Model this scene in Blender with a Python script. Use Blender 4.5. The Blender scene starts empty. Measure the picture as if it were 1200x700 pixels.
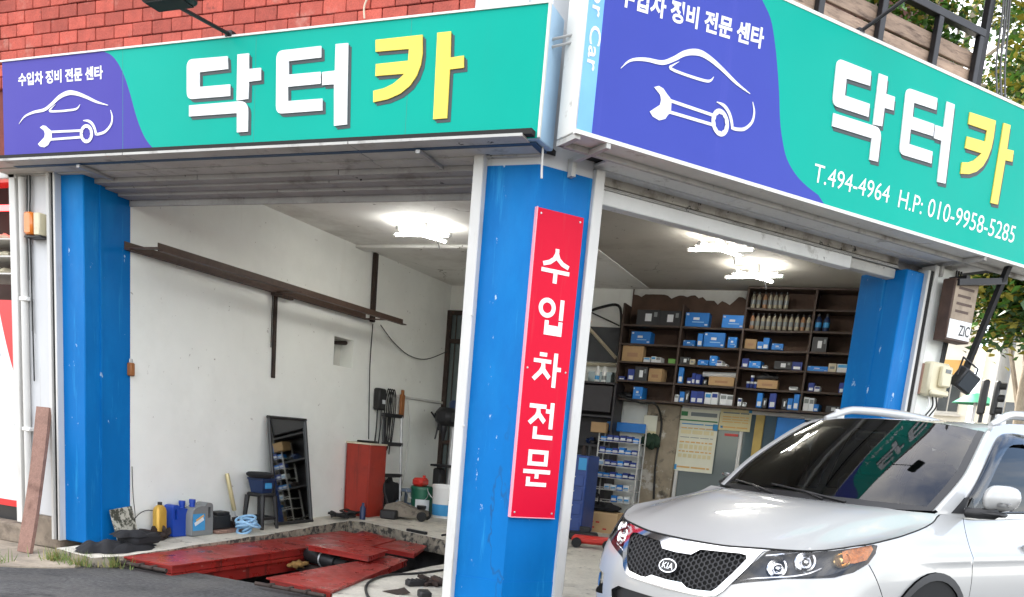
import bpy, bmesh, math, random
import numpy as np
from mathutils import Matrix, Vector
from mathutils.geometry import delaunay_2d_cdt
from math import radians, sin, cos, pi, sqrt

sc = bpy.context.scene
col = sc.collection
random.seed(7)
PI = math.pi

# ---------------------------------------------------------------- camera
CAM_F, CAM_CX, CAM_CY, CAM_H = 1013.0, 605.0, 719.0, 1.30      # solved for the 1200 x 700 photograph
def _dir(x, y):
    d = np.array([x - CAM_CX, -(y - CAM_CY), -CAM_F]); return d / np.linalg.norm(d)
_up = -_dir(148, 5700)
_in = _dir(1040, 555); _in = _in - _up * (_in @ _up); _in /= np.linalg.norm(_in)
CAM_R = np.stack([np.cross(_in, _up), _in, _up])               # world from camera
cam_d = bpy.data.cameras.new('camera')
cam = bpy.data.objects.new('camera', cam_d); col.objects.link(cam)
cam.matrix_world = Matrix([list(CAM_R[0]) + [0], list(CAM_R[1]) + [0], list(CAM_R[2]) + [CAM_H], [0, 0, 0, 1]])
cam_d.sensor_fit = 'HORIZONTAL'; cam_d.sensor_width = 36
cam_d.lens = 36 * CAM_F / 1200
cam_d.shift_x = (600 - CAM_CX) / 1200
cam_d.shift_y = (CAM_CY - 350) / 1200
cam_d.clip_start = 0.05; cam_d.clip_end = 2000
sc.camera = cam

# ---------------------------------------------------------------- sky, sun, exposure
SUN_AZ = (-0.62, 0.78); SUN_EL = radians(48)
_sl = math.hypot(*SUN_AZ)
SUN = Vector((SUN_AZ[0] / _sl * cos(SUN_EL), SUN_AZ[1] / _sl * cos(SUN_EL), sin(SUN_EL)))
world = bpy.data.worlds.new('World'); sc.world = world; world.use_nodes = True
wn, wl = world.node_tree.nodes, world.node_tree.links
bg = wn['Background']
sky = wn.new('ShaderNodeTexSky'); sky.sky_type = 'NISHITA'; sky.sun_disc = False
sky.sun_elevation = SUN_EL; sky.sun_rotation = math.atan2(SUN.x, SUN.y)
sky.air_density = 1.0; sky.dust_density = 1.6; sky.ozone_density = 1.0
tc = wn.new('ShaderNodeTexCoord'); mp = wn.new('ShaderNodeMapping'); mp.inputs['Scale'].default_value = (1.0, 1.0, 2.2)
nz = wn.new('ShaderNodeTexNoise'); nz.inputs['Scale'].default_value = 2.3; nz.inputs['Detail'].default_value = 8
nz.inputs['Roughness'].default_value = 0.6
cr = wn.new('ShaderNodeValToRGB'); cr.color_ramp.elements[0].position = 0.36; cr.color_ramp.elements[1].position = 0.60
cr.color_ramp.elements[1].color = (0.8, 0.8, 0.8, 1)
mx = wn.new('ShaderNodeMixRGB'); mx.inputs['Color2'].default_value = (8.6, 8.2, 7.7, 1)
wl.new(tc.outputs['Generated'], mp.inputs['Vector']); wl.new(mp.outputs[0], nz.inputs['Vector'])
wl.new(nz.outputs['Fac'], cr.inputs['Fac']); wl.new(cr.outputs['Color'], mx.inputs['Fac'])
wl.new(sky.outputs[0], mx.inputs['Color1']); wl.new(mx.outputs[0], bg.inputs['Color'])
bg.inputs['Strength'].default_value = 0.15
sun_d = bpy.data.lights.new('sun', 'SUN'); sun_d.energy = 3.6; sun_d.angle = radians(0.53); sun_d.color = (1.0, 0.93, 0.82)
sun = bpy.data.objects.new('sun', sun_d); col.objects.link(sun)
sun.rotation_euler = (-SUN).to_track_quat('-Z', 'Y').to_euler(); sun.location = (-8, 20, 30)
sc.view_settings.view_transform = 'Standard'; sc.view_settings.look = 'None'
sc.view_settings.gamma = 1.0; sc.view_settings.use_curve_mapping = False
sc.view_settings.exposure = 1.95
sc.render.engine = 'CYCLES'
sc.cycles.max_bounces = 9; sc.cycles.diffuse_bounces = 5; sc.cycles.glossy_bounces = 5
sc.cycles.transmission_bounces = 6; sc.cycles.transparent_max_bounces = 10
sc.cycles.sample_clamp_indirect = 6.0; sc.cycles.caustics_reflective = False; sc.cycles.caustics_refractive = False
try: sc.cycles.use_denoising = True
except Exception: pass

# ---------------------------------------------------------------- measuring: where a sight line meets a real plane of the place
def _ray(x, y): return CAM_R @ np.array([x - CAM_CX, -(y - CAM_CY), -CAM_F])
def meet(x, y, n, d):
    r = _ray(x, y); n = np.array(n, float); c = np.array([0, 0, CAM_H]); t = (d - n @ c) / (n @ r); return Vector(c + t * r)
def onz(x, y, z): return meet(x, y, (0, 0, 1), z)
def onY(x, y, Y): return meet(x, y, (0, 1, 0), Y)
def onX(x, y, X): return meet(x, y, (1, 0, 0), X)
YA = 5.30                                        # left facade plane
CORNER = Vector((-2.266, YA, 0))                 # corner of the two facades
TH = radians(38)
BD = Vector((sin(TH), cos(TH), 0)); BN = Vector((cos(TH), -sin(TH), 0))   # right facade: along, outward
ZV = Vector((0, 0, 1))
def Bp(s, z=0.0, off=0.0): return CORNER + BD * s + BN * off + ZV * z
def onB(x, y, off=0.0):
    p = meet(x, y, BN, BN.dot(CORNER) + off); return ((p - CORNER).dot(BD), p.z)
XL, YB, ZC = -6.10, 11.50, 3.34                  # left wall, back wall, ceiling
FS = 0.024                                       # garage floor rises to the back
def floor_z(Y): return 0.10 + FS * (Y - 5.7)
def onF(x, y): return meet(x, y, (0, -FS, 1), 0.10 - FS * 5.7)

# ---------------------------------------------------------------- materials
MATS = {}
def M(name, c, rough=0.6, metal=0.0, var=0.0, vs=5.0, bump=0.0, bs=60.0, dirt=None, ds=3.0, dlo=0.5, dhi=0.7, coat=0.0,
      spec=0.5, stretch=(1, 1, 1), emit=None, estr=0.0, objvar=0.0, rvar=0.0, trans=0.0, fine=0.0, dirt2=None, d2s=11.0, d2lo=0.58, d2hi=0.66,
      crack=None, cks=0.7, ckw=0.006, streak=None, sks=7.0, slo=0.55, shi=0.75):
    m = bpy.data.materials.new(name); m.use_nodes = True; MATS[name] = m
    N, L = m.node_tree.nodes, m.node_tree.links
    b = N['Principled BSDF']
    b.inputs['Roughness'].default_value = rough; b.inputs['Metallic'].default_value = metal
    b.inputs['Specular IOR Level'].default_value = spec
    if coat: b.inputs['Coat Weight'].default_value = coat; b.inputs['Coat Roughness'].default_value = 0.04
    if trans: b.inputs['Transmission Weight'].default_value = trans
    if emit: b.inputs['Emission Color'].default_value = (*emit, 1); b.inputs['Emission Strength'].default_value = estr
    base = (*c, 1)
    b.inputs['Base Color'].default_value = base
    geo = N.new('ShaderNodeNewGeometry'); mp_ = N.new('ShaderNodeMapping'); mp_.inputs['Scale'].default_value = stretch
    L.new(geo.outputs['Position'], mp_.inputs['Vector'])
    cur = None
    def noise(scale, detail=6, rough_=0.6):
        n = N.new('ShaderNodeTexNoise'); n.inputs['Scale'].default_value = scale; n.inputs['Detail'].default_value = detail
        n.inputs['Roughness'].default_value = rough_; L.new(mp_.outputs[0], n.inputs['Vector']); return n
    if var or objvar or fine:
        hsv = N.new('ShaderNodeHueSaturation'); hsv.inputs['Color'].default_value = base
        val = None
        def addv(sock, amt, val):
            mr = N.new('ShaderNodeMapRange'); L.new(sock, mr.inputs['Value'])
            mr.inputs['From Min'].default_value = 0.25 if sock.node.type == 'TEX_NOISE' else 0.0
            mr.inputs['From Max'].default_value = 0.75 if sock.node.type == 'TEX_NOISE' else 1.0
            mr.inputs['To Min'].default_value = 1 - amt; mr.inputs['To Max'].default_value = 1 + amt
            if val is None: return mr.outputs[0]
            mu = N.new('ShaderNodeMath'); mu.operation = 'MULTIPLY'; L.new(val, mu.inputs[0]); L.new(mr.outputs[0], mu.inputs[1]); return mu.outputs[0]
        if var: val = addv(noise(vs).outputs['Fac'], var, val)
        if fine: val = addv(noise(vs * 14, 3).outputs['Fac'], fine, val)
        if objvar:
            oi = N.new('ShaderNodeObjectInfo'); val = addv(oi.outputs['Random'], objvar, val)
        L.new(val, hsv.inputs['Value']); cur = hsv.outputs[0]
    def over(cur, colr, s, lo, hi, detail=9):
        n = noise(s, detail, 0.65)
        r = N.new('ShaderNodeMapRange'); r.inputs['From Min'].default_value = lo; r.inputs['From Max'].default_value = hi
        L.new(n.outputs['Fac'], r.inputs['Value'])
        mi = N.new('ShaderNodeMixRGB'); L.new(r.outputs[0], mi.inputs['Fac'])
        if cur is None: mi.inputs['Color1'].default_value = base
        else: L.new(cur, mi.inputs['Color1'])
        mi.inputs['Color2'].default_value = (*colr, 1); return mi.outputs[0]
    if dirt: cur = over(cur, dirt, ds, dlo, dhi)
    if dirt2: cur = over(cur, dirt2, d2s, d2lo, d2hi)
    if streak:                                   # rain and drip marks, drawn out downwards
        mp2 = N.new('ShaderNodeMapping'); mp2.inputs['Scale'].default_value = (1, 1, .07); L.new(geo.outputs['Position'], mp2.inputs['Vector'])
        n = N.new('ShaderNodeTexNoise'); n.inputs['Scale'].default_value = sks; n.inputs['Detail'].default_value = 7; n.inputs['Roughness'].default_value = .7; L.new(mp2.outputs[0], n.inputs['Vector'])
        r_ = N.new('ShaderNodeMapRange'); r_.inputs['From Min'].default_value = slo; r_.inputs['From Max'].default_value = shi; r_.inputs['To Max'].default_value = .75; L.new(n.outputs['Fac'], r_.inputs['Value'])
        mi = N.new('ShaderNodeMixRGB'); L.new(r_.outputs[0], mi.inputs['Fac'])
        if cur is None: mi.inputs['Color1'].default_value = base
        else: L.new(cur, mi.inputs['Color1'])
        mi.inputs['Color2'].default_value = (*streak, 1); cur = mi.outputs[0]
    if crack:                                    # hairline cracks: edges of a warped cell pattern, broken up by a mask
        nw = noise(1.6, 5); ad = N.new('ShaderNodeMixRGB'); ad.blend_type = 'ADD'; ad.inputs['Fac'].default_value = .55; L.new(mp_.outputs[0], ad.inputs['Color1']); L.new(nw.outputs['Color'], ad.inputs['Color2'])
        vo = N.new('ShaderNodeTexVoronoi'); vo.feature = 'DISTANCE_TO_EDGE'; vo.inputs['Scale'].default_value = cks; L.new(ad.outputs[0], vo.inputs['Vector'])
        r1 = N.new('ShaderNodeMapRange'); r1.inputs['From Min'].default_value = ckw; r1.inputs['From Max'].default_value = 0.0; L.new(vo.outputs['Distance'], r1.inputs['Value'])
        nm2 = noise(1.1, 4); r2 = N.new('ShaderNodeMapRange'); r2.inputs['From Min'].default_value = .50; r2.inputs['From Max'].default_value = .66; L.new(nm2.outputs['Fac'], r2.inputs['Value'])
        mu = N.new('ShaderNodeMath'); mu.operation = 'MULTIPLY'; L.new(r1.outputs[0], mu.inputs[0]); L.new(r2.outputs[0], mu.inputs[1])
        mi = N.new('ShaderNodeMixRGB'); L.new(mu.outputs[0], mi.inputs['Fac'])
        if cur is None: mi.inputs['Color1'].default_value = base
        else: L.new(cur, mi.inputs['Color1'])
        mi.inputs['Color2'].default_value = (*crack, 1); cur = mi.outputs[0]
    if cur is not None: L.new(cur, b.inputs['Base Color'])
    if rvar:
        n = noise(vs * 2.3); mr = N.new('ShaderNodeMapRange'); L.new(n.outputs['Fac'], mr.inputs['Value'])
        mr.inputs['From Min'].default_value = .3; mr.inputs['From Max'].default_value = .7
        mr.inputs['To Min'].default_value = max(0.02, rough - rvar); mr.inputs['To Max'].default_value = min(1, rough + rvar)
        L.new(mr.outputs[0], b.inputs['Roughness'])
    if bump:
        n = noise(bs, 5); bp = N.new('ShaderNodeBump'); bp.inputs['Strength'].default_value = bump; bp.inputs['Distance'].default_value = 0.01
        L.new(n.outputs['Fac'], bp.inputs['Height']); L.new(bp.outputs[0], b.inputs['Normal'])
    return m

def glass_mat(name, tint, opacity, rough=0.02, ior=1.62):
    """clear pane: a tinted see-through body under a sharp mirror skin"""
    m = bpy.data.materials.new(name); m.use_nodes = True; MATS[name] = m
    N, L = m.node_tree.nodes, m.node_tree.links
    for n in list(N):
        if n.type != 'OUTPUT_MATERIAL': N.remove(n)
    out = [n for n in N if n.type == 'OUTPUT_MATERIAL'][0]
    tr = N.new('ShaderNodeBsdfTransparent'); tr.inputs['Color'].default_value = (*[1 - opacity * (1 - c) for c in tint], 1)
    gl = N.new('ShaderNodeBsdfGlossy'); gl.inputs['Roughness'].default_value = rough
    fr = N.new('ShaderNodeFresnel'); fr.inputs['IOR'].default_value = ior
    mi = N.new('ShaderNodeMixShader'); L.new(fr.outputs[0], mi.inputs['Fac']); L.new(tr.outputs[0], mi.inputs[1]); L.new(gl.outputs[0], mi.inputs[2])
    L.new(mi.outputs[0], out.inputs['Surface']); return m

# ---------------------------------------------------------------- mesh building
FR = {}                                            # frame in which an object's mesh is written
class MB:
    def __init__(self): self.v = []; self.f = []; self.n = []; self.mi = []; self.cur = 0
    def add(self, vs, fs):
        o = len(self.v); self.v += [Vector(p) for p in vs]
        for q in fs: self.f.append([o + i for i in q]); self.mi.append(self.cur)
        return self
    def box(self, c, s, R=None, bev=0.0):
        hx, hy, hz = s[0] / 2, s[1] / 2, s[2] / 2
        b = min(bev, hx * .9, hy * .9, hz * .9)
        if b <= 0:
            vs = [(x, y, z) for x in (-hx, hx) for y in (-hy, hy) for z in (-hz, hz)]
            fs = [(0, 1, 3, 2), (4, 6, 7, 5), (0, 4, 5, 1), (2, 3, 7, 6), (0, 2, 6, 4), (1, 5, 7, 3)]
        else:
            vs = []; ix = {}
            for sx in (-1, 1):
                for sy in (-1, 1):
                    for sz in (-1, 1):
                        for a in range(3):
                            p = [sx * (hx - b), sy * (hy - b), sz * (hz - b)]
                            p[a] = (sx * hx, sy * hy, sz * hz)[a]
                            ix[(sx, sy, sz, a)] = len(vs); vs.append(p)
            fs = []
            S = (-1, 1)
            def quad(a, b_, c_, d_): fs.append((a, b_, c_, d_))
            for s_ in S:
                for a in range(3):
                    o = [k for k in range(3) if k != a]; pts = []
                    for (p, q) in ((-1, -1), (1, -1), (1, 1), (-1, 1)):
                        k = [0, 0, 0]; k[a] = s_; k[o[0]] = p; k[o[1]] = q; pts.append(ix[(*k, a)])
                    fs.append(tuple(pts))
            for a in range(3):
                o = [k for k in range(3) if k != a]
                for p in S:
                    for q in S:
                        k0 = [0, 0, 0]; k1 = [0, 0, 0]; k0[a] = -1; k1[a] = 1
                        for k in (k0, k1): k[o[0]] = p; k[o[1]] = q
                        fs.append((ix[(*k0, o[0])], ix[(*k1, o[0])], ix[(*k1, o[1])], ix[(*k0, o[1])]))
            for sx in S:
                for sy in S:
                    for sz in S: fs.append((ix[(sx, sy, sz, 0)], ix[(sx, sy, sz, 1)], ix[(sx, sy, sz, 2)]))
            # make every face look outward
            fo = []
            for f in fs:
                P = [Vector(vs[i]) for i in f]; nn = (P[1] - P[0]).cross(P[2] - P[0]); ce = sum(P, Vector()) / len(P)
                fo.append(tuple(reversed(f)) if nn.dot(ce) < 0 else f)
            fs = fo
        c = Vector(c)
        return self.add([c + (R @ Vector(p) if R is not None else Vector(p)) for p in vs], fs)
    def prism(self, poly, o, u, w, d0, d1, n=None):
        """polygon in (u,w) round o, swept along the outward normal n from d0 to d1"""
        o, u, w = Vector(o), Vector(u), Vector(w); n = Vector(n) if n is not None else u.cross(w)
        k = len(poly); a = sum(poly[i][0] * poly[(i + 1) % k][1] - poly[(i + 1) % k][0] * poly[i][1] for i in range(k))
        flip = (a < 0) != (u.cross(w).dot(n) < 0)
        P = list(reversed(poly)) if flip else list(poly)
        lo = [o + u * p[0] + w * p[1] + n * d0 for p in P]; hi = [o + u * p[0] + w * p[1] + n * d1 for p in P]
        fs = [tuple(range(k, 2 * k)), tuple(reversed(range(k)))] + [(i, (i + 1) % k, k + (i + 1) % k, k + i) for i in range(k)]
        return self.add(lo + hi, fs)
    def tube(self, pts, r, n=8, caps=True):
        pts = [Vector(p) for p in pts]; m = len(pts); R = r if isinstance(r, (list, tuple)) else [r] * m
        vs = []; prev = None
        for i, p in enumerate(pts):
            d = (pts[min(i + 1, m - 1)] - pts[max(i - 1, 0)])
            d = d.normalized() if d.length > 1e-9 else Vector((0, 0, 1))
            if prev is None:
                a = Vector((0, 0, 1)) if abs(d.z) < .9 else Vector((1, 0, 0)); x = d.cross(a).normalized()
            else: x = (prev - d * prev.dot(d)); x = x.normalized() if x.length > 1e-6 else d.orthogonal().normalized()
            prev = x; y = d.cross(x)
            vs += [p + (x * cos(2 * PI * k / n) + y * sin(2 * PI * k / n)) * R[i] for k in range(n)]
        fs = [(i * n + k, i * n + (k + 1) % n, (i + 1) * n + (k + 1) % n, (i + 1) * n + k) for i in range(m - 1) for k in range(n)]
        if caps: fs += [tuple(reversed(range(n))), tuple((m - 1) * n + k for k in range(n))]
        return self.add(vs, fs)
    def lathe(self, prof, o, n=20, ax=(0, 0, 1), sx=1.0, sy=1.0, rot=0.0):
        ax = Vector(ax).normalized(); a = Vector((1, 0, 0)) if abs(ax.x) < .9 else Vector((0, 1, 0))
        x = (a - ax * a.dot(ax)).normalized(); y = ax.cross(x); o = Vector(o)
        vs = [o + ax * z + (x * cos(2 * PI * k / n + rot) * sx + y * sin(2 * PI * k / n + rot) * sy) * r for r, z in prof for k in range(n)]
        m = len(prof)
        fs = [(i * n + k, i * n + (k + 1) % n, (i + 1) * n + (k + 1) % n, (i + 1) * n + k) for i in range(m - 1) for k in range(n)]
        fs += [tuple(reversed(range(n))), tuple((m - 1) * n + k for k in range(n))]
        return self.add(vs, fs)
    def grid(self, P, flip=False):
        r, c = len(P), len(P[0])
        fs = [(i * c + j, i * c + j + 1, (i + 1) * c + j + 1, (i + 1) * c + j) for i in range(r - 1) for j in range(c - 1)]
        if flip: fs = [tuple(reversed(f)) for f in fs]
        return self.add([p for row in P for p in row], fs)

def mesh_from(mb, mats, frame, sharp=38, smooth=True):
    inv = frame.inverted()
    me = bpy.data.meshes.new('m')
    me.from_pydata([inv @ p for p in mb.v], [], mb.f)
    mats = mats if isinstance(mats, (list, tuple)) else [mats]
    for m in mats: me.materials.append(MATS[m] if isinstance(m, str) else m)
    if len(mats) > 1: me.polygons.foreach_set('material_index', mb.mi)
    if smooth:
        me.polygons.foreach_set('use_smooth', [True] * len(me.polygons))
        if mb.n and len(mb.n) == len(mb.v):
            R = inv.to_3x3(); me.normals_split_custom_set_from_vertices([(R @ n).normalized() for n in mb.n])
        else: me.set_sharp_from_angle(angle=radians(sharp))
    me.update(); return me

def tag(o, label=None, cat=None, group=None, kind=None):
    if label: o['label'] = label
    if cat: o['category'] = cat
    if group: o['group'] = group
    if kind: o['kind'] = kind
    return o

def thing(name, label, cat, loc, rotz=0.0, group=None):
    o = bpy.data.objects.new(name, None); col.objects.link(o); o.empty_display_size = 0.2
    o.location = loc; o.rotation_euler = (0, 0, rotz)
    FR[o.name] = Matrix.Translation(Vector(loc)) @ Matrix.Rotation(rotz, 4, 'Z')
    return tag(o, label, cat, group)

def part(name, mb, mats, parent, label=None, sharp=38, kind=None, smooth=True):
    fr = FR[parent.name]
    me = mesh_from(mb, mats, fr, sharp, smooth); me.name = name
    o = bpy.data.objects.new(name, me); col.objects.link(o); o.parent = parent; FR[o.name] = fr
    return tag(o, label, None, None, kind)

def single(name, mb, mats, label=None, cat=None, group=None, kind=None, sharp=38, origin=None, smooth=True):
    if origin is None:
        lo = [min(p[i] for p in mb.v) for i in range(3)]; hi = [max(p[i] for p in mb.v) for i in range(3)]
        origin = Vector(((lo[0] + hi[0]) / 2, (lo[1] + hi[1]) / 2, lo[2]))
    fr = Matrix.Translation(Vector(origin))
    me = mesh_from(mb, mats, fr, sharp, smooth); me.name = name
    o = bpy.data.objects.new(name, me); col.objects.link(o); o.location = origin; FR[o.name] = fr
    return tag(o, label, cat, group, kind)

def sub(mesh_src, parent, loc, name, rot=None, scale=None):
    """a further copy of a piece: shares the mesh, sits at loc in the parent's frame"""
    o = bpy.data.objects.new(name, mesh_src); col.objects.link(o); o.parent = parent; o.location = loc
    if rot is not None: o.rotation_euler = rot
    if scale is not None: o.scale = scale
    FR[o.name] = FR[parent.name] @ Matrix.Translation(Vector(loc)); return o

def rz(a): return Matrix.Rotation(a, 3, 'Z')
def rot_to(u, v=None):
    """3x3 whose local x runs along u (horizontal frame)"""
    u = Vector(u).normalized(); w = Vector((0, 0, 1)); y = w.cross(u).normalized(); w = u.cross(y)
    return Matrix((u, y, w)).transposed()

def round_poly(pts, seg=5):
    """pts: (x, y[, r]) -> polygon with those corners rounded"""
    out = []; k = len(pts)
    for i, p in enumerate(pts):
        r = p[2] if len(p) > 2 else 0
        if not r: out.append((p[0], p[1])); continue
        P = Vector((p[0], p[1])); A = Vector(pts[i - 1][:2]) - P; B = Vector(pts[(i + 1) % k][:2]) - P
        r = min(r, A.length * .49, B.length * .49); a = P + A.normalized() * r; b = P + B.normalized() * r
        for j in range(seg + 1):
            t = j / seg; q = a * (1 - t) ** 2 + P * 2 * t * (1 - t) + b * t * t; out.append((q.x, q.y))
    return out

def smooth_line(pts, seg=6):
    """Catmull-Rom through pts (any dimension)"""
    P = [Vector(p) for p in pts]; out = []
    for i in range(len(P) - 1):
        p0, p1, p2, p3 = P[max(i - 1, 0)], P[i], P[i + 1], P[min(i + 2, len(P) - 1)]
        for j in range(seg):
            t = j / seg
            out.append(0.5 * (2 * p1 + (p2 - p0) * t + (2 * p0 - 5 * p1 + 4 * p2 - p3) * t * t + (3 * p1 - p0 - 3 * p2 + p3) * t ** 3))
    out.append(P[-1]); return out

def text_shape(s, bold=0.0):
    """outline mesh of a line of lettering, as 2-D points and faces with its box"""
    cu = bpy.data.curves.new('t', 'FONT'); cu.body = s; cu.offset = bold; cu.resolution_u = 3
    ob = bpy.data.objects.new('t', cu); col.objects.link(ob)
    dg = bpy.context.evaluated_depsgraph_get(); me = bpy.data.meshes.new_from_object(ob.evaluated_get(dg))
    vs = [(v.co.x, v.co.y) for v in me.vertices]; fs = [tuple(p.vertices) for p in me.polygons]
    bpy.data.objects.remove(ob); bpy.data.curves.remove(cu); bpy.data.meshes.remove(me)
    if not vs: return [(0, 0)], [], (0, 0, 1, 1)
    xs = [p[0] for p in vs]; ys = [p[1] for p in vs]
    return vs, fs, (min(xs), min(ys), max(xs), max(ys))

def lay_text(mb, s, o, u, w, n, box, d, bold=0.0):
    """lettering filling box (u0, w0, u1, w1) of the plane o, u, w, lifted d along n"""
    vs, fs, b = text_shape(s, bold); o, u, w, n = Vector(o), Vector(u), Vector(w), Vector(n)
    P = []
    for x, y in vs:
        a = box[0] + (x - b[0]) / (b[2] - b[0]) * (box[2] - box[0]); c = box[1] + (y - b[1]) / (b[3] - b[1]) * (box[3] - box[1])
        P.append(o + u * a + w * c + n * d)
    if u.cross(w).dot(n) < 0: fs = [tuple(reversed(f)) for f in fs]
    mb.add(P, fs)

def ribbon(pts, widths):
    """flat stroke outline along a 2-D line with widths"""
    P = [Vector(p) for p in pts]; L, R = [], []
    for i, p in enumerate(P):
        d = (P[min(i + 1, len(P) - 1)] - P[max(i - 1, 0)]).normalized(); nrm = Vector((-d.y, d.x))
        h = widths[i] / 2; L.append(p + nrm * h); R.append(p - nrm * h)
    return [tuple(q) for q in L] + [tuple(q) for q in reversed(R)]
# ---------------------------------------------------------------- palette
M('asphalt', (0.062, 0.061, 0.061), .9, var=.45, vs=2.2, bump=.9, bs=110, fine=.65, dirt=(.115, .108, .10), ds=.9, dlo=.46, dhi=.7, dirt2=(.018, .017, .017), d2s=1.7, d2lo=.56, d2hi=.66, crack=(.015, .015, .015), cks=.5, ckw=.008)
M('pavement', (0.36, 0.30, 0.23), .9, var=.25, vs=3, bump=.4, bs=90, fine=.2, dirt=(.16, .14, .11), ds=2.2, dlo=.48, dhi=.7)
M('concrete', (0.60, 0.565, 0.48), .85, crack=(.08, .07, .055), cks=.8, ckw=.005, var=.18, vs=3, bump=.35, bs=60, fine=.12, dirt=(.22, .19, .15), ds=2.5, dlo=.52, dhi=.75, dirt2=(.10, .085, .07), d2s=7, d2lo=.6, d2hi=.72)
M('concrete_edge', (0.30, 0.26, 0.20), .95, var=.4, vs=9, bump=.8, bs=40, dirt=(.05, .045, .04), ds=14, dlo=.48, dhi=.58)
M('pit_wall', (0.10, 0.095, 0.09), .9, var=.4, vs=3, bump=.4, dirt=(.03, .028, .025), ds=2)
M('wall_white', (0.87, 0.885, 0.835), .7, streak=(.78, .78, .72), sks=4, slo=.60, shi=.72, var=.06, vs=1.1, bump=.25, bs=9, dirt=(.77, .785, .73), ds=.9, dlo=.5, dhi=.8, dirt2=(.42, .40, .36), d2s=16, d2lo=.675, d2hi=.70)
M('wall_grime', (0.58, 0.575, 0.53), .8, var=.15, vs=1.5, bump=.3, bs=12, dirt=(.22, .20, .17), ds=1.6, dlo=.5, dhi=.72)
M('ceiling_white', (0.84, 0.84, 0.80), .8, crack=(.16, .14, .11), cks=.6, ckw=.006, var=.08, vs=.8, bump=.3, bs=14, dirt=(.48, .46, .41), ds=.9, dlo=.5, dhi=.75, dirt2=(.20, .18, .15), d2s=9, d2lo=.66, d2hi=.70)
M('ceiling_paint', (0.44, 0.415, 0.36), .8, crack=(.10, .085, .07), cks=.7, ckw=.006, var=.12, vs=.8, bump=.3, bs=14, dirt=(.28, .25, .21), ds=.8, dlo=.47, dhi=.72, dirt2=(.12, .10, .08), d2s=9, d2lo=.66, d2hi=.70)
M('shelf_wall', (0.095, 0.055, 0.036), .8, var=.4, vs=3, bump=.3, bs=30)
M('blue_paint', (0.003, 0.148, 0.44), .45, var=.12, vs=2.2, bump=.5, bs=5, dirt=(.006, .20, .53), ds=2.0, dlo=.48, dhi=.72, stretch=(1, 1, .4), dirt2=(.45, .58, .70), d2s=12, d2lo=.665, d2hi=.685, spec=.12, streak=(.02, .25, .56), sks=9, slo=.58, shi=.66, rvar=.12, crack=(.02, .08, .20), cks=.9, ckw=.004)
M('white_frame', (0.60, 0.59, 0.56), .55, streak=(.40, .36, .30), sks=14, slo=.60, shi=.70, var=.1, vs=4, bump=.1, dirt=(.42, .38, .33), ds=6, dlo=.6, dhi=.75, stretch=(1, 1, .3))
M('pillar_grey', (0.60, 0.605, 0.61), .7, streak=(.42, .40, .37), sks=8, slo=.58, shi=.70, var=.08, vs=2, bump=.2, bs=20, dirt=(.40, .40, .40), ds=2, dlo=.55, dhi=.8, stretch=(1, 1, .4))
M('soffit', (0.50, 0.49, 0.46), .75, var=.15, vs=3, bump=.2, dirt=(.20, .18, .16), ds=5, dlo=.55, dhi=.72, dirt2=(.05, .045, .04), d2s=9, d2lo=.66, d2hi=.69)
M('lintel_white', (0.74, 0.74, 0.72), .65, var=.1, vs=3, bump=.15, dirt=(.30, .28, .25), ds=6, dlo=.58, dhi=.74, dirt2=(.06, .055, .05), d2s=10, d2lo=.67, d2hi=.70)
M('lintel_grey', (0.36, 0.35, 0.34), .8, var=.15, vs=3, bump=.2, dirt=(.20, .185, .17), ds=5, dlo=.54, dhi=.74, dirt2=(.03, .028, .025), d2s=9, d2lo=.66, d2hi=.69)  # grimy grey, darkened further for the shade on down-facing boards
M('soffit_cracked', (0.42, 0.39, 0.34), .85, var=.2, vs=4, bump=.3, dirt=(.16, .14, .11), ds=6, dlo=.48, dhi=.66, dirt2=(.02, .018, .015), d2s=8, d2lo=.60, d2hi=.63)
M('dark_gap', (0.02, 0.019, 0.018), .9)
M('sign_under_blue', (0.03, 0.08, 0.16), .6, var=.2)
M('brick', (0.43, 0.080, 0.052), .85, var=.2, vs=9, bump=.5, bs=60, objvar=.26, fine=.2, dirt=(.50, .20, .15), ds=6, dlo=.58, dhi=.75, dirt2=(.22, .05, .035), d2s=14, d2lo=.62, d2hi=.7)
M('mortar', (0.19, 0.05, 0.038), .95, var=.2, vs=10, bump=.4)
M('dark_brick', (0.10, 0.035, 0.025), .9, var=.2, vs=6, bump=.3)
M('kerb_stone', (0.26, 0.21, 0.16), .95, var=.35, vs=6, bump=.6, bs=30, dirt=(.09, .07, .055), ds=5)
M('red_steel', (0.30, 0.022, 0.017), .34, var=.25, vs=2.5, bump=.12, bs=25, dirt=(.17, .018, .014), ds=2.2, dlo=.5, dhi=.72, dirt2=(.40, .20, .17), d2s=13, d2lo=.67, d2hi=.70, rvar=.18, streak=(.06, .02, .016), sks=5, slo=.56, shi=.64)
M('rust_dark', (0.035, 0.022, 0.017), .8, var=.4, vs=8, bump=.3, dirt=(.12, .05, .025), ds=9, dlo=.6, dhi=.7)
M('brown_steel', (0.075, 0.042, 0.028), .6, var=.3, vs=9, bump=.2)
M('black_plastic', (0.014, 0.014, 0.015), .5, var=.3, vs=8)
M('black_rubber', (0.012, 0.012, 0.012), .8)
M('black_metal', (0.018, 0.018, 0.02), .42, metal=.3, var=.3, vs=8)
M('grey_metal', (0.42, 0.43, 0.44), .35, metal=.8, var=.15, vs=8)
M('galv', (0.5, 0.5, 0.5), .45, metal=.6, var=.15, vs=10)
M('dark_cloth', (0.013, 0.013, 0.015), .95, bump=.12, bs=150)
M('white_plastic', (0.78, 0.78, 0.76), .4)
M('cream_plastic', (0.66, 0.60, 0.42), .45, var=.06, vs=6, dirt=(.45, .38, .25), ds=8, dlo=.6, dhi=.75)
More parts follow.
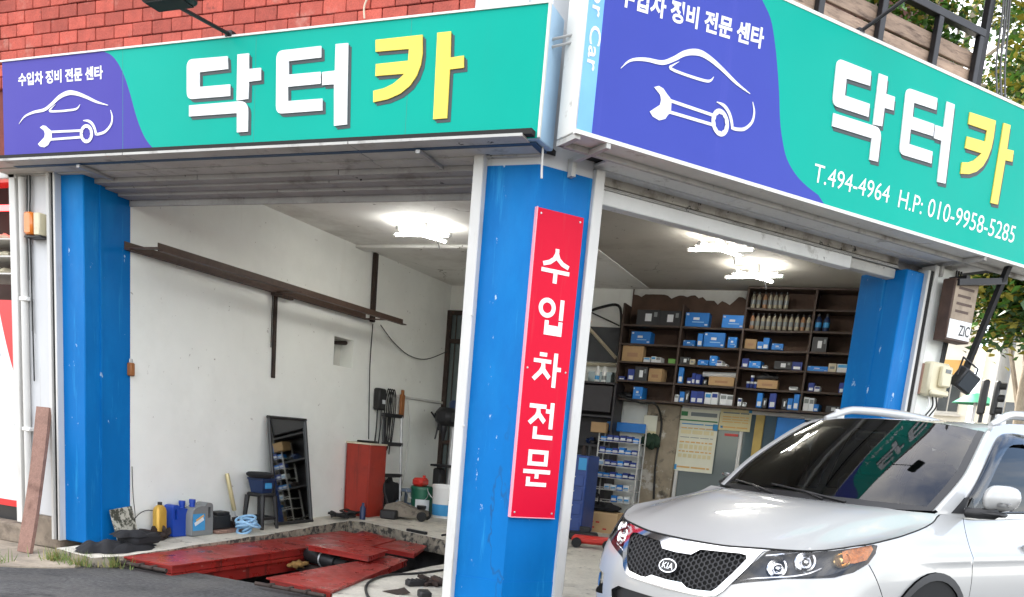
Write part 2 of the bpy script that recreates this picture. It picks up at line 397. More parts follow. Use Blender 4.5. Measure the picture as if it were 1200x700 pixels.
M('wood_plank', (0.30, 0.18, 0.135), .85, var=.3, vs=7, bump=.4, bs=24, stretch=(4, 4, .5), dirt=(.16, .09, .065), ds=9)
M('fence_wood', (0.33, 0.235, 0.17), .8, var=.3, vs=4, bump=.4, bs=20, stretch=(1, 1, 6), dirt=(.10, .065, .05), ds=5, objvar=.18)
M('shelf_wood', (0.058, 0.036, 0.025), .6, var=.35, vs=6)

# ---------------------------------------------------------------- ground
PX0, PX1, PY0, PY1 = -5.78, -3.78, 5.40, 8.72            # the inspection pit
mb = MB(); R_ = 400
xs = [-R_, -60, -20, PX0, PX1, 20, 60, R_]; ys = [-R_, -60, -20, PY0, PY1, 40, 90, R_]
for i in range(7):
    for j in range(7):
        if xs[i] == PX0 and ys[j] == PY0: continue
        mb.add([(xs[i], ys[j], 0), (xs[i + 1], ys[j], 0), (xs[i + 1], ys[j + 1], 0), (xs[i], ys[j + 1], 0)], [(0, 1, 2, 3)])
single('ground', mb, 'asphalt', kind='structure', origin=(0, 0, 0))

mb = MB()                                              # pale pavement left of the garage mouth, with a ragged front edge
edge = [(-14, 3.9), (-8.2, 4.15), (-6.9, 4.22), (-6.25, 4.30), (-5.95, 4.52), (-5.78, 4.66), (-5.70, 4.86), (-5.86, 5.02)]
edge = [tuple(p) for p in smooth_line(edge, 5)]
random.seed(3)
edge = [(x + random.uniform(-.02, .02), y + random.uniform(-.02, .02)) for x, y in edge]
poly = edge + [(-5.95, 5.28), (-14, 5.28)]
mb.prism(poly, (0, 0, 0), (1, 0, 0), (0, 1, 0), -.01, .012)
single('pavement', mb, 'pavement', kind='structure', origin=(-8, 4.6, 0))

# pit walls
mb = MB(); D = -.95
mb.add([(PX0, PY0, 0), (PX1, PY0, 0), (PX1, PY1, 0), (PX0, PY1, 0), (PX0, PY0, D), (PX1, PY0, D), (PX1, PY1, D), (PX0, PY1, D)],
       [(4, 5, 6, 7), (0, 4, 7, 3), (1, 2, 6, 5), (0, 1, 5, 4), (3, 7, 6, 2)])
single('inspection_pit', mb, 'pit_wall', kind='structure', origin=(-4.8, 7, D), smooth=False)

# garage floor: ledge along the left wall, slab behind, apron by the corner column
def slab(name, poly, base=-.0, label=None, top_mat='concrete', zf=floor_z, dz=0.0):
    b = MB(); k = len(poly)
    ar = sum(poly[i][0] * poly[(i + 1) % k][1] - poly[(i + 1) % k][0] * poly[i][1] for i in range(k))
    P = poly if ar > 0 else list(reversed(poly))
    top = [(x, y, zf(y) + dz) for x, y in P]; bot = [(x, y, base) for x, y in P]
    b.add(top, [tuple(range(k))]); b.cur = 1
    b.add(top + bot, [(k + i, k + (i + 1) % k, (i + 1) % k, i) for i in range(k)])
    return single(name, b, [top_mat, 'concrete_edge'], kind='structure', origin=(P[0][0], P[0][1], 0), smooth=False)
def ragged(pts, seg, amp):
    out = []
    for a, b in zip(pts[:-1], pts[1:]):
        for i in range(seg):
            t = i / seg; out.append((a[0] * (1 - t) + b[0] * t + random.uniform(-amp, amp), a[1] * (1 - t) + b[1] * t + random.uniform(-amp, amp)))
    return out + [pts[-1]]
random.seed(11)
e = ragged([(-5.84, 4.96), (-5.62, 4.93), (-5.52, 5.14), (-5.56, 6.05), (-5.60, 7.25), (-5.68, 8.2), (-5.70, 8.62), (-5.55, 8.70), (-5.2, 8.56), (-4.4, 8.28), (-3.79, 8.10)], 7, .012)
Bin = Bp(3.4, 0, -.05); Bin0 = Bp(.46, 0, -.05)
slab('garage_floor', [(-6.12, 5.02)] + e + [(-3.79, 7.62), (-3.2, 7.2), (-2.5, 6.2), (Bin0.x, Bin0.y), (Bin.x, Bin.y), (0.02, 8.6), (0.02, YB), (-6.12, YB)])
random.seed(12)
e2 = ragged([(-3.79, 7.60), (-3.79, 6.2), (-3.80, 5.75), (-3.72, 5.42), (-3.50, 5.15), (-3.1, 4.98), (-2.62, 4.95), (-2.0, 5.1)], 6, .012)
slab('concrete_apron', e2 + [(-1.75, 5.9), (-2.5, 6.19), (-3.2, 7.19)], zf=lambda y: .045)

# ---------------------------------------------------------------- the garage building
bld = thing('garage_building', 'corner garage building, red brick over two open bays with blue painted columns', 'building', (-3.4, 8.4, 0))
# left wall with its small niche
n0 = onX(392, 394, XL); n1 = onX(413, 432, XL); ny0, ny1, nz0, nz1 = n0.y, n1.y, n1.z, n0.z
mb = MB()
def wallbox(y0, y1, z0, z1): mb.box((XL - .1, (y0 + y1) / 2, (z0 + z1) / 2), (.2, y1 - y0, z1 - z0))
wallbox(5.76, ny0, 0, ZC); wallbox(ny1, YB + .2, 0, ZC); wallbox(ny0, ny1, 0, nz0); wallbox(ny0, ny1, nz1, ZC)
lw = part('left_wall', mb, 'wall_white', bld, smooth=False)
mb = MB(); mb.box((XL - .19, (ny0 + ny1) / 2, (nz0 + nz1) / 2), (.02, ny1 - ny0 - .002, nz1 - nz0 - .002)); part('niche', mb, 'wall_grime', lw, 'grimy recess in the wall')
mb = MB(); mb.tube([(XL - .12, ny0 + .30 * (ny1 - ny0), nz0), (XL - .12, ny0 + .30 * (ny1 - ny0), nz1 - .06), (XL - .11, ny1, nz1 - .03)], .025, 8); part('pipe', mb, 'rust_dark', lw)
mb = MB(); mb.box((-2.9, YB + .1, ZC / 2), (6.4, .2, ZC)); part('back_wall', mb, 'wall_white', bld)
mb = MB(); mb.box((.12, (8.45 + YB) / 2, ZC / 2), (.2, YB - 8.45, ZC)); part('right_wall', mb, 'wall_grime', bld)
mb = MB(); mb.box(((-3.42 + 0) / 2, YB - .012, 2.62), (3.42, .02, 1.44)); part('back_panel', mb, 'shelf_wall', bld, 'dark brown back board behind the parts shelves')
random.seed(44); P_ = [(-3.40, 3.335)] + [(-3.40 + 1.5 * i / 30, 3.27 - .05 * (random.random() ** 2) - (.06 if 18 < i < 27 else 0)) for i in range(31)] + [(-1.90, 3.335)]
mb = MB(); mb.prism(P_, (0, YB - .023, 0), (1, 0, 0), (0, 0, 1), 0, .004, (0, -1, 0)); part('bare_plaster', mb, 'wall_grime', bld, 'ragged strip of bare plaster above the shelves')
# ceiling
Bc0, Bc1 = Bp(.2, 0, -.3), Bp(4.0, 0, -.3)
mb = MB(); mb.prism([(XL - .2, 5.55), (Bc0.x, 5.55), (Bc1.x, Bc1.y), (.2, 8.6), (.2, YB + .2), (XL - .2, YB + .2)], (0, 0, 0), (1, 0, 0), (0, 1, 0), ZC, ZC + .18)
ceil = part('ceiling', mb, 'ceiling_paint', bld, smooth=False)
mb = MB(); mb.box(((XL - 3.2) / 2, (5.75 + YB) / 2, ZC - .006), (-3.2 - XL, YB - 5.75, .010)); part('ceiling_sheet', mb, 'ceiling_white', ceil, 'paler part of the ceiling over the pit')  # thin paler sheet below the left part of the ceiling
mb = MB(); mb.box((-4.65, 9.15, ZC - .03), (2.9, .20, .04), bev=.01); part('ceiling_beam', mb, 'ceiling_white', ceil)

# corner column: two painted faces that meet in a ridge
def colpoly(e=0.0):
    q = Bp(.40, 0, e); q2 = Bp(.40, 0, -.42)
    c = Vector((CORNER.x - e * math.tan(radians(0)), CORNER.y, 0))
    c = Vector((CORNER.x + e * math.tan(radians(26)), YA - e, 0))
    return [(-2.62, YA - e), (c.x, c.y), (q.x, q.y), (q2.x, q2.y), (-2.62, YA + .45)]
random.seed(5)
mb = MB(); mb.prism(colpoly(), (0, 0, 0), (1, 0, 0), (0, 1, 0), 0, 2.955); part('corner_column', mb, 'blue_paint', bld, 'bright blue painted corner column', smooth=False)
mb = MB(); mb.prism(colpoly(.004), (0, 0, 0), (1, 0, 0), (0, 1, 0), 0, .34); part('column_plinth', mb, 'blue_paint', bld, smooth=False)
mb = MB(); mb.prism(colpoly(-.004), (0, 0, 0), (1, 0, 0), (0, 1, 0), 2.955, 4.6); part('column_top', mb, 'pillar_grey', bld, smooth=False)

# left pillar: white outside, blue jamb inside
mb = MB(); mb.box((-6.595, YA + .2, 1.68), (.36, .40, 2.80), bev=.01); part('outer_pillar', mb, 'pillar_grey', bld)
mb = MB(); mb.box((-6.575, YA + .2, .14), (.40, .42, .28), bev=.02); part('pillar_base', mb, 'kerb_stone', bld)
mb = MB(); mb.box((-6.225, YA + .235, 1.56), (.25, .47, 2.92), bev=.008); bp_ = part('blue_pillar', mb, 'blue_paint', bld)
mb = MB(); mb.box((XL + .004, YA + .16, 1.56), (.012, .02, 2.90)); part('pillar_ridge', mb, 'blue_paint', bp_)
mb = MB(); mb.box((-6.385, YA - .012, 1.56), (.045, .05, 2.92)); part('shutter_channel', mb, 'dark_gap', bld)
mb = MB(); mb.box((-6.422, YA - .022, 1.56), (.032, .075, 2.92), bev=.004); part('door_frame', mb, 'white_frame', bld)
mb = MB(); mb.box((-6.352, YA - .022, 1.56), (.022, .075, 2.92), bev=.004); part('door_frame', mb, 'white_frame', bld)
# frames at the corner column
mb = MB(); mb.box((-2.655, YA - .012, 1.52), (.072, .09, 2.98), bev=.006); part('door_frame', mb, 'white_frame', bld)
c = Bp(.435, 1.52, -.01); mb = MB(); mb.box(c, (.075, .09, 2.98), rot_to(BD), bev=.006); part('door_frame', mb, 'white_frame', bld)
for zz, a in ((2.05, 0), (1.35, 0)):
    mb = MB(); mb.tube([(-2.625, YA - .05, zz), (-2.605, YA - .075, zz - .005)], .006, 6); part('hook', mb, 'white_frame', bld)
# far column of the right bay
def boxB(mb, s0, s1, z0, z1, o0, o1, bev=0.0):
    mb.box(Bp((s0 + s1) / 2, (z0 + z1) / 2, (o0 + o1) / 2), (s1 - s0, abs(o1 - o0), z1 - z0), rot_to(BD), bev); return mb
mb = boxB(MB(), 3.50, 3.74, 0, 2.93, -.47, -.005, .01); fc = part('blue_pillar', mb, 'blue_paint', bld)
mb = boxB(MB(), 3.495, 3.515, .1, 2.9, -.24, -.20); part('pillar_ridge', mb, 'blue_paint', fc)
mb = boxB(MB(), 3.74, 3.79, 0, 2.95, -.1, .03); part('shutter_channel', mb, 'dark_gap', bld)
mb = boxB(MB(), 3.715, 3.745, 0, 2.95, -.05, .035, .004); part('door_frame', mb, 'white_frame', bld)
mb = boxB(MB(), 3.79, 3.84, 0, 3.0, -.1, .04, .004); part('door_frame', mb, 'white_frame', bld)
mb = boxB(MB(), 3.84, 4.13, 0, 3.0, -.45, .02, .01); part('outer_pillar', mb, 'wall_white', bld)

# soffit and lintel over the left bay
for k, (y0, y1, z) in enumerate(((4.98, 5.13, 3.012), (5.136, 5.26, 3.004), (5.266, 5.40, 2.996))):
    mb = MB(); x = -6.9
    for L_ in (1.55, 1.9, 1.2):
        mb.box((x + L_ / 2, (y0 + y1) / 2, z + .008), (L_ - .008, y1 - y0, .016)); x += L_
    part('soffit_board', mb, 'soffit', bld)
mb = MB(); mb.box((-4.55, 5.2, 3.04), (4.7, .42, .03)); part('soffit_void', mb, 'dark_gap', bld)
for k, (y0, y1, z) in enumerate(((5.405, 5.505, 2.962), (5.508, 5.625, 2.946), (5.628, 5.76, 2.926))):
    x = -6.36 if k < 2 else XL
    for L_ in ((1.3, 1.25, 1.12), (.9, 1.5, 1.27), (1.6, 1.81))[k]:
        mb = MB(); mb.box((x + L_ / 2, (y0 + y1) / 2, z + .05), (L_ - .006, y1 - y0, .10), bev=.003); x += L_
        part('soffit_board', mb, 'lintel_grey', bld)
mb = MB(); mb.box((-4.36, 5.755, 2.905), (3.47, .016, .05)); part('shutter_lip', mb, 'lintel_grey', bld)
mb = MB(); mb.box((-4.48, 5.60, 3.22), (3.72, .34, .4)); part('lintel_core', mb, 'dark_gap', bld)
# soffit, roller slot and shutter housing over the right bay
s = .40
for L_ in (1.1, 1.5, 1.3):
    mb = boxB(MB(), s + .003, s + L_ - .003, 3.03, 3.046, -.098, .155, .003); part('soffit_board', mb, 'lintel_white', bld); s += L_
mb = boxB(MB(), .3, 4.5, 3.055, 3.08, -.2, .40); part('soffit_void', mb, 'dark_gap', bld)
mb = boxB(MB(), .48, 3.50, 2.968, 3.028, -.16, -.102, .004); part('lintel_board', mb, 'soffit_cracked', bld)
for k in range(2):
    mb = boxB(MB(), .48, 3.50, 2.954 - k * .010, 2.960 - k * .010, -.16, -.098 + .004 * k); part('slot_rail', mb, 'soffit', bld)
mb = boxB(MB(), .48, 2.95, 2.850, 2.942, -.20, -.100, .006); part('shutter_housing', mb, 'lintel_white', bld)
mb = boxB(MB(), 2.952, 3.50, 2.862, 2.938, -.20, -.115, .006); part('shutter_housing', mb, 'soffit', bld)
mb = boxB(MB(), .4, 4.1, 2.96, 3.5, -.34, -.17); part('lintel_core', mb, 'lintel_grey', bld)
# upper walls
mb = MB(); mb.box((-5.93, YA + .26, 5.02), (6.3, .44, 3.92)); bw = part('brick_wall', mb, 'mortar', bld, smooth=False)
mb = MB(); mb.box((-5.9, 8.65, 5.25), (6.3, 6.0, 3.4)); part('upper_storey', mb, 'dark_brick', bld, smooth=False)
mb = MB(); mb.box((-2.60, YA + .215, 5.0), (.36, .45, 3.98)); part('corner_pier', mb, 'pillar_grey', bld, smooth=False)
mb = boxB(MB(), .15, 4.13, 3.02, 4.25, -.35, -.012); part('fascia_wall', mb, 'pillar_grey', bld, smooth=False)
mb = MB(); q0, q1 = Bp(.1, 0, -.3), Bp(4.13, 0, -.3)
mb.prism([(-2.75, 5.8), (q0.x, q0.y), (q1.x, q1.y), (.25, YB + .2), (-2.75, YB + .2)], (0, 0, 0), (1, 0, 0), (0, 1, 0), 3.56, 3.72); part('terrace_slab', mb, 'wall_grime', bld, smooth=False)
mb = boxB(MB(), -.2, 4.08, 3.73, 6.6, -3.2, -.55); part('upper_storey', mb, 'dark_brick', bld, smooth=False)
# bricks, laid one by one over the visible band
bl, bh, jt = .1795, .0845, .0065
mbk = MB(); mbk.box((0, 0, 0), (bl, .05, bh), bev=.004)
bme = mesh_from(mbk, 'brick', Matrix.Identity(4)); bme.name = 'brick'
off = FR[bld.name].to_translation(); random.seed(21)
for r in range(9):
    x = -7.55 + (bl + jt) / 2 * (r % 2)
    while x < -2.80:
        sub(bme, bw, Vector((x + bl / 2, YA + .033 + random.uniform(-.004, .003), 3.70 + r * (bh + jt))) - off, 'brick',
            rot=(random.uniform(-.008, .008), random.uniform(-.006, .006), random.uniform(-.006, .006)))
        x += bl + jt
mb = MB()                                                # courses higher up, out of sight from the street corner
for r in range(9, 32):
    x = -7.55 + (bl + jt) / 2 * (r % 2)
    while x < -2.80:
        mb.box((x + bl / 2, YA + .033, 3.70 + r * (bh + jt)), (bl, .05, bh)); x += bl + jt
part('brick_course', mb, 'brick', bw, kind='stuff', smooth=False)
# ---------------------------------------------------------------- signs
M('sign_green', (0.002, 0.385, 0.295), .40, var=.05, vs=.9, spec=.08, streak=(.008, .36, .28), sks=6, slo=.58, shi=.74, bump=.10, bs=2.2, rvar=.1)
M('sign_purple', (0.076, 0.066, 0.345), .40, var=.05, vs=.9, spec=.08, streak=(.095, .08, .40), sks=6, slo=.58, shi=.74, bump=.10, bs=2.2, rvar=.1)
M('sign_violet_blue', (0.056, 0.076, 0.39), .40, var=.05, vs=.9, spec=.08, streak=(.075, .09, .43), sks=6, slo=.58, shi=.74, bump=.10, bs=2.2, rvar=.1)
M('sign_sky', (0.16, 0.42, 0.85), .38, var=.15, vs=2.5, spec=.4)
M('sign_white', (0.80, 0.80, 0.79), .45, var=.05, vs=3)
M('sign_yellow', (0.82, 0.62, 0.07), .4, var=.05, vs=3)
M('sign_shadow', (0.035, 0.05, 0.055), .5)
M('sign_red', (0.64, 0.005, 0.032), .45, var=.05, vs=2, spec=.12, streak=(.58, .04, .06), sks=9, slo=.58, shi=.72, bump=.08, bs=3)
M('sign_pink', (0.85, 0.35, 0.42), .4)
M('sign_joint', (0.02, 0.24, 0.19), .6)
M('sign_case', (0.72, 0.71, 0.66), .5, var=.08, vs=4, dirt=(.35, .30, .24), ds=8, dlo=.6, dhi=.75)
M('sign_case_blue', (0.42, 0.62, 0.80), .45, var=.1, vs=5)

class Face:
    """a flat sign face; px() takes a point seen on it to (u, w) on the face"""
    def __init__(s, o, u, n): s.o, s.u, s.n, s.w = Vector(o), Vector(u), Vector(n), Vector((0, 0, 1))
    def px(s, x, y):
        p = meet(x, y, s.n, s.n.dot(s.o)) - s.o; return (p.dot(s.u), p.z)
    def plate(s, mb, poly, d0, d1): return mb.prism(poly, s.o, s.u, s.w, d0, d1, s.n)
FA = Face((0, YA - .25, 0), (1, 0, 0), (0, -1, 0))
FB = Face(Bp(0, 0, .42), BD, BN)
FRD = Face(Bp(0, 0, .03), BD, BN)
def crop(F, pts, k, ox, oy):
    out = []
    for p in pts:
        q = F.px(ox + p[0] / k, oy + p[1] / k); out.append((q[0], q[1], p[2]) if len(p) > 2 else q)
    return out

R1 = .05
BIG = {   # strokes of the three big syllables, traced on the left sign: (points, scale, origin)
 'dak': ([[(660, 212, R1), (803, 200), (805, 245), (705, 257), (705, 308), (812, 299), (812, 340), (660, 352, R1)],
          [(838, 194), (878, 190), (878, 245), (920, 241), (920, 285), (878, 290), (876, 350), (835, 356)],
          [(668, 373), (876, 356, .07), (874, 465), (836, 468), (836, 400), (668, 412)]], 3, 0, 0),
 'teo': ([[(75, 182, R1), (232, 164), (232, 205), (118, 218), (118, 265), (230, 255), (230, 297), (115, 308), (115, 358), (236, 349), (236, 391), (73, 403, R1)],
          [(283, 158), (327, 154), (322, 440), (277, 445), (277, 299), (236, 302), (236, 256), (280, 251)]], 3, 300, 0),
 'ka': ([[(423, 143), (588, 125), (588, 190), (582, 230), (568, 268), (545, 303), (510, 332), (465, 352), (415, 362), (415, 322), (452, 313), (485, 297), (512, 274), (524, 262), (422, 270), (424, 228), (537, 216), (540, 175), (423, 185)],
         [(640, 118), (688, 113), (686, 205), (733, 198), (733, 241), (684, 247), (674, 418), (625, 422)]], 3, 300, 0)}
EMB = {   # emblem strokes traced on the left sign at scale 3.5, origin (0, 40)
 'roof_stroke': ([(80, 370), (103, 340), (140, 322), (183, 312), (213, 290), (245, 260), (280, 243), (312, 244), (352, 258), (400, 280), (445, 293)], [1, 6, 9, 11, 12, 14, 16, 14, 11, 8, 2]),
 'window_stroke': ([(229, 290), (214, 305), (206, 317), (240, 318), (300, 312), (320, 305), (330, 290)], [1, 4, 7, 7, 7, 6, 1]),
 'tail_stroke': ([(455, 313), (462, 340), (457, 372), (435, 400), (412, 410), (396, 412)], [2, 6, 8, 9, 9, 9]),
 'arch_stroke': ([(396, 415), (391, 392), (381, 371), (365, 358), (343, 356)], [9, 10, 10, 9, 2]),
 'shaft_stroke': ([(205, 403), (335, 397)], [8, 8]), 'shaft_stroke2': ([(205, 434), (335, 424)], [8, 8])}
WR = [(210, 396), (200, 388), (190, 378), (178, 376), (166, 384), (183, 398), (186, 410), (184, 424), (158, 452), (166, 462), (184, 466), (200, 456), (207, 442), (214, 436), (214, 404)]

def ring(c, rx, ry, r2, n=28):
    return [(c[0] + rx * cos(2 * PI * i / n), c[1] + ry * sin(2 * PI * i / n)) for i in range(n)]
def shape_affine(src, dst):
    A = np.array([[x, y, 1] for x, y in src]); X = np.linalg.solve(A, np.array(dst)); return lambda p: tuple(np.array([p[0], p[1], 1]) @ X)

# design coordinates live on the left sign's face
A_big = {k: [crop(FA, s, sc_, ox, oy) for s in strokes] for k, (strokes, sc_, ox, oy) in BIG.items()}
def A_emb(p): return FA.px(p[0] / 3.5, 40 + p[1] / 3.5)

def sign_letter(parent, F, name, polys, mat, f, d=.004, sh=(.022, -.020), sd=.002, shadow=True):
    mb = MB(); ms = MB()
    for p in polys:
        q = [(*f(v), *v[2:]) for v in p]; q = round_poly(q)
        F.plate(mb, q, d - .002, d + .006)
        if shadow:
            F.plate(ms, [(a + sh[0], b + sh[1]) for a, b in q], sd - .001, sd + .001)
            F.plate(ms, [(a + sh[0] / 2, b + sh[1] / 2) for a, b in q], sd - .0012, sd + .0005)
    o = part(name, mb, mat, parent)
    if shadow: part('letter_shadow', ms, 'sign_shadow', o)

def emblem(parent, F, f):
    mb = MB()
    k = .0065
    for nm, (pts, wd) in EMB.items():
        P = [f(A_emb(p)) for p in pts]
        if len(P) > 2: S = smooth_line(P, 5); Wd = [x[0] for x in smooth_line([(w_, 0) for w_ in wd], 5)]
        else: S, Wd = P, wd
        s_ = (Vector(f((1, 0))) - Vector(f((0, 0)))).length
        F.plate(mb, ribbon(S, [max(.003, w_ * .0020 * s_) for w_ in Wd]), .002, .005)
    F.plate(mb, [f(A_emb(p)) for p in WR], .0021, .0052)
    n = 30; c = (357, 410)
    outer = [f(A_emb((c[0] + 27 * cos(2 * PI * i / n), c[1] + 39 * sin(2 * PI * i / n)))) for i in range(n)]
    inner = [f(A_emb((c[0] + (15 + 1.6 * (i % 3 == 0)) * cos(2 * PI * i / n), c[1] + (24 + 2 * (i % 3 == 0)) * sin(2 * PI * i / n)))) for i in range(n)]
    P = [F.o + F.u * a + F.w * b + F.n * .0054 for a, b in outer + inner]
    fs = [(i, (i + 1) % n, n + (i + 1) % n, n + i) for i in range(n)]
    if F.u.cross(F.w).dot(F.n) < 0 or True:
        q = (P[1] - P[0]).cross(P[n] - P[0])
        if q.dot(F.n) < 0: fs = [tuple(reversed(x)) for x in fs]
    mb.add(P, fs)
    part('car_emblem', mb, 'sign_white', parent, 'white line emblem of a car with a spanner')

ident = lambda v: (v[0], v[1])
# ---- left sign
uL, uR = FA.px(4, 130)[0], FA.px(637, 80)[0]; wB = (FA.px(4, 191)[1] + FA.px(633, 158)[1]) / 2; wT = (FA.px(4, 75)[1] + FA.px(641, 1)[1]) / 2
sgA = thing('shop_sign', 'long green and purple shop sign over the left bay under the brick wall', 'sign', (FA.o.x + (uL + uR) / 2, YA - .13, wB))
mb = MB(); mb.box(((uL + uR) / 2, YA - .132, (wB + wT) / 2), (uR - uL + .02, .226, wT - wB + .02), bev=.006); part('case', mb, 'sign_case_blue', sgA)
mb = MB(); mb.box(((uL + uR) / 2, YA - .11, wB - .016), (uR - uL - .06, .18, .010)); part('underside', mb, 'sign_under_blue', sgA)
bnd = [FA.px(300 / 3 + x / 3 - 100, y / 3) for x, y in ((366, 183), (385, 190), (405, 208), (425, 240), (442, 280), (458, 330), (470, 375), (480, 410), (494, 450), (512, 488), (535, 518), (560, 536), (585, 545))]
bnd = [tuple(p) for p in smooth_line([(a, min(b, wT)) for a, b in bnd], 3)]
bnd[0] = (bnd[0][0], wT); bnd[-1] = (bnd[-1][0], wB); bnd = [(a, max(wB, min(wT, b))) for a, b in bnd]
wB -= .008
mb = MB(); FA.plate(mb, bnd + [(uR, wB), (uR, wT)], -.006, .001); part('green_panel', mb, 'sign_green', sgA)
mb = MB(); FA.plate(mb, [(uL, wT), (uL, wB)] + list(reversed(bnd)), -.006, .001); part('purple_panel', mb, 'sign_purple', sgA)
mb = MB(); mb.box(((uL + uR) / 2, YA - .25, wT + .004), (uR - uL + .02, .02, .012)); mb.box((uR + .008, YA - .25, (wB + wT) / 2), (.014, .02, wT - wB)); part('rim', mb, 'sign_case', sgA)
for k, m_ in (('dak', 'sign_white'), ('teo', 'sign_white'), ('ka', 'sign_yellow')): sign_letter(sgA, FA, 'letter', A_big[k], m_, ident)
emblem(sgA, FA, ident)
for x in (-5.42, -4.25, -3.08):
    mb = MB(); FA.plate(mb, [(x, wB + .004), (x + .003, wB + .004), (x + .003, wT - .004), (x, wT - .004)], .0005, .0014); part('panel_joint', mb, 'sign_joint', sgA)
def quad_text(parent, F, s, p0, p1, p2, p3, mat, bold, name='small_lettering', d=.003):
    """text whose box has the seen corners bottom-left, bottom-right, top-left (a parallelogram on the face)"""
    a, b, c_ = Vector(F.px(*p0)), Vector(F.px(*p1)), Vector(F.px(*p2))
    h = ((c_ - a).y + (Vector(F.px(*p3)) - b).y) / 2
    mb = MB(); o = F.o + F.u * a.x + F.w * a.y
    d_ = b - a; uu = F.u * d_.x + F.w * d_.y; vs, fs, bx = text_shape(s, bold)
    P = [o + uu * ((x - bx[0]) / (bx[2] - bx[0])) + F.w * (h * (y - bx[1]) / (bx[3] - bx[1])) + F.n * d for x, y in vs]
    if uu.cross(F.w).dot(F.n) < 0: fs = [tuple(reversed(q)) for q in fs]
    mb.add(P, fs); return part(name, mb, mat, parent, smooth=False)
quad_text(sgA, FA, '수입차 정비 전문 센타', (22, 101.5), (121, 93), (22, 87), (121, 76), 'sign_white', .035)
for x in (-6.05, -5.75):
    mb = MB(); mb.box((x, YA - .1, wT + .02), (.05, .2, .03), bev=.004); mb.tube([(x, YA - .2, wT + .02), (x + .1, YA, wT + .07)], .01, 6); part('bracket', mb, 'galv', sgA)
for x in (-3.0, -5.9):
    mb = MB(); mb.box((x, YA - .06, 2.985), (.03, .32, .02)); part('under_bracket', mb, 'galv', sgA)

# ---- right sign
sL, sR = FB.px(676, 154)[0], 4.72; wB = .5 * (FB.px(676, 154)[1] + FB.px(1197, 310)[1]); wT = .5 * (FB.px(917, 0)[1] + FB.px(1200, 127)[1])
sgB = thing('shop_sign', 'tall violet and green shop sign with phone numbers over the right bay', 'sign', FB.o + FB.u * (sL + sR) / 2 - FB.n * .1 + ZV * wB)
mb = MB(); mb.box(FB.o + FB.u * (sL + sR) / 2 - FB.n * .112 + ZV * (wB + wT) / 2, (sR - sL + .01, .208, wT - wB + .01), rot_to(BD), bev=.005); part('case', mb, 'sign_case', sgB)
mb = MB(); mb.box(FB.o + FB.u * (sL + sR) / 2 - FB.n * .01 + ZV * (wB - .005), (sR - sL + .02, .03, .022), rot_to(BD)); mb.box(FB.o + FB.u * (sL + sR) / 2 - FB.n * .01 + ZV * (wT + .005), (sR - sL + .02, .03, .02), rot_to(BD)); part('rim', mb, 'sign_case', sgB)
sv = FB.px(695, 140)[0]
bB = [FB.px(x, y) for x, y in ((893, 0), (903, 22), (908, 50), (911, 80), (913, 110), (914, 140), (917, 165), (922, 186), (932, 204), (945, 218), (962, 231))]
bB = [(a, min(wT, max(wB, b))) for a, b in bB]; bB = [(bB[0][0] - .07, wT)] + bB
bB = [tuple(p) for p in smooth_line(bB, 4)]; bB[-1] = (bB[-1][0] + .05, wB); bB = [(a, min(wT, max(wB, b))) for a, b in bB]
mb = MB(); FB.plate(mb, bB + [(sR, wB), (sR, wT)], -.007, .001); part('green_panel', mb, 'sign_green', sgB)
mb = MB(); FB.plate(mb, [(sv, wT), (sv, wB)] + list(reversed(bB)), -.007, .001); part('violet_panel', mb, 'sign_violet_blue', sgB)
mb = MB(); FB.plate(mb, [(sL, wT), (sL, wB), (sv - .001, wB), (sv - .001, wT)], -.007, .001); part('side_strip', mb, 'sign_sky', sgB, 'pale blue strip with vertical lettering')
# the same design, moved onto this face by three matching points each
def bmap(srcA, dstB): return shape_affine(srcA, [FB.px(*p) for p in dstB])
gA = lambda x, y, ox: FA.px(ox + x / 3, y / 3)
C = lambda x, y: (900 + x / 2.2567, y / 2.258)
f_dak = bmap([gA(660, 212, 0), gA(920, 262, 0), gA(668, 412, 0)], [C(180, 155), C(331, 275), C(167, 335)])
f_teo = bmap([gA(73, 182, 300), gA(327, 154, 300), gA(73, 403, 300)], [C(362, 232), C(491, 278), C(344, 408)])
f_ka = bmap([gA(423, 143, 300), gA(733, 220, 300), gA(625, 422, 300)], [C(531, 298), C(645, 415), C(586, 538)])
f_emb = bmap([A_emb((80, 370)), A_emb((445, 293)), A_emb((184, 466))], [(727, 80.5), (878.5, 110.3), (772, 141.5)])
for k, m_, f in (('dak', 'sign_white', f_dak), ('teo', 'sign_white', f_teo), ('ka', 'sign_yellow', f_ka)):
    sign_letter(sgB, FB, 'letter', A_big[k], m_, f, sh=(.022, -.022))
emblem(sgB, FB, f_emb)
quad_text(sgB, FB, 'T.494-4964', (952, 213), (1040.5, 238.5), (952, 190), (1040.5, 217.5), 'sign_white', .0, 'phone_lettering')
quad_text(sgB, FB, 'H.P:', (1051.5, 243), (1079, 251.6), (1053, 222), (1079, 230.5), 'sign_white', .0, 'phone_lettering')
quad_text(sgB, FB, '010-9958-5285', (1085.5, 253.6), (1187, 285.5), (1086.5, 232.6), (1188, 263.5), 'sign_white', .0, 'phone_lettering')
quad_text(sgB, FB, '수입차 정비 전문 센타', (724, 6.5), (893, 58.5), (724, -21), (893, 31), 'sign_white', .035)
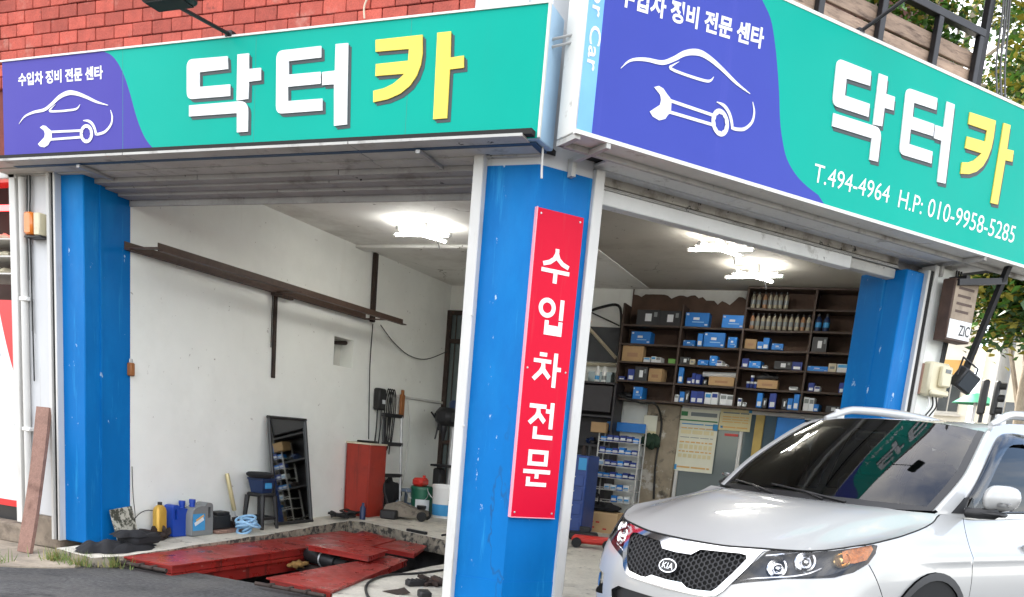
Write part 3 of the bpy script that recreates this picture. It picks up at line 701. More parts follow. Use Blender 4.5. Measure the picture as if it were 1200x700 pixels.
# vertical lettering, read from the top down
vs, fs, bx = text_shape('Doctor Car', .012)
a = FB.px(688, 80)[0]; top_w, bot_w = FB.px(690, -95)[1], FB.px(689, 82)[1]; hw = .075
mb = MB(); P = []
for x, y in vs:
    t = (x - bx[0]) / (bx[2] - bx[0]); h = (y - bx[1]) / (bx[3] - bx[1])
    P.append(FB.o + FB.u * (sL + .022 + hw * h) + ZV * (top_w + (bot_w - top_w) * t) + FB.n * .003)
mb.add(P, fs); part('side_lettering', mb, 'sign_white', sgB, smooth=False)
# steel under the sign
for s in (.22, 3.86):
    mb = MB(); mb.box(Bp(s, wB - .03, .20), (.03, .44, .03), rot_to(BD)); mb.box(Bp(s, wB - .075, .03), (.03, .05, .10), rot_to(BD)); part('bracket', mb, 'soffit', sgB)
mb = MB(); mb.box(FB.o + FB.u * (sL + sR) / 2 - FB.n * .205 + ZV * (wB - .022), (sR - sL, .03, .03), rot_to(BD)); mb.box(FB.o + FB.u * (sL + .02) - FB.n * .11 + ZV * (wB - .022), (.035, .19, .03), rot_to(BD)); part('frame', mb, 'soffit', sgB)
# strut that props the far end of the sign
p0, p1 = FB.o + FB.u * 4.05 - FB.n * .1 + ZV * (wB - .04), Bp(4.14, 2.0, .02)

# ---- red upright sign on the column
q = [FRD.px(629, 243), FRD.px(684, 255), FRD.px(600, 606), FRD.px(650, 607)]
u0, u1 = (q[0][0] + q[2][0]) / 2, (q[1][0] + q[3][0]) / 2; w1, w0 = (q[0][1] + q[1][1]) / 2, (q[2][1] + q[3][1]) / 2
rs = thing('column_sign', 'tall red upright sign with white lettering on the blue corner column', 'sign', FRD.o + FRD.u * (u0 + u1) / 2 + ZV * w0)
mb = MB(); FRD.plate(mb, [(u0, w0), (u1, w0), (u1, w1), (u0, w1)], -.029, 0); part('panel', mb, 'sign_red', rs)
mb = MB(); FRD.plate(mb, [(u0 - .006, w0 - .004), (u0, w0 - .004), (u0, w1 + .004), (u0 - .006, w1 + .004)], -.029, .002); FRD.plate(mb, [(u0, w0 - .006), (u1 + .004, w0 - .006), (u1 + .004, w0), (u0, w0)], -.029, .002); part('rim', mb, 'sign_pink', rs)
for uu in (u0 + .025, u1 - .025):
    for ww in (w0 + .03, (w0 + w1) / 2, w1 - .03):
        mb = MB(); mb.lathe([(.007, 0), (.006, .003), (0, .004)], FRD.o + FRD.u * uu + ZV * ww, 10, FRD.n); part('screw', mb, 'galv', rs)
# five syllables, strokes on a 100 x 100 cell
SYL = {
 'su': [[(44, 96), (56, 96), (56, 84), (62, 72), (74, 63), (94, 56), (90, 45), (68, 52), (50, 66), (32, 52), (10, 45), (6, 56), (26, 63), (38, 72), (44, 84)], [(4, 40), (96, 40), (96, 29), (4, 29)], [(44, 30), (57, 30), (57, 2), (44, 2)]],
 'ip': ['ring', [(76, 98), (89, 98), (89, 44), (76, 44)], [(30, 40), (43, 40), (43, 28), (76, 28), (76, 40), (89, 40), (89, 2), (30, 2)]],
 'cha': [[(24, 96), (48, 96), (48, 85), (24, 85)], [(6, 78), (64, 78), (64, 67), (44, 67), (46, 52), (66, 32), (58, 22), (38, 40), (14, 16), (4, 24), (26, 46), (32, 58), (32, 67), (6, 67)], [(72, 98), (85, 98), (85, 60), (99, 60), (99, 48), (85, 48), (85, 2), (72, 2)]],
 'jeon': [[(6, 92), (62, 92), (62, 81), (42, 81), (44, 70), (64, 52), (56, 42), (38, 58), (14, 38), (4, 46), (26, 64), (30, 72), (30, 81), (6, 81)], [(76, 98), (89, 98), (89, 30), (76, 30), (76, 70), (62, 70), (62, 81), (76, 81)], [(24, 34), (37, 34), (37, 13), (92, 13), (92, 2), (24, 2)]],
 'mun': ['box', [(4, 46), (96, 46), (96, 35), (57, 35), (57, 22), (44, 22), (44, 35), (4, 35)], [(16, 26), (29, 26), (29, 12), (86, 12), (86, 1), (16, 1)]]}
cells = [('su', (633, 286), (668, 337)), ('ip', (630, 346), (663, 397)), ('cha', (620, 409), (660, 457)), ('jeon', (615, 468), (656, 518)), ('mun', (611, 525), (649, 572))]
for nm, a, b in cells:
    qa, qb = FRD.px(*a), FRD.px(*b); du = abs(qb[0] - qa[0]) * .98; h = (qa[1] - qb[1])
    cu = (qa[0] + qb[0]) / 2; cu = (u0 + u1) / 2 - .004 if abs(cu - (u0 + u1) / 2) < .08 else cu
    du = .225; x0 = cu - du / 2; f = lambda p: (x0 + p[0] / 100 * du, qb[1] + p[1] / 100 * h)
    mb = MB()
    for s in SYL[nm]:
        if s == 'ring' or s == 'box':
            n = 28 if s == 'ring' else 4
            if s == 'ring': O_ = [(34 + 28 * cos(2 * PI * i / n), 72 + 26 * sin(2 * PI * i / n)) for i in range(n)]; I_ = [(34 + 15 * cos(2 * PI * i / n), 72 + 14 * sin(2 * PI * i / n)) for i in range(n)]
            else: O_ = [(16, 98), (16, 56), (84, 56), (84, 98)]; I_ = [(29, 87), (29, 67), (71, 67), (71, 87)]
            for i in range(n):
                j = (i + 1) % n; FRD.plate(mb, [f(O_[i]), f(O_[j]), f(I_[j]), f(I_[i])], .0005, .003)
        else: FRD.plate(mb, [f(p) for p in s], .0005 + .0002, .0032)
    part('letter', mb, 'sign_white', rs, smooth=False)
# ---------------------------------------------------------------- the parked car
M('car_paint', (0.43, 0.432, 0.425), .44, metal=.32, coat=1.0, var=.02, vs=2)
M('car_black', (0.012, 0.012, 0.013), .45)
M('car_trim', (0.03, 0.03, 0.032), .6, bump=.1, bs=200)
M('car_gap', (0.01, 0.01, 0.01), .9)
M('chrome', (0.60, 0.61, 0.63), .10, metal=1.0)
M('satin_chrome', (0.62, 0.63, 0.64), .25, metal=1.0)
M('lamp_house', (0.035, 0.036, 0.04), .35)
M('lamp_reflector', (0.75, 0.75, 0.76), .12, metal=1.0)
M('lamp_amber', (0.80, 0.24, 0.03), .3, coat=.5, var=.45, vs=45, bump=.6, bs=90)
M('lamp_warm', (.85, .55, .22), .15, metal=.8)  # warm tint puts a yellowish glint beside the amber into the metal
M('lamp_red', (0.45, 0.01, 0.01), .2, coat=.6)
M('seat_cloth', (0.02, 0.02, 0.022), .85)
glass_mat('windscreen', (0.25, 0.30, 0.27), .80)
glass_mat('side_glass', (0.02, 0.025, 0.025), .96, ior=1.33)
glass_mat('visor', (.35, .37, .36), .8, .06)
glass_mat('lamp_lens', (0.9, 0.92, 0.94), .10)

def pchip(xs, ys):
    xs = np.array(xs, float); ys = np.array(ys, float); h = np.diff(xs); d = np.diff(ys) / h; m = np.zeros(len(xs)); m[0] = d[0]; m[-1] = d[-1]
    for i in range(1, len(xs) - 1):
        if d[i - 1] * d[i] > 0: w1, w2 = 2 * h[i] + h[i - 1], h[i] + 2 * h[i - 1]; m[i] = (w1 + w2) / (w1 / d[i - 1] + w2 / d[i])
    def f(x):
        x = min(max(x, xs[0]), xs[-1]); i = min(max(int(np.searchsorted(xs, x)) - 1, 0), len(xs) - 2)
        t = (x - xs[i]) / h[i]; t2, t3 = t * t, t ** 3
        return float((2 * t3 - 3 * t2 + 1) * ys[i] + (t3 - 2 * t2 + t) * h[i] * m[i] + (-2 * t3 + 3 * t2) * ys[i + 1] + (t3 - t2) * h[i] * m[i + 1])
    N_ = 1500; x0_, x1_ = float(xs[0]), float(xs[-1]); tab = [f(x0_ + (x1_ - x0_) * i / N_) for i in range(N_ + 1)] + [0]; tab[-1] = tab[-2]
    def g(x):
        u = (x - x0_) / (x1_ - x0_) * N_; u = 0.0 if u < 0 else (float(N_) if u > N_ else u); i = int(u); return tab[i] + (tab[i + 1] - tab[i]) * (u - i)
    return g
def sstep(a, b, x): t = min(1, max(0, (x - a) / (b - a))); return t * t * (3 - 2 * t)

# plan line at bumper height: from the nose round the corner, along the side, round the tail
_pl = [(-.07, 0), (-.062, .18), (-.040, .36), (.005, .54), (.07, .69), (.18, .81), (.35, .885), (.62, .925), (.95, .936), (1.5, .930), (2.3, .934), (3.1, .936), (3.65, .938), (4.05, .915), (4.36, .85), (4.55, .70), (4.64, .42), (4.665, 0)]
PLAN = [Vector(p) for p in smooth_line(_pl, 14)]
_s = [0.0]
for a, b in zip(PLAN[:-1], PLAN[1:]): _s.append(_s[-1] + (b - a).length)
_px = [p.x for p in PLAN]; _py = [p.y for p in PLAN]; TMAX = _s[-1]
_NP = 4000; _tx = np.interp(np.linspace(0, TMAX, _NP + 1), _s, _px).tolist(); _ty = np.interp(np.linspace(0, TMAX, _NP + 1), _s, _py).tolist(); _tx.append(_tx[-1]); _ty.append(_ty[-1])
def plan(t):
    u = min(max(t / TMAX, 0.0), 1.0) * _NP; i = int(u); f = u - i; return Vector((_tx[i] + (_tx[i + 1] - _tx[i]) * f, _ty[i] + (_ty[i + 1] - _ty[i]) * f))
def plan_n(t):
    d = plan(min(TMAX, t + .03)) - plan(max(0, t - .03)); d.normalize(); n = Vector((-d.y, d.x))
    if t < .02: n = Vector((-1, n.y * t / .02)).normalized()
    return n
def tX(x): return float(np.interp(x, _px, _s))
_i6 = next(i for i, p in enumerate(PLAN) if p.x > .5)
def tY(y): return float(np.interp(y, _py[:_i6], _s[:_i6]))
_front = pchip([.15, .22, .3, .45, .56, .62, .69, .76, .84, .95, 1.1], [.06, .035, .012, 0, .004, .012, .03, .06, .105, .19, .3])
_side = pchip([.15, .22, .3, .45, .6, .72, .82, .9, .97, 1.05, 1.1, 1.25], [.07, .05, .03, .006, 0, .003, .014, .036, .07, .105, .122, .15])
def inset(t, z):
    x = plan(t).x; w = sstep(.05, .52, x) if x < 2 else 1 - .35 * sstep(4.2, 4.6, x)
    v = _front(z) * (1 - w) + _side(z) * w
    v -= .010 * math.exp(-((z - .865) / .022) ** 2) * sstep(.5, 1.2, x) * (1 - sstep(4.0, 4.3, x))
    return v
_z1 = pchip([0, tY(.25), tY(.5), tX(.16), tX(.30), tX(.48), tX(.74), tX(1.06), tX(1.14), tX(1.25), tX(1.45), tX(2.3), tX(3.3), tX(4.2), tX(4.6), TMAX],
            [.842, .845, .862, .884, .910, .946, .988, 1.058, 1.096, 1.098, 1.080, 1.105, 1.165, 1.215, 1.20, 1.19])
def belt(t, z, out=0.0):
    p = plan(t); n = plan_n(t); d = out - inset(t, z); y = max(0.0, p.y + n.y * d) if t < 1e-6 or t > TMAX - 1e-6 else p.y + n.y * d
    return Vector((p.x + n.x * d, y, z))
def belt_n(t, z):
    e = .012; a, b = belt(min(TMAX, t + e), z), belt(max(0, t - e), z); c, d = belt(t, z + e), belt(t, z - e)
    n = (a - b).cross(c - d); n.normalize()
    if t < .002 or t > TMAX - .002: n.y = 0; n.normalize()
    pn = plan_n(t)
    return n if n.x * pn.x + n.y * pn.y > 0 else -n

# pose: nose on the ground plane and heading
YAW = radians(-120.8); NOSE = Vector((-.985, 4.69, 0)); FWD = Vector((cos(YAW), sin(YAW), 0)); LFT = Vector((-sin(YAW), cos(YAW), 0))
def W(p, side=1): return NOSE - FWD * p[0] + LFT * (p[1] * side) + ZV * p[2]
def Wn(n, side=1): return -FWD * n[0] + LFT * (n[1] * side) + ZV * n[2]
car = thing('parked_car', 'silver white sport utility car parked nose out before the right bay', 'car', NOSE - FWD * 2.34, YAW)

def inpoly(p, P):
    x, y = p; c = False; k = len(P); j = k - 1
    for i in range(k):
        if (P[i][1] > y) != (P[j][1] > y) and x < (P[j][0] - P[i][0]) * (y - P[i][1]) / (P[j][1] - P[i][1]) + P[i][0]: c = not c
        j = i
    return c
def cdt(points, loops):
    vs = [Vector(p) for p in points]; es = []
    for L_, closed in loops:
        o = len(vs); vs += [Vector(p) for p in L_]; k = len(L_)
        es += [(o + i, o + (i + 1) % k) for i in range(k if closed else k - 1)]
    v, e, f, *_ = delaunay_2d_cdt(vs, es, [], 0, 1e-6)
    return [tuple(p) for p in v], [tuple(q) for q in f]
def dens(P, step, closed=True):
    out = []; k = len(P)
    for i in range(k if closed else k - 1):
        a, b = Vector(P[i]), Vector(P[(i + 1) % k]); n = max(1, int((b - a).length / step))
        out += [tuple(a + (b - a) * j / n) for j in range(n)]
    if not closed: out.append(tuple(P[-1]))
    return out

def z1(t): return _z1(t)
def Tz(lst):      # ('y', v, z) / ('x', v, z) -> (t, z); z None = on the top edge
    return [((tY(v) if a == 'y' else tX(v)), (z if z is not None else z1(tY(v) if a == 'y' else tX(v)) - .006)) for a, v, z in lst]
GRILLE = Tz([('y', 0, .768), ('y', .11, .772), ('y', .155, .806), ('y', .40, .822), ('y', .438, .818), ('y', .447, .800), ('y', .40, .72), ('y', .335, .632), ('y', .31, .612), ('y', .20, .600), ('y', .155, .602), ('y', .115, .622), ('y', 0, .618)])
CHROME = Tz([('y', 0, None), ('y', .15, None), ('y', .3, None), ('y', .45, None), ('y', .535, None), ('y', .515, .845), ('y', .47, .76), ('y', .38, .628), ('y', .34, .592), ('y', .28, .578), ('y', 0, .566)])
HEAD = Tz([('y', .555, None), ('y', .64, None), ('x', .15, None), ('x', .25, None), ('x', .36, None), ('x', .47, None), ('x', .495, .935), ('x', .47, .895), ('x', .42, .845), ('x', .34, .80), ('x', .24, .768), ('y', .66, .735), ('y', .56, .708), ('y', .46, .682), ('y', .405, .662), ('y', .385, .658), ('y', .43, .715), ('y', .50, .80), ('y', .535, .85)])
INTAKE = Tz([('y', 0, .505), ('y', .40, .505), ('y', .47, .47), ('y', .43, .335), ('y', 0, .325)])
FOG = Tz([('y', .60, .545), ('y', .74, .56), ('x', .30, .53), ('x', .30, .44), ('y', .74, .40), ('y', .58, .42)])
def arc(cx, cz, r, n=40): return [(tX(cx + r * cos(2 * PI * i / n)), cz + r * sin(2 * PI * i / n)) for i in range(n)]
WX0, WX1, WZ, WR_ = .985, 3.685, .365, .395
ARCH = [arc(WX0, WZ, WR_), arc(WX1, WZ, WR_)]; CLAD = [arc(WX0, WZ, WR_ + .042), arc(WX1, WZ, WR_ + .042)]
SILL = [(tX(1.28), .15), (tX(1.28), .40), (tX(3.4), .43), (tX(3.4), .15)]
def strip(P, w=.006):
    P = [tuple(p) for p in smooth_line(P, 6)]; r = ribbon(P, [w] * len(P)); return r
DOOR1 = [(tX(1.40), z1(tX(1.40)) - .002), (tX(1.395), .95), (tX(1.40), .70), (tX(1.385), .50), (tX(1.37), .42)]
DOOR2 = [(tX(2.42), z1(tX(2.42)) - .002), (tX(2.43), .8), (tX(2.41), .43)]
DOOR3 = [(tX(3.46), z1(tX(3.46)) - .002), (tX(3.44), .95), (tX(3.30), .78), (tX(3.22), .60)]
BUMP = [(tX(.425), .842), (tX(.47), .78), (tX(.555), .655)]
TAILL = [(tX(4.15), 1.12), (tX(4.5), 1.14), (tX(4.62), 1.12), (tX(4.60), .93), (tX(4.4), .93)]
SEAMS = [strip(DOOR1), strip(DOOR2), strip(DOOR3), strip(BUMP, .005)]
pts = []
st = .045
nt = int(TMAX / st)
for i in range(1, nt):
    t = i * TMAX / nt; zt = z1(t); z = .20
    while z < zt - .02: pts.append((t, z)); z += .034
topl = [(i * TMAX / nt, z1(i * TMAX / nt)) for i in range(nt + 1)]
dom = [(0, .19)] + [(i * TMAX / nt, .19) for i in range(1, nt)] + [(TMAX, .19)] + list(reversed(topl))
loops = [(dens(dom, .05), True)]
for P in (GRILLE, CHROME, HEAD, INTAKE, FOG, *ARCH, *CLAD, TAILL, SILL): loops.append((dens(P, .03), True))
for P in SEAMS: loops.append((P, True))
# keep free grid points a little off the feature lines so triangles stay even
feat = np.array([p for L_, c_ in loops[1:] for p in L_])
pts = [p for p in pts if np.min(np.hypot(feat[:, 0] - p[0], feat[:, 1] - p[1])) > .012]
V2, F2 = cdt(pts, loops)
REG = {}
tB1 = lambda z: float(np.interp(z, [p[1] for p in reversed(BUMP)], [p[0] for p in reversed(BUMP)]))
tD1 = lambda z: float(np.interp(z, [p[1] for p in reversed(DOOR1)], [p[0] for p in reversed(DOOR1)]))
tD3 = lambda z: float(np.interp(z, [p[1] for p in reversed(DOOR3)], [p[0] for p in reversed(DOOR3)]))
for f in F2:
    c = (sum(V2[i][0] for i in f) / 3, sum(V2[i][1] for i in f) / 3)
    if not inpoly(c, dom): continue
    if any(inpoly(c, a) for a in ARCH): continue
    if inpoly(c, GRILLE): continue
    if inpoly(c, CHROME): k = 'chrome'
    elif inpoly(c, HEAD): k = 'head'
    elif inpoly(c, INTAKE): k = 'intake'
    elif inpoly(c, FOG): k = 'fog'
    elif any(inpoly(c, a) for a in CLAD): k = 'clad_f' if c[0] < tX(2) else 'clad_r'
    elif inpoly(c, SILL): k = 'sill'
    elif inpoly(c, TAILL): k = 'tail'
    elif any(inpoly(c, a) for a in SEAMS): k = 'seam'
    elif c[0] < tB1(c[1]): k = 'bumper'
    elif c[0] < tD1(c[1]): k = 'fender'
    elif c[0] < tX(2.42): k = 'door_f'
    elif c[0] < tD3(c[1]): k = 'door_r'
    else: k = 'quarter'
    REG.setdefault(k, []).append(f)

def belt_part(mb, key, side, out=0.0, flatn=False):
    idx = {}
    for f in REG[key]:
        q = []
        for i in f:
            if i not in idx:
                t, z = V2[i]; idx[i] = len(mb.v); mb.v.append(W(belt(t, z, out), side)); mb.n.append(Wn(belt_n(t, z), side))
            q.append(idx[i])
        P = [mb.v[i] for i in q]; nn = (P[1] - P[0]).cross(P[2] - P[0])
        if nn.dot(mb.n[q[0]]) < 0: q.reverse()
        mb.f.append(q); mb.mi.append(0)
def both(name, key, mat, out=0.0):
    mb = MB(); belt_part(mb, key, 1, out); belt_part(mb, key, -1, out); return part(name, mb, mat, car)
body = both('bumper', 'bumper', 'car_paint')
both('quarter_panel', 'quarter', 'car_paint')
both('grille_surround', 'chrome', 'chrome', .008)
both('lower_intake', 'intake', 'car_black', -.03)
for sd in (1, -1):
    mb = MB(); belt_part(mb, 'fender', sd); part('fender', mb, 'car_paint', car)
    for key in ('door_f', 'door_r'):
        mb = MB(); belt_part(mb, key, sd); d_ = part('door', mb, 'car_paint', car)
        xh = 2.22 if key == 'door_f' else 3.22; mh = MB()
        P = [W(belt(tX(xh - .20 + .2 * k / 8), .93 + .004 * k / 8, .012 + .03 * sin(PI * k / 8)), sd) for k in range(9)]
        mh.tube(P, .013, 8); part('door_handle', mh, 'car_paint', d_)
    for key in ('clad_f', 'clad_r'): mb = MB(); belt_part(mb, key, sd, .014); part('arch_trim', mb, 'car_trim', car)
    mb = MB(); belt_part(mb, 'sill', sd, .012); part('sill_trim', mb, 'car_trim', car)
    mb = MB(); belt_part(mb, 'seam', sd, -.006); part('panel_gap', mb, 'car_gap', car)
    mb = MB(); belt_part(mb, 'tail', sd, .004); part('tail_lamp', mb, 'lamp_red', car)
    mb = MB(); belt_part(mb, 'fog', sd, -.04); fg = part('fog_pocket', mb, 'car_black', car)
    mb = MB(); c_ = belt(tY(.72), .485, -.02); nn = Wn(belt_n(tY(.72), .485), sd)
    mb.lathe([(.048, 0), (.048, .008), (.04, .012), (.0, .015)], W(c_, sd), 20, nn); part('fog_lamp', mb, 'lamp_reflector', fg)

# headlamps: lens at the skin, dark housing behind, two round units and an amber corner
for sd in (1, -1):
    mb = MB(); belt_part(mb, 'head', sd, .002); hl = part('headlamp', mb, 'lamp_lens', car)
    mb = MB(); belt_part(mb, 'head', sd, -.062)
    part('lamp_housing', mb, 'lamp_house', hl)
    mb = MB(); H = dens(HEAD, .03); k = len(H)
    a_ = [W(belt(t, z, .003), sd) for t, z in H]; b_ = [W(belt(t, z, -.063), sd) for t, z in H]
    mb.add(a_ + b_, [(i, (i + 1) % k, k + (i + 1) % k, k + i) for i in range(k)]); part('lamp_wall', mb, 'lamp_house', hl)
    for (yy, zz, rr, dp) in ((.605, .775, .056, -.030), (.745, .822, .056, -.032)):
        c_ = belt(tY(yy), zz, dp); n_ = belt_n(tY(yy), zz); n_ = (n_ + Vector((-.9, 0, .1))).normalized()
        mb = MB(); mb.lathe([(rr, -.012), (rr, .006), (rr * .86, .010), (rr * .80, .002), (rr * .5, -.006), (rr * .30, .004), (rr * .16, .010), (0.001, .012)], W(c_, sd), 28, Wn(n_, sd)); part('headlight_unit', mb, 'lamp_reflector', hl)
    mb = MB()
    aa = [(tX(.30), .838), (tX(.36), .842), (tX(.43), .862), (tX(.475), .915), (tX(.468), .935), (tX(.36), .912), (tX(.30), .892)]
    vs_, fs_ = cdt([], [(dens(aa, .025), True)])
    fs_ = [f for f in fs_ if inpoly((sum(vs_[i][0] for i in f) / 3, sum(vs_[i][1] for i in f) / 3), aa)]
    mb.add([W(belt(t, z, -.012), sd) for t, z in vs_], fs_); part('turn_indicator', mb, 'lamp_amber', hl)
    c_ = belt(tX(.305), .850, -.030); n_ = (belt_n(tX(.305), .850) + Vector((-.7, 0, .1))).normalized(); rr = .040
    mb = MB(); mb.lathe([(rr, -.012), (rr, .004), (rr * .85, .008), (rr * .7, -.002), (rr * .3, -.01), (0.001, -.012)], W(c_, sd), 24, Wn(n_, sd)); part('corner_reflector', mb, 'lamp_warm', hl)
    mb = MB(); L_ = [W(belt(tY(y_), z_, -.018), sd) for y_, z_ in ((.42, .678), (.50, .706), (.60, .728), (.70, .748), (.77, .772), (.815, .80))]; mb.tube(smooth_line(L_, 4), .007, 6); part('chrome_strip', mb, 'lamp_reflector', hl)
    mb = MB(); L_ = [W(belt(tY(y_), z_, -.02), sd) for y_, z_ in ((.53, .826), (.60, .842), (.70, .868), (.77, .888))]; mb.tube(smooth_line(L_, 4), .006, 6); part('chrome_strip', mb, 'lamp_reflector', hl)

# grille: black hollow, honeycomb, badge
mb = MB()
GI = dens(GRILLE, .03)
vs_, fs_ = cdt([(tY(.06 * i + .03), .61 + .03 * j) for i in range(8) for j in range(7)], [(GI, True)])
fs_ = [f for f in fs_ if inpoly((sum(vs_[i][0] for i in f) / 3, sum(vs_[i][1] for i in f) / 3), GRILLE)]
for sd in (1, -1): mb.add([W(belt(t, z, -.035), sd) for t, z in vs_], fs_ if sd > 0 else [tuple(reversed(f)) for f in fs_])
gl_ = part('grille', mb, 'car_gap', car)
mb = MB()
for sd in (1, -1):
    GR = [p for p in GI]; k = len(GR)
    a_ = [W(belt(t, z, .008), sd) for t, z in GR]; b_ = [W(belt(t, z, -.036), sd) for t, z in GR]
    fs_ = [(i, (i + 1) % k, k + (i + 1) % k, k + i) for i in range(k) if not (GR[i][0] < 1e-6 and GR[(i + 1) % k][0] < 1e-6)]
    mb.add(a_ + b_, fs_)
part('grille_lip', mb, 'chrome', gl_)
mb = MB(); hr = .0165; pitx, pitz = hr * 1.5 * 1.12, hr * 1.732
def seg(mb, p, q):
    (y0, z0), (y1, z1_) = p, q
    for s_ in (0, 1): pass
    P = []
    for y, z in (p, q):
        c_ = belt(tY(abs(y)), z, -.010); P.append(W(c_, 1 if y >= 0 else -1))
    mb.tube(P, .0042, 5, caps=False)
done = set()
for i in range(-30, 31):
    for j in range(-2, 12):
        cy_, cz_ = i * pitx, .60 + (j + .5 * (i % 2)) * pitz
        for k in range(6):
            a0, a1 = PI / 3 * k, PI / 3 * (k + 1)
            p = (cy_ + hr * 1.12 * cos(a0), cz_ + hr * sin(a0)); q = (cy_ + hr * 1.12 * cos(a1), cz_ + hr * sin(a1))
            key = tuple(sorted([(round(p[0], 3), round(p[1], 3)), (round(q[0], 3), round(q[1], 3))]))
            m_ = ((p[0] + q[0]) / 2, (p[1] + q[1]) / 2)
            if key in done or not inpoly((tY(abs(m_[0])) + 1e-4, m_[1]), GRILLE): continue
            done.add(key); seg(mb, p, q)
part('grille_mesh', mb, 'car_trim', gl_, kind='stuff')
# oval badge with its three letters
bc = belt(0, .692, .016); bn = Vector((-1, 0, .30)).normalized(); bu = Vector((0, 1, 0)); bw_ = bn.cross(bu)
bO, bU, bW, bN = W(bc), Wn(bu), Wn(bw_), Wn(bn)
if bW.z < 0: bW = -bW
def oval(a, b, n=36): return [(a * cos(2 * PI * i / n), b * sin(2 * PI * i / n)) for i in range(n)]
bU = -bU if bU.cross(bW).dot(bN) < 0 else bU
mb = MB(); mb.prism(oval(.062, .036), bO, bU, bW, -.02, .004, bN); bdg = part('badge', mb, 'car_black', car)
mb = MB(); O_, I_ = oval(.065, .039), oval(.0585, .0325)
for i in range(36):
    j = (i + 1) % 36; mb.prism([O_[i], O_[j], I_[j], I_[i]], bO, bU, bW, -.012, .008, bN)
part('badge_ring', mb, 'chrome', bdg)
mb = MB(); vs_, fs_, bx = text_shape('KIA', .03)
lay_text(mb, 'KIA', bO, bU, bW, bN, (-.040, -.017, .040, .017), .0065, .0); part('badge_lettering', mb, 'chrome', bdg, smooth=False)
mb = MB(); mb.tube([bO - bN * .03, bO - bN * .015], .03, 12); part('badge_mount', mb, 'car_black', bdg)
# number plate
mb = MB(); po = W(belt(0, .40, .02)); mb.box(po, (.02, .52, .11), rot_to(FWD), bev=.004); part('number_plate', mb, 'white_plastic', car)

# bonnet
Yf = lambda q: q * .832
def front_edge(q):
    t = tY(min(.9, Yf(q))) if q < .999 else tX(.485)
    # point of the top edge whose side offset is q
    lo, hi = 0.0, tX(.49)
    for _ in range(30):
        m_ = (lo + hi) / 2
        if belt(m_, z1(m_)).y < Yf(q): lo = m_
        else: hi = m_
    return belt(lo, z1(lo))
fe1 = front_edge(1.0)
def side_edge(r):
    x = fe1.x + (1.135 - fe1.x) * r; t = tX(x)
    return belt(t, z1(t))
se1 = side_edge(1.0)
nr, nq = 26, 33
def bonnet(r, q):
    a = abs(q); f = front_edge(a) if a < .995 else fe1; e = side_edge(r)
    xr = .985 + (se1.x - .985) * a ** 2.2; zr = 1.088 + (se1.z - 1.088) * a ** 2.5
    if a > .9999: return e
    x = f.x + (xr - f.x) * r; Y = e.y; y = a * Y
    pw = 1.9 - 1.0 * a ** 2; g = 1 - (1 - r) ** pw
    z = f.z + (zr - f.z) * g
    ze = f.z + (zr - f.z) * r
    if a > .75: # lean onto the wing line near the edge
        k = sstep(.75, 1.0, a); zl = e.z + (f.z - fe1.z) * (1 - r); z = z * (1 - k) + zl * k; x = x * (1 - k) + (e.x + (f.x - fe1.x) * (1 - r)) * k
    lc = .70 - .20 * (1 - r); z += .012 * sstep(lc + .10, lc - .06, a) * sstep(0, .18, r) * (1 - .4 * r)
    return Vector((x, y, z))
P = [[bonnet(i / (nr - 1), -1 + 2 * j / (nq - 1)) for j in range(nq)] for i in range(nr)]
P = [[Vector((p.x, abs(p.y) * (1 if j * 2 > nq - 1 else -1), p.z + .003)) for j, p in enumerate(row)] for row in P]
mb = MB(); mb.grid([[W(p) for p in row] for row in P])
n0 = (mb.v[1] - mb.v[0]).cross(mb.v[nq] - mb.v[0])
if n0.z < 0: mb.f = [list(reversed(f)) for f in mb.f]
bon = part('bonnet', mb, 'car_paint', car, sharp=60)
# dark shut line under the bonnet edge
mb = MB(); L_ = [W((p.x, p.y, p.z - .005)) for p in P[0]]; mb.tube(L_, .006, 6); part('shut_line', mb, 'car_gap', bon)
for j in (0, nq - 1):
    mb = MB(); mb.tube([W((row[j].x, row[j].y, row[j].z - .004)) for row in P], .0045, 6); part('shut_line', mb, 'car_gap', bon)

# greenhouse side: y as a function of height, cut in the (x, z) plane
def gy(x, z):
    a = (z - 1.08) / .55; y = .826 - .075 * a - .125 * a * a if a > 0 else .826
    y -= .05 * sstep(1.5, 1.1, x) + .10 * sstep(3.7, 4.55, x); return y
WSE = [tuple(p) for p in smooth_line([(1.185, 1.108), (1.31, 1.205), (1.50, 1.345), (1.70, 1.49), (1.85, 1.583), (1.95, 1.622), (2.15, 1.655)], 6)]
ROOF = [tuple(p) for p in smooth_line([(2.15, 1.655), (2.6, 1.678), (3.2, 1.678), (3.8, 1.645), (4.25, 1.59)], 6)]
BELTL = [(x, z1(tX(x)) - .002) for x in np.linspace(1.14, 4.45, 60)]
gdom = BELTL + [(4.52, 1.30)] + list(reversed(ROOF)) + list(reversed(WSE[:-1]))
WIN = [[(1.50, 1.115), (2.36, 1.135), (2.36, 1.59), (2.12, 1.588), (1.95, 1.562), (1.78, 1.465), (1.60, 1.33), (1.44, 1.20), (1.40, 1.13)],
       [(2.46, 1.14), (3.38, 1.185), (3.38, 1.575), (2.9, 1.60), (2.46, 1.595)],
       [(3.46, 1.20), (4.05, 1.25), (3.92, 1.50), (3.46, 1.565)]]
TRI = [(1.285, 1.085), (1.492, 1.112), (1.392, 1.128), (1.432, 1.195), (1.41, 1.19)]
TRI = [(1.29, 1.106), (1.46, 1.108), (1.39, 1.13), (1.43, 1.20), (1.40, 1.195)]
gp = [(x, z) for x in np.arange(1.15, 4.5, .05) for z in np.arange(1.1, 1.68, .035)]
gl = [(dens(gdom, .05), True)] + [(dens([(p[0], p[1]) for p in round_poly([(a, b, .03) for a, b in w_], 3)], .03), True) for w_ in WIN] + [(dens(TRI, .02), True)]
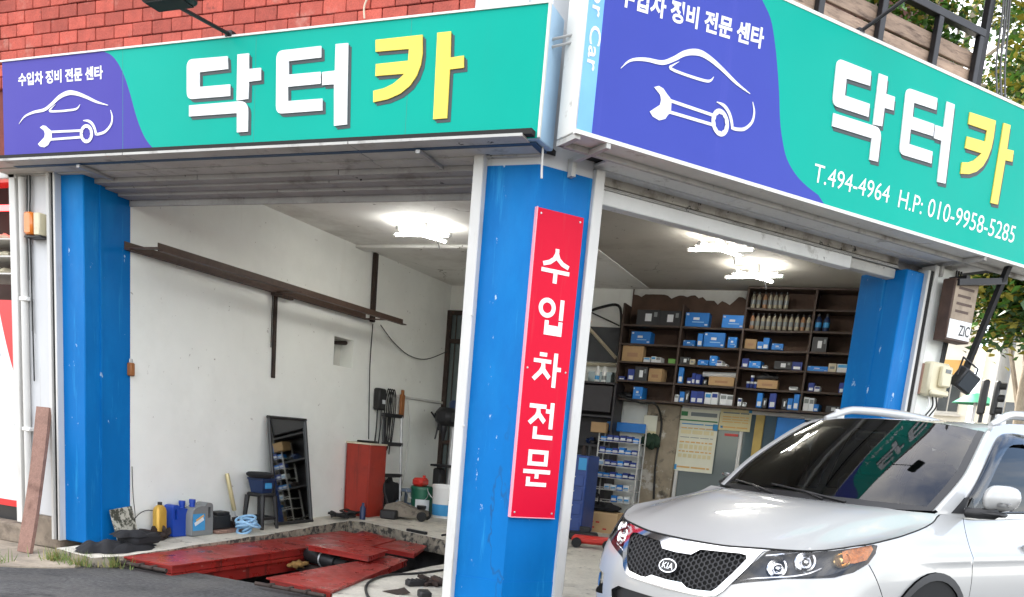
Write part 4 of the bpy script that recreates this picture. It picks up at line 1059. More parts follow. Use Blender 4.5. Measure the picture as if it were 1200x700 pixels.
fe_ = np.array([p for L_, c_ in gl for p in L_]); gp = [p for p in gp if inpoly(p, gdom) and np.min(np.hypot(fe_[:, 0] - p[0], fe_[:, 1] - p[1])) > .015]
GV, GF = cdt(gp, gl); GR_ = {}
for f in GF:
    c_ = (sum(GV[i][0] for i in f) / 3, sum(GV[i][1] for i in f) / 3)
    if not inpoly(c_, gdom): continue
    k = 'body'
    for wi, (L_, _) in enumerate(gl[1:4]):
        if inpoly(c_, L_): k = 'win%d' % wi
    if inpoly(c_, TRI): k = 'tri'
    GR_.setdefault(k, []).append(f)
def gpart(name, key, mat, sd, out=0.0, parent=None):
    mb = MB(); idx = {}
    for f in GR_[key]:
        q = []
        for i in f:
            if i not in idx:
                x, z = GV[i]; e = .01; n_ = Vector((-(gy(x + e, z) - gy(x - e, z)) / (2 * e), 1, -(gy(x, z + e) - gy(x, z - e)) / (2 * e))).normalized()
                idx[i] = len(mb.v); mb.v.append(W((x, gy(x, z) + out, z), sd)); mb.n.append(Wn(n_, sd))
            q.append(idx[i])
        a, b, c_ = [mb.v[i] for i in q]
        if (b - a).cross(c_ - a).dot(mb.n[q[0]]) < 0: q.reverse()
        mb.f.append(q); mb.mi.append(0)
    return part(name, mb, mat, parent or car)
for sd in (1, -1):
    gpart('window_pillar', 'body', 'car_paint', sd)
    for w_ in range(3): gpart('side_window', 'win%d' % w_, 'side_glass', sd, -.006)
    gpart('mirror_sail', 'tri', 'car_black', sd, .004)
    # smoked rain visor along the top of the front door glass
    V_ = [tuple(p) for p in smooth_line([(1.43, 1.20), (1.60, 1.335), (1.78, 1.472), (1.95, 1.567), (2.12, 1.594), (2.36, 1.597)], 6)]
    mb = MB(); rows = []
    for (x, z) in V_:
        rows.append([W((x - .004, gy(x, z) + .004, z + .004), sd), W((x + .012, gy(x, z - .02) + .018, z - .016), sd), W((x + .035, gy(x, z - .06) + .022, z - .058), sd)])
    mb.grid(rows); part('rain_visor', mb, 'visor', car, sharp=80)
    # black seals
    for wi, (L_, _) in enumerate(gl[1:4]):
        mb = MB(); mb.tube([W((x, gy(x, z) - .001, z), sd) for x, z in L_ + L_[:1]], .008, 5, caps=False); part('window_seal', mb, 'car_black', car)

# windscreen, with its dark border, then roof and tail
def wsc(r, q, sh=0.0):
    i = r * 24; k = min(int(i), 23); f = i - k
    x = WSE[k][0] * (1 - f) + WSE[k + 1][0] * f; z = WSE[k][1] * (1 - f) + WSE[k + 1][1] * f
    y = gy(x, z) - .035; a = abs(q)
    xc = 1.0 + (1.735 - 1.0) * r; zc = 1.082 + (1.628 - 1.082) * r + .028 * sin(PI * r)
    return Vector((xc + (x - xc) * a ** 2.0, y * q, zc + (z - zc) * a ** 2.6 + sh))
nr, nq = 22, 31
P = [[wsc(i / (nr - 1), -1 + 2 * j / (nq - 1)) for j in range(nq)] for i in range(nr)]
def up(mb):
    s_ = sum(((mb.v[f[1]] - mb.v[f[0]]).cross(mb.v[f[2]] - mb.v[f[0]])).z for f in mb.f)
    if s_ < 0: mb.f = [list(reversed(f)) for f in mb.f]
    return mb
mb = MB(); mb.grid([[W(p) for p in row] for row in P]); ws = part('windscreen', up(mb), 'windscreen', car, sharp=80)
for s_ in (1, -1):
    mb = MB(); mb.grid([[W(wsc(i / (nr - 1), s_ * 1.0, .002)), W(wsc(i / (nr - 1), s_ * .945, .0025))] for i in range(nr)]); part('screen_border', mb, 'car_black', ws, sharp=80)
mb = MB(); mb.grid([[W(wsc(r, -1 + 2 * j / (nq - 1), .0022)) for j in range(nq)] for r in (0, .035, .07)]); part('screen_border', up(mb), 'car_black', ws, sharp=80)
# A-pillar skin between screen edge and side
for sd in (1, -1):
    rows = []
    for i in range(nr + 2):
        r = i / (nr + 1); p = wsc(r, 1); k = r * 24; k0 = min(int(k), 23); f = k - k0; x = WSE[k0][0] * (1 - f) + WSE[k0 + 1][0] * f; z = WSE[k0][1] * (1 - f) + WSE[k0 + 1][1] * f
        e = Vector((x, gy(x, z), z)); m_ = (p + e) / 2 + Vector((-.008, .006, .010))
        rows.append([W(p, sd), W(m_, sd), W(e, sd)])
    mb = MB(); mb.grid(rows); part('pillar_skin', mb, 'car_paint', car, sharp=80)
nr = 24
def roof(r, q):
    a = abs(q); x0 = 1.735; e0 = Vector((WSE[24][0], 0, WSE[24][1]))
    xe = 1.85 + (4.25 - 1.85) * r; ze = float(np.interp(xe, [p[0] for p in WSE + ROOF], [p[1] for p in WSE + ROOF])); ye = gy(xe, ze) - .035 * (1 - r)
    xc = 1.735 + (4.36 - 1.735) * r; zc = 1.628 + .105 * sin(PI * min(1, .12 + r * .80)) - .105 * sin(PI * .12) - .02 * r
    return Vector((xc + (xe - xc) * a ** 2, ye * q, zc + (ze - zc) * a ** 2.8))
mb = MB(); mb.grid([[W(roof(i / (nr - 1), -1 + 2 * j / (nq - 1))) for j in range(nq)] for i in range(nr)]); part('roof', up(mb), 'car_paint', car, sharp=80)
# gutter strip that closes roof edge to side
for sd in (1, -1):
    rows = []
    for i in range(nr):
        p = roof(i / (nr - 1), 1); xe = p.x; ze = float(np.interp(xe, [q_[0] for q_ in WSE + ROOF], [q_[1] for q_ in WSE + ROOF])); rows.append([W(p, sd), W((xe, gy(xe, ze), ze), sd)])
    mb = MB(); mb.grid(rows); part('roof_gutter', mb, 'car_paint', car)
# roof rails on feet
for sd in (1, -1):
    L_ = []; rr = []
    for i in range(31):
        s_ = i / 30; x = 1.98 + 2.05 * s_; base = float(np.interp(x, [q_[0] for q_ in ROOF], [q_[1] for q_ in ROOF])) if x > 2.15 else float(np.interp(x, [q_[0] for q_ in WSE], [q_[1] for q_ in WSE]))
        lift = 0.046 * min(1, sstep(0, .14, s_)) * min(1, sstep(1, .86, s_)) + .008
        L_.append(W((x, gy(x, base) - .045, base + lift), sd)); rr.append(.014 + .020 * sin(PI * s_) ** .35)
    mb = MB(); mb.tube(L_, rr, 10); rl = part('roof_rail', mb, 'car_paint', car)
    for x in (2.12, 3.0, 3.9):
        base = float(np.interp(x, [q_[0] for q_ in ROOF], [q_[1] for q_ in ROOF])) if x > 2.15 else 1.65
        mb = MB(); mb.box(W((x, gy(x, base) - .045, base + .022), sd), (.11, .03, .07), rot_to(FWD), bev=.01); part('rail_foot', mb, 'car_paint', rl)
# tailgate
def tail(r, q):
    a = roof(1, q); t = 4.62; y1 = .70 * q; b = Vector((4.62 - .10 * abs(q) ** 3, y1, 1.17)); p = a * (1 - r) + b * r; p.x += .05 * sin(PI * r); return p
mb = MB(); mb.grid([[W(tail(i / 8, -1 + 2 * j / 16)) for j in range(17)] for i in range(9)]); part('rear_window', mb, 'side_glass', car, sharp=80)
for sd in (1, -1):
    rows = [[W(tail(i / 8, 1), sd), W((4.25 + .22 * i / 8, gy(4.25 + .22 * i / 8, 1.59 - .38 * i / 8), 1.59 - .38 * i / 8), sd)] for i in range(9)]
    mb = MB(); mb.grid(rows); part('rear_pillar', mb, 'car_paint', car)

# door mirrors
for sd in (1, -1):
    O_ = Vector((1.475, .955, 1.205)) if sd > 0 else Vector((1.60, .90, 1.205)); mb = MB(); rows = []
    n1, n2 = 14, 20
    for i in range(n1 + 1):
        u_ = i / n1; row = []
        wy = (-.080 + .160 * u_) if sd > 0 else (-.05 + .10 * u_)
        s_ = max(0.02, (1 - abs(2 * u_ - 1) ** 3.2)) ** .5
        for j in range(n2):
            a = 2 * PI * j / n2; cx_, cz2 = cos(a), sin(a)
            ex = abs(cx_) ** .75 * (1 if cx_ > 0 else -1); ez = abs(cz2) ** .8 * (1 if cz2 > 0 else -1)
            dx = (.085 if ex < 0 else .045) * ex * s_; dz = .078 * ez * s_ * (1 - .12 * u_)
            row.append(W((O_.x + dx + .05 * u_ ** 2 + .018 * u_, O_.y + wy, O_.z + dz + .008 * u_), sd))
        rows.append(row + row[:1])
    mb.grid(rows); mb.add(rows[0][:-1], [tuple(range(n2))]); mb.add(rows[-1][:-1], [tuple(range(n2))]); mm = part('door_mirror', mb, 'car_paint', car, sharp=70)
    mb = MB(); mb.tube([W((1.42, .80, 1.115), sd), W((1.44, .88, 1.118), sd), W((1.455, .95, 1.125), sd), W((1.465, .965, 1.14), sd)], [.028, .032, .034, .03], 10)
    mb.box(W((1.465, .915, 1.122), sd), (.11, .17, .028), rot_to(FWD), bev=.012); part('mirror_arm', mb, 'car_black', mm)
    mb = MB(); mb.box(W((1.437, O_.y + .048, 1.178), sd), (.05, .06, .022), rot_to(FWD + LFT * .22 * -sd), bev=.006); part('mirror_indicator', mb, 'lamp_lens', mm)
    mb = MB(); mb.box(W((O_.x + .05, O_.y, 1.205), sd), (.006, .13 if sd > 0 else .08, .12), rot_to(FWD), bev=.002); part('mirror_glass', mb, 'chrome', mm)

# wipers and cowl
mb = MB(); mb.grid([[W(Vector((bonnet(1, -1 + 2 * j / 20).x - .02 + .09 * k, (-1 + 2 * j / 20) * .79, bonnet(1, -1 + 2 * j / 20).z - .008 - .01 * k))) for j in range(21)] for k in range(3)]); part('cowl', up(mb), 'car_black', car, sharp=70)
for y0, y1, r1 in ((.30, -.28, .10), (-.22, -.66, .12)):
    a = wsc(.01, y0 / .75, .016); b = wsc(.055, (y0 + y1) / 2 / .75, .022); c_ = wsc(.10, y1 / .75, .014)
    mb = MB(); mb.tube([W(a), W(b)], .007, 6); mb.tube([W(wsc(.02, (y0 * .75 + y1 * .25) / .75, .013)), W(b), W(c_)], .006, 6); wp = part('wiper', mb, 'car_black', car)

# wheels
def wheel(cx, sd, k):
    mb = MB(); ax = Wn((0, 1, 0), sd); o = W((cx, .70, WZ), sd)
    mb.lathe([(.24, .0), (.33, .0), (.358, .03), (.362, .11), (.358, .19), (.335, .222), (.245, .225), (.235, .20)], o, 40, ax); w_ = part('wheel', mb, 'black_rubber', car)
    mb = MB(); mb.lathe([(.24, .04), (.238, .205), (.225, .21), (.218, .17), (.205, .05), (.0, .05)], o, 36, ax)
    for i in range(5):
        a = 2 * PI * i / 5; x_ = Wn((cos(a), 0, sin(a))); n_ = Wn((-sin(a), 0, cos(a)))
        p0, p1 = o + ax * .185 + x_ * .03, o + ax * .19 + x_ * .225
        P4 = [p0 + n_ * .045, p0 - n_ * .045, p1 - n_ * .032, p1 + n_ * .032]; mb.add(P4 + [p - ax * .04 for p in P4], [(0, 1, 2, 3), (7, 6, 5, 4), (0, 4, 5, 1), (2, 6, 7, 3), (1, 5, 6, 2), (0, 3, 7, 4)])
    mb.lathe([(.05, .14), (.05, .2), (.03, .205), (0, .205)], o, 18, ax); part('rim', mb, 'satin_chrome', w_)
    mb = MB(); mb.lathe([(.395, .235), (.40, .12), (.40, -.05)], W((cx, .70, WZ), sd), 36, ax); part('wheel_arch_liner', mb, 'car_gap', car)
for cx in (WX0, WX1):
    for sd in (1, -1): wheel(cx, sd, 0)
# cabin: floor pan, dash, wheel, seats
mb = MB(); mb.box(W((2.3, 0, .24)), (3.9, 1.25, .06), rot_to(FWD)); mb.box(W((2.45, 0, .30)), (2.0, 1.66, .06), rot_to(FWD)); part('floor_pan', mb, 'car_gap', car)
mb = MB(); mb.box(W((.55, 0, .58)), (.7, 1.1, .44), rot_to(FWD), bev=.05); part('engine_bay', mb, 'car_gap', car)
mb = MB(); mb.box(W((1.42, 0, .93)), (.50, 1.48, .22), rot_to(FWD), bev=.07); db = part('dashboard', mb, 'seat_cloth', car)
mb = MB(); c_ = Vector((1.75, .38, .96)); mb.tube([W((c_.x + .10 * sin(a), c_.y + .18 * cos(a), c_.z + .16 * sin(a))) for a in [2 * PI * i / 24 for i in range(25)]], .016, 8); mb.tube([W((c_.x, c_.y - .18, c_.z)), W((c_.x, c_.y + .18, c_.z))], .014, 6); part('steering_wheel', mb, 'seat_cloth', car)
for x, ys in ((2.05, (.38, -.38)), (2.95, (.38, -.38))):
    for y in ys:
        mb = MB(); mb.box(W((x, y, .62)), (.52, .52, .16), rot_to(FWD), bev=.05); mb.box(W((x + .30, y, .95)), (.14, .50, .62), rot_to(FWD), bev=.05); mb.box(W((x + .34, y, 1.32)), (.10, .26, .16), rot_to(FWD), bev=.04); part('seat', mb, 'seat_cloth', car)
mb = MB(); mb.box(W(wsc(.80, 0) + Vector((.07, 0, -.02))), (.03, .22, .055), rot_to(FWD), bev=.01); part('rear_view_mirror', mb, 'car_black', car)
# ---------------------------------------------------------------- inside the garage
M('tube_light', (1, 1, 1), .4, emit=(1.0, .98, .93), estr=20.0)
M('mirror_glass', (0.80, 0.83, 0.82), .03, metal=1.0)
M('mirror_frame', (0.015, 0.015, 0.016), .4)
M('cabinet_red', (0.34, 0.028, 0.014), .5, streak=(.16, .02, .012), sks=8, slo=.54, shi=.64, var=.2, vs=4, dirt=(.22, .02, .012), ds=4)
M('gold_plastic', (0.60, 0.36, 0.06), .35, metal=.3)
M('blue_plastic', (0.01, 0.055, 0.36), .35)
M('navy_plastic', (0.012, 0.03, 0.09), .4)
M('grey_plastic', (0.20, 0.21, 0.21), .4)
M('green_can', (0.02, 0.13, 0.075), .4, var=.15, vs=8)
M('red_plastic', (0.55, 0.03, 0.02), .4)
M('pale_blue', (0.30, 0.52, 0.74), .7)
M('brass', (0.58, 0.50, 0.28), .4, metal=.5)
M('cardboard', (0.40, 0.26, 0.13), .85, var=.12, vs=6, objvar=.15)
M('box_blue', (0.01, 0.19, 0.60), .5, var=.08, vs=12, objvar=.2)
M('box_navy', (0.012, 0.035, 0.22), .5, objvar=.25)
M('box_white', (0.68, 0.70, 0.71), .55, objvar=.12)
M('box_black', (0.018, 0.018, 0.02), .45)
M('box_cream', (0.58, 0.52, 0.38), .6, objvar=.15)
M('box_green', (0.16, 0.38, 0.08), .6)
M('bottle_cream', (0.32, 0.29, 0.21), .4, objvar=.15)
M('bottle_brown', (0.34, 0.18, 0.09), .4)
M('paper', (0.72, 0.71, 0.58), .8, var=.05, vs=3)
M('paper_yellow', (0.70, 0.62, 0.36), .8, var=.05, vs=4)
M('print_green', (0.05, 0.22, 0.08), .7)
M('print_orange', (0.70, 0.42, 0.14), .7)
M('print_blue', (0.05, 0.30, 0.60), .7)
M('print_grey', (0.22, 0.24, 0.24), .7)
M('old_concrete', (0.30, 0.25, 0.18), .9, var=.3, vs=4, bump=.5, bs=30, dirt=(.55, .52, .46), ds=3.2, dlo=.56, dhi=.62, dirt2=(.10, .085, .065), d2s=5, d2lo=.55, d2hi=.66)
M('yellow_frame', (0.46, 0.33, 0.09), .6, var=.2)
M('dusk_glass', (0.10, 0.13, 0.13), .05, spec=.8)
M('cabinet_dark', (0.02, 0.016, 0.018), .5, var=.3, vs=5)
M('cabinet_blue', (0.015, 0.05, 0.22), .4, var=.15, vs=5)
M('wire_black', (0.012, 0.012, 0.012), .6)
M('orange_cord', (0.30, 0.11, 0.03), .6)

def proj(p):
    q = CAM_R.T @ (np.array(p) - np.array([0, 0, CAM_H])); return CAM_CX + CAM_F * q[0] / -q[2], CAM_CY - CAM_F * q[1] / -q[2]
def blob(mb, c, r, seed=0, n=18, m=12, amp=.18, flat=True):
    """a lumpy rounded heap"""
    rnd = random.Random(seed); ph = [(rnd.uniform(0, 6.3), rnd.uniform(1.5, 4.5), rnd.uniform(1.5, 4.5)) for _ in range(5)]
    rows = []
    for i in range(m + 1):
        th = PI * i / m; row = []
        for j in range(n):
            a = 2 * PI * j / n; d = Vector((sin(th) * cos(a), sin(th) * sin(a), cos(th)))
            k = 1 + amp * sum(sin(p + u_ * d.x * 2 + w_ * d.y * 2 + d.z * 2.3) for p, u_, w_ in ph) / 2.2
            q = Vector((d.x * r[0], d.y * r[1], d.z * r[2])) * k
            if flat: q.z = max(q.z, -r[2] * .55)
            row.append(Vector(c) + q)
        rows.append(row + row[:1])
    mb.grid(rows, flip=True); return mb

# --- ceiling lights: two crossed tubes each
for nm, pc, a0, a1, where in (('l', (495, 273), 2, 68, 'over the pit'), ('m', (845, 290), -3, 62, 'nearest the right bay opening'), ('r', (884, 322), -10, 60, 'nearest the parts shelves')):
    c = onz(pc[0], pc[1], ZC - .10); t = thing('ceiling_light', 'lit crossed double tube ceiling light ' + where, 'light', (c.x, c.y, c.z), 0, 'crossed tube lights on the ceiling')
    mb = MB(); mb.lathe([(.05, .0), (.055, .04), (.05, .10), (.0, .10)], c, 16); part('lamp_base', mb, 'white_plastic', t)
    for a in (a0, a1):
        d = Vector((cos(radians(a)), sin(radians(a)), 0)); mb = MB(); mb.tube([c - d * .30 - ZV * .02, c + d * .30 - ZV * .02], .0135, 10); part('tube', mb, 'tube_light', t)
        if a == a0: mb = MB(); mb.box(c + ZV * .020, (.50, .035, .014), rot_to(d)); part('batten', mb, 'galv', t)  # batten added over one tube to hold back its upward light
        for s_ in (-1, 1):
            mb = MB(); mb.tube([c + d * s_ * .30 - ZV * .02, c + d * s_ * .325 - ZV * .02], .017, 10); part('end_cap', mb, 'white_plastic', t)
    mb = MB(); mb.tube(smooth_line([c + Vector((.04, .05, .03)), c + Vector((.10, .14, -.05)), c + Vector((.12, .16, -.12))], 5), .006, 5); part('pull_wire', mb, 'wire_black', t)

# --- steel carrier on the left wall
p_i = onX(152, 293, XL + .03); zr = p_i.z; po = onY(188, 289, p_i.y + .02); po.z = zr; pe = onX(474, 379, po.x)
cr_ = thing('wall_rack', 'long brown steel bar rack fixed along the white left wall', 'rack', (XL, (po.y + pe.y) / 2, zr))
y0 = po.y; y1 = pe.y; xo = po.x
for nm, x, ya, yb in (('bar', XL + .03, y0 - .05, y1 - .35), ('bar', xo, y0, y1)):
    mb = MB(); mb.box((x, (ya + yb) / 2, zr), (.06, yb - ya, .012)); mb.box((x - .026, (ya + yb) / 2, zr + .034), (.008, yb - ya, .055)); part(nm, mb, 'brown_steel', cr_)
for y in (y0 - .02, y0 + (y1 - y0) * .48, y1 - .30):
    mb = MB(); mb.box(((XL + xo) / 2, y, zr + .012), (xo - XL + .02, .05, .012)); part('cross_bar', mb, 'brown_steel', cr_)
b0 = onX(323, 350, XL + .012)
mb = MB(); mb.box((XL + .012, b0.y, (zr + onX(325, 444, XL).z) / 2), (.02, .05, zr - onX(325, 444, XL).z), bev=.003); mb.box((XL + .05, b0.y + .06, zr - .02), (.06, .30, .03), bev=.003); part('bracket', mb, 'rust_dark', cr_)
mb = MB(); mb.tube([(XL + .02, b0.y - .06, zr - .03), (XL + .02, b0.y - .06, zr - .55)], .006, 5); part('hanging_wire', mb, 'rust_dark', cr_)
c0 = onX(441, 297, XL + .03); c1 = onX(438, 378, XL + .03)
mb = MB(); mb.box((XL + .025, c0.y, (ZC + c1.z) / 2 - .01), (.05, .07, ZC - c1.z - .02), bev=.008); single('conduit', mb, 'rust_dark', 'dark peeling conduit running up the white wall to the ceiling', 'conduit')
mb = MB(); mb.tube(smooth_line([onX(437, 380, XL + .012), onX(434, 420, XL + .012), onX(433, 455, XL + .012), onX(432, 515, XL + .012)], 5), .006, 5); single('wall_cable', mb, 'wire_black', 'thin black cable hanging straight down the white wall', 'cable')
mb = MB(); mb.tube(smooth_line([onX(446, 381, XL + .03), onX(462, 402, XL + .03), onX(480, 417, XL + .03), onX(500, 421, XL + .03), onX(524, 412, XL + .03)], 6), .006, 5); single('wall_cable', mb, 'wire_black', 'thin black cable sagging across the wall to the barred door', 'cable')

# --- barred door in the back wall
a, b = onY(526, 364, YB - .03), onY(522, 600, YB - .03)
dr = thing('barred_door', 'dark steel door with wire grille in the far left corner', 'door', (a.x + .45, YB - .03, floor_z(YB)))
zt = a.z; x0 = a.x; zb = floor_z(YB)
mb = MB(); mb.box((x0 + .45, YB - .015, (zt + zb) / 2), (.84, .02, zt - zb)); part('panel', mb, 'dusk_glass', dr)
for x in (x0 + .03, x0 + .87): mb = MB(); mb.box((x, YB - .04, (zt + zb) / 2), (.07, .06, zt - zb), bev=.005); part('frame', mb, 'rust_dark', dr)
for z in (zt - .03, zt - .42, zb + .9, zb + .05): mb = MB(); mb.box((x0 + .45, YB - .042, z), (.80, .05, .06), bev=.005); part('rail', mb, 'rust_dark', dr)
for k in range(5): mb = MB(); mb.tube([(x0 + .14 + .155 * k, YB - .04, zb + .1), (x0 + .14 + .155 * k, YB - .04, zt - .05)], .008, 5); part('bar', mb, 'rust_dark', dr)

# --- things along the left wall
def stand(x, y): p = onF(x, y); return p
# black jacket heaped by the blue pillar
p = Vector((-6.0, 5.28, floor_z(5.28)))
def drape(mb, c, rx, ry, h, seed, n=44, m=30, rot=0.0):
    rnd = random.Random(seed); K = [(rnd.uniform(0, 6.3), rnd.uniform(5, 11), rnd.uniform(5, 11), rnd.uniform(.3, 1)) for _ in range(4)]; rows = []
    for i in range(m + 1):
        row = []
        for j in range(n + 1):
            a, b = -1 + 2 * j / n, -1 + 2 * i / m; edge = 1 + .10 * sin(5 * math.atan2(b, a) + seed) + .06 * sin(9 * math.atan2(b, a)); q = max(abs(a), abs(b)); rr = math.hypot(a, b)
            if rr > 1e-6: a, b = a * q / rr * edge, b * q / rr * edge
            f = sum(w_ * abs(sin(p_ + u_ * a * rx * 2 + v_ * b * ry * 2)) for p_, u_, v_, w_ in K) / 3.2
            z = h * (1 - q ** 3) * (.55 + .75 * f) + .006
            row.append(Vector(c) + rz(rot) @ Vector((a * rx, b * ry, z)))
        rows.append(row)
    mb.grid(rows); return mb
mb = MB(); drape(mb, p + Vector((.17, -.02, -.004)), .19, .26, .075, 3); drape(mb, p + Vector((.27, .13, -.003)), .13, .30, .055, 6, rot=.1); mb.box(p + Vector((.23, .27, .078)), (.22, .32, .09), rz(.08) @ Matrix.Rotation(.06, 3, 'X'), bev=.028); drape(mb, p + Vector((.20, .22, .105)), .14, .20, .045, 9, rot=.2)
single('jacket', mb, 'dark_cloth', 'crumpled black jacket lying at the foot of the left blue pillar', 'jacket')
a = stand(148, 634); mb = MB(); R0 = Matrix.Rotation(radians(-14), 3, 'Y') @ Matrix.Rotation(radians(6), 3, 'X')
mb.box((XL + .09, 5.62, floor_z(5.6) + .155), (.02, .24, .30), R0, bev=.004); M('stained_board', (.48, .46, .38), .8, var=.2, dirt=(.05, .05, .035), ds=16, dlo=.46, dhi=.54)
single('stained_board', mb, 'stained_board', 'small stained pale board leaning on the left blue pillar', 'board')
mb = MB(); mb.box((XL + .17, 5.72, floor_z(5.7) + .02), (.16, .12, .035), rz(.4), bev=.01); single('spray_wipe', mb, 'blue_plastic', 'flat blue packet lying before the stained board', 'packet')
mb = MB(); blob(mb, Vector((-6.0, 5.95, floor_z(5.95) + .035)), (.10, .15, .06), 14, amp=.5); blob(mb, Vector((-5.98, 6.02, floor_z(6) + .06)), (.06, .07, .05), 15, amp=.5); single('oily_rag', mb, 'rust_dark', 'oily dark rag heap between the blue pillar and the gold bottle', 'rag')
mb = MB(); c = Vector((-6.05, 5.92, floor_z(5.9))); mb.tube([c + Vector((.0, .22 * cos(a_), .02 + .24 * sin(a_))) for a_ in [PI * i / 16 for i in range(17)]], .004, 5); single('wire_loop', mb, 'wire_black', 'thin wire hoop standing behind the oily rag', 'wire')

def bottle(name, label, c, w, d, h, mat, capmat, shoulder=.78, neck=.30, group=None):
    t = thing(name, label, 'bottle', c, 0, group); mb = MB(); n = 24; rows = []
    for z, k in ((0, .90), (.02, 1), (shoulder * .97, 1), (shoulder + .06, .86), (shoulder + .12, .55), (shoulder + .15, neck), (.93, neck)):
        row = []
        for j in range(n):
            a = 2 * PI * j / n; ca, sa = cos(a), sin(a); e = .6
            row.append(Vector(c) + Vector((abs(ca) ** e * (1 if ca > 0 else -1) * d / 2 * k, abs(sa) ** e * (1 if sa > 0 else -1) * w / 2 * k, z * h)))
        rows.append(row + row[:1])
    mb.grid(rows); mb.add(rows[0][:-1], [tuple(reversed(range(n)))]); part('body', mb, mat, t)
    mb = MB(); mb.lathe([(w * neck * .55, .92 * h), (w * neck * .55, h), (0, h)], c, 16); part('cap', mb, capmat, t); return t
p = onF(187, 631.5); p.x = max(p.x, XL + .08); p.z = floor_z(p.y)
bottle('oil_bottle', 'slim gold oil bottle with dark cap on the concrete ledge', p, .12, .085, .335, 'gold_plastic', 'black_plastic')

def jug(name, label, c, w, d, h, mat, capmat, lab=None, flip=1, ysp=.3):
    """oil jug: shouldered body with a loop handle at one end and a capped spout at the other (long side along Y)"""
    t = thing(name, label, 'jug', c); c = Vector(c)
    out = [(0, 0, .02), (w, 0, .02), (w, h * .62, .04), (w * .99, h * .93, .03), (w * .70, h * .95, .03), (w * .62, h * .84, .03), (w * .42, h * .86, .02), (w * .10, h * .80, .04), (0, h * .62, .04)]
    hole = [(w * .76, h * .50), (w * .88, h * .50), (w * .89, h * .82), (w * .76, h * .84)]
    f = (lambda p_: (p_[0] - w / 2, p_[1])) if flip > 0 else (lambda p_: (w / 2 - p_[0], p_[1]))
    P = [f(p_) for p_ in round_poly(out, 4)]; Hh = [f(p_) for p_ in round_poly([(x, y, .02) for x, y in hole], 3)]
    vs_, fs_ = cdt([], [(P, True), (Hh, True)])
    fs_ = [q for q in fs_ if inpoly((sum(vs_[i][0] for i in q) / 3, sum(vs_[i][1] for i in q) / 3), P) and not inpoly((sum(vs_[i][0] for i in q) / 3, sum(vs_[i][1] for i in q) / 3), Hh)]
    mb = MB(); k = .80
    def pt(a_, b_, s_): return c + Vector((s_ * d / 2, a_, b_))
    for s_ in (1, -1): mb.add([pt(x * .95, y * .985 + .003, s_) for x, y in vs_], fs_ if s_ > 0 else [tuple(reversed(q)) for q in fs_])
    for L_ in (P, Hh):
        n = len(L_); rows = [[pt(x * .95, y * .985 + .003, 1) for x, y in L_], [pt(x, y, .72) for x, y in L_], [pt(x, y, -.72) for x, y in L_], [pt(x * .95, y * .985 + .003, -1) for x, y in L_]]
        mb.grid([r_ + r_[:1] for r_ in rows], flip=(L_ is P))
    part('body', mb, mat, t, sharp=50)
    sp = f((w * .26, 0))[0]; mb = MB(); mb.lathe([(.026, h * .82), (.026, h * .93), (.030, h * .93), (.030, h * 1.04), (0, h * 1.04)], c + Vector((0, sp, 0)), 18); part('cap', mb, capmat, t)
    if lab:
        mb = MB(); x0_, x1_ = sorted((f((w * .06, 0))[0], f((w * .60, 0))[0])); mb.box(c + Vector((d / 2 + .001, (x0_ + x1_) / 2, h * .40)), (.003, x1_ - x0_, h * .48)); lb = part('label', mb, lab, t)
        mb = MB(); mb.box(c + Vector((d / 2 + .003, (x0_ + x1_) / 2, h * .42)), (.003, (x1_ - x0_) * .8, h * .10), Matrix.Rotation(radians(25), 3, 'X')); part('label_stripe', mb, 'box_white', lb)
        mb = MB(); mb.box(c + Vector((d / 2 + .0035, (x0_ + x1_) / 2 + .01, h * .52)), (.003, (x1_ - x0_) * .7, h * .05), Matrix.Rotation(radians(25), 3, 'X')); part('label_stripe', mb, 'print_orange', lb)
    return t
p = onF(206.5, 626.5); p.x = max(p.x, XL + .07); p.z = floor_z(p.y)
jug('oil_jug', 'dark blue oil jug beside the gold bottle on the ledge', p + Vector((.01, -.06, 0)), .235, .11, .315, 'blue_plastic', 'blue_plastic', None, -1)
p = onF(231, 627); p.x = max(p.x, XL + .10); p.z = floor_z(p.y)
jug('oil_jug', 'larger grey oil jug with blue cap and striped label', p, .29, .13, .33, 'grey_plastic', 'blue_plastic', 'print_blue', 1)
p = Vector((XL + .12, 6.80, floor_z(6.8)))
mb = MB(); mb.box(p + Vector((0, .06, .015)), (.24, .50, .03), bev=.004); single('wood_board', mb, 'wood_plank', 'brown wood board lying on the ledge behind the grey jug', 'board')
mb = MB(); mb.box(p + Vector((-.02, -.06, .10)), (.14, .26, .14), bev=.01); mb.box(p + Vector((-.01, -.04, .185)), (.12, .18, .03), bev=.005); single('battery_box', mb, 'black_plastic', 'small black box standing on the brown wood board', 'box')
mb = MB(); blob(mb, p + Vector((0, .20, .06)), (.07, .09, .06), 22, amp=.4); single('rag_heap', mb, 'rust_dark', 'brown rag on the wood board beside the small black box', 'rag')
g0 = Vector((XL + .13, 7.02, floor_z(7.0))); g1 = Vector((XL + .05, 6.93, floor_z(7.0) + .56))
t = thing('grease_gun', 'brass coloured grease gun leaning upright against the white wall', 'tool', g0); d = (g1 - g0)
mb = MB(); mb.tube([g0 + d * .34, g0 + d * .36, g0 + d * .96, g0 + d], [.017, .022, .022, .018], 14); part('barrel', mb, 'brass', t)
mb = MB(); mb.tube([g0, g0 + d * .34], .008, 8); part('nozzle', mb, 'galv', t)
mb = MB(); c = Vector((XL + .34, 6.90, floor_z(6.9) + .03)); rnd = random.Random(4)
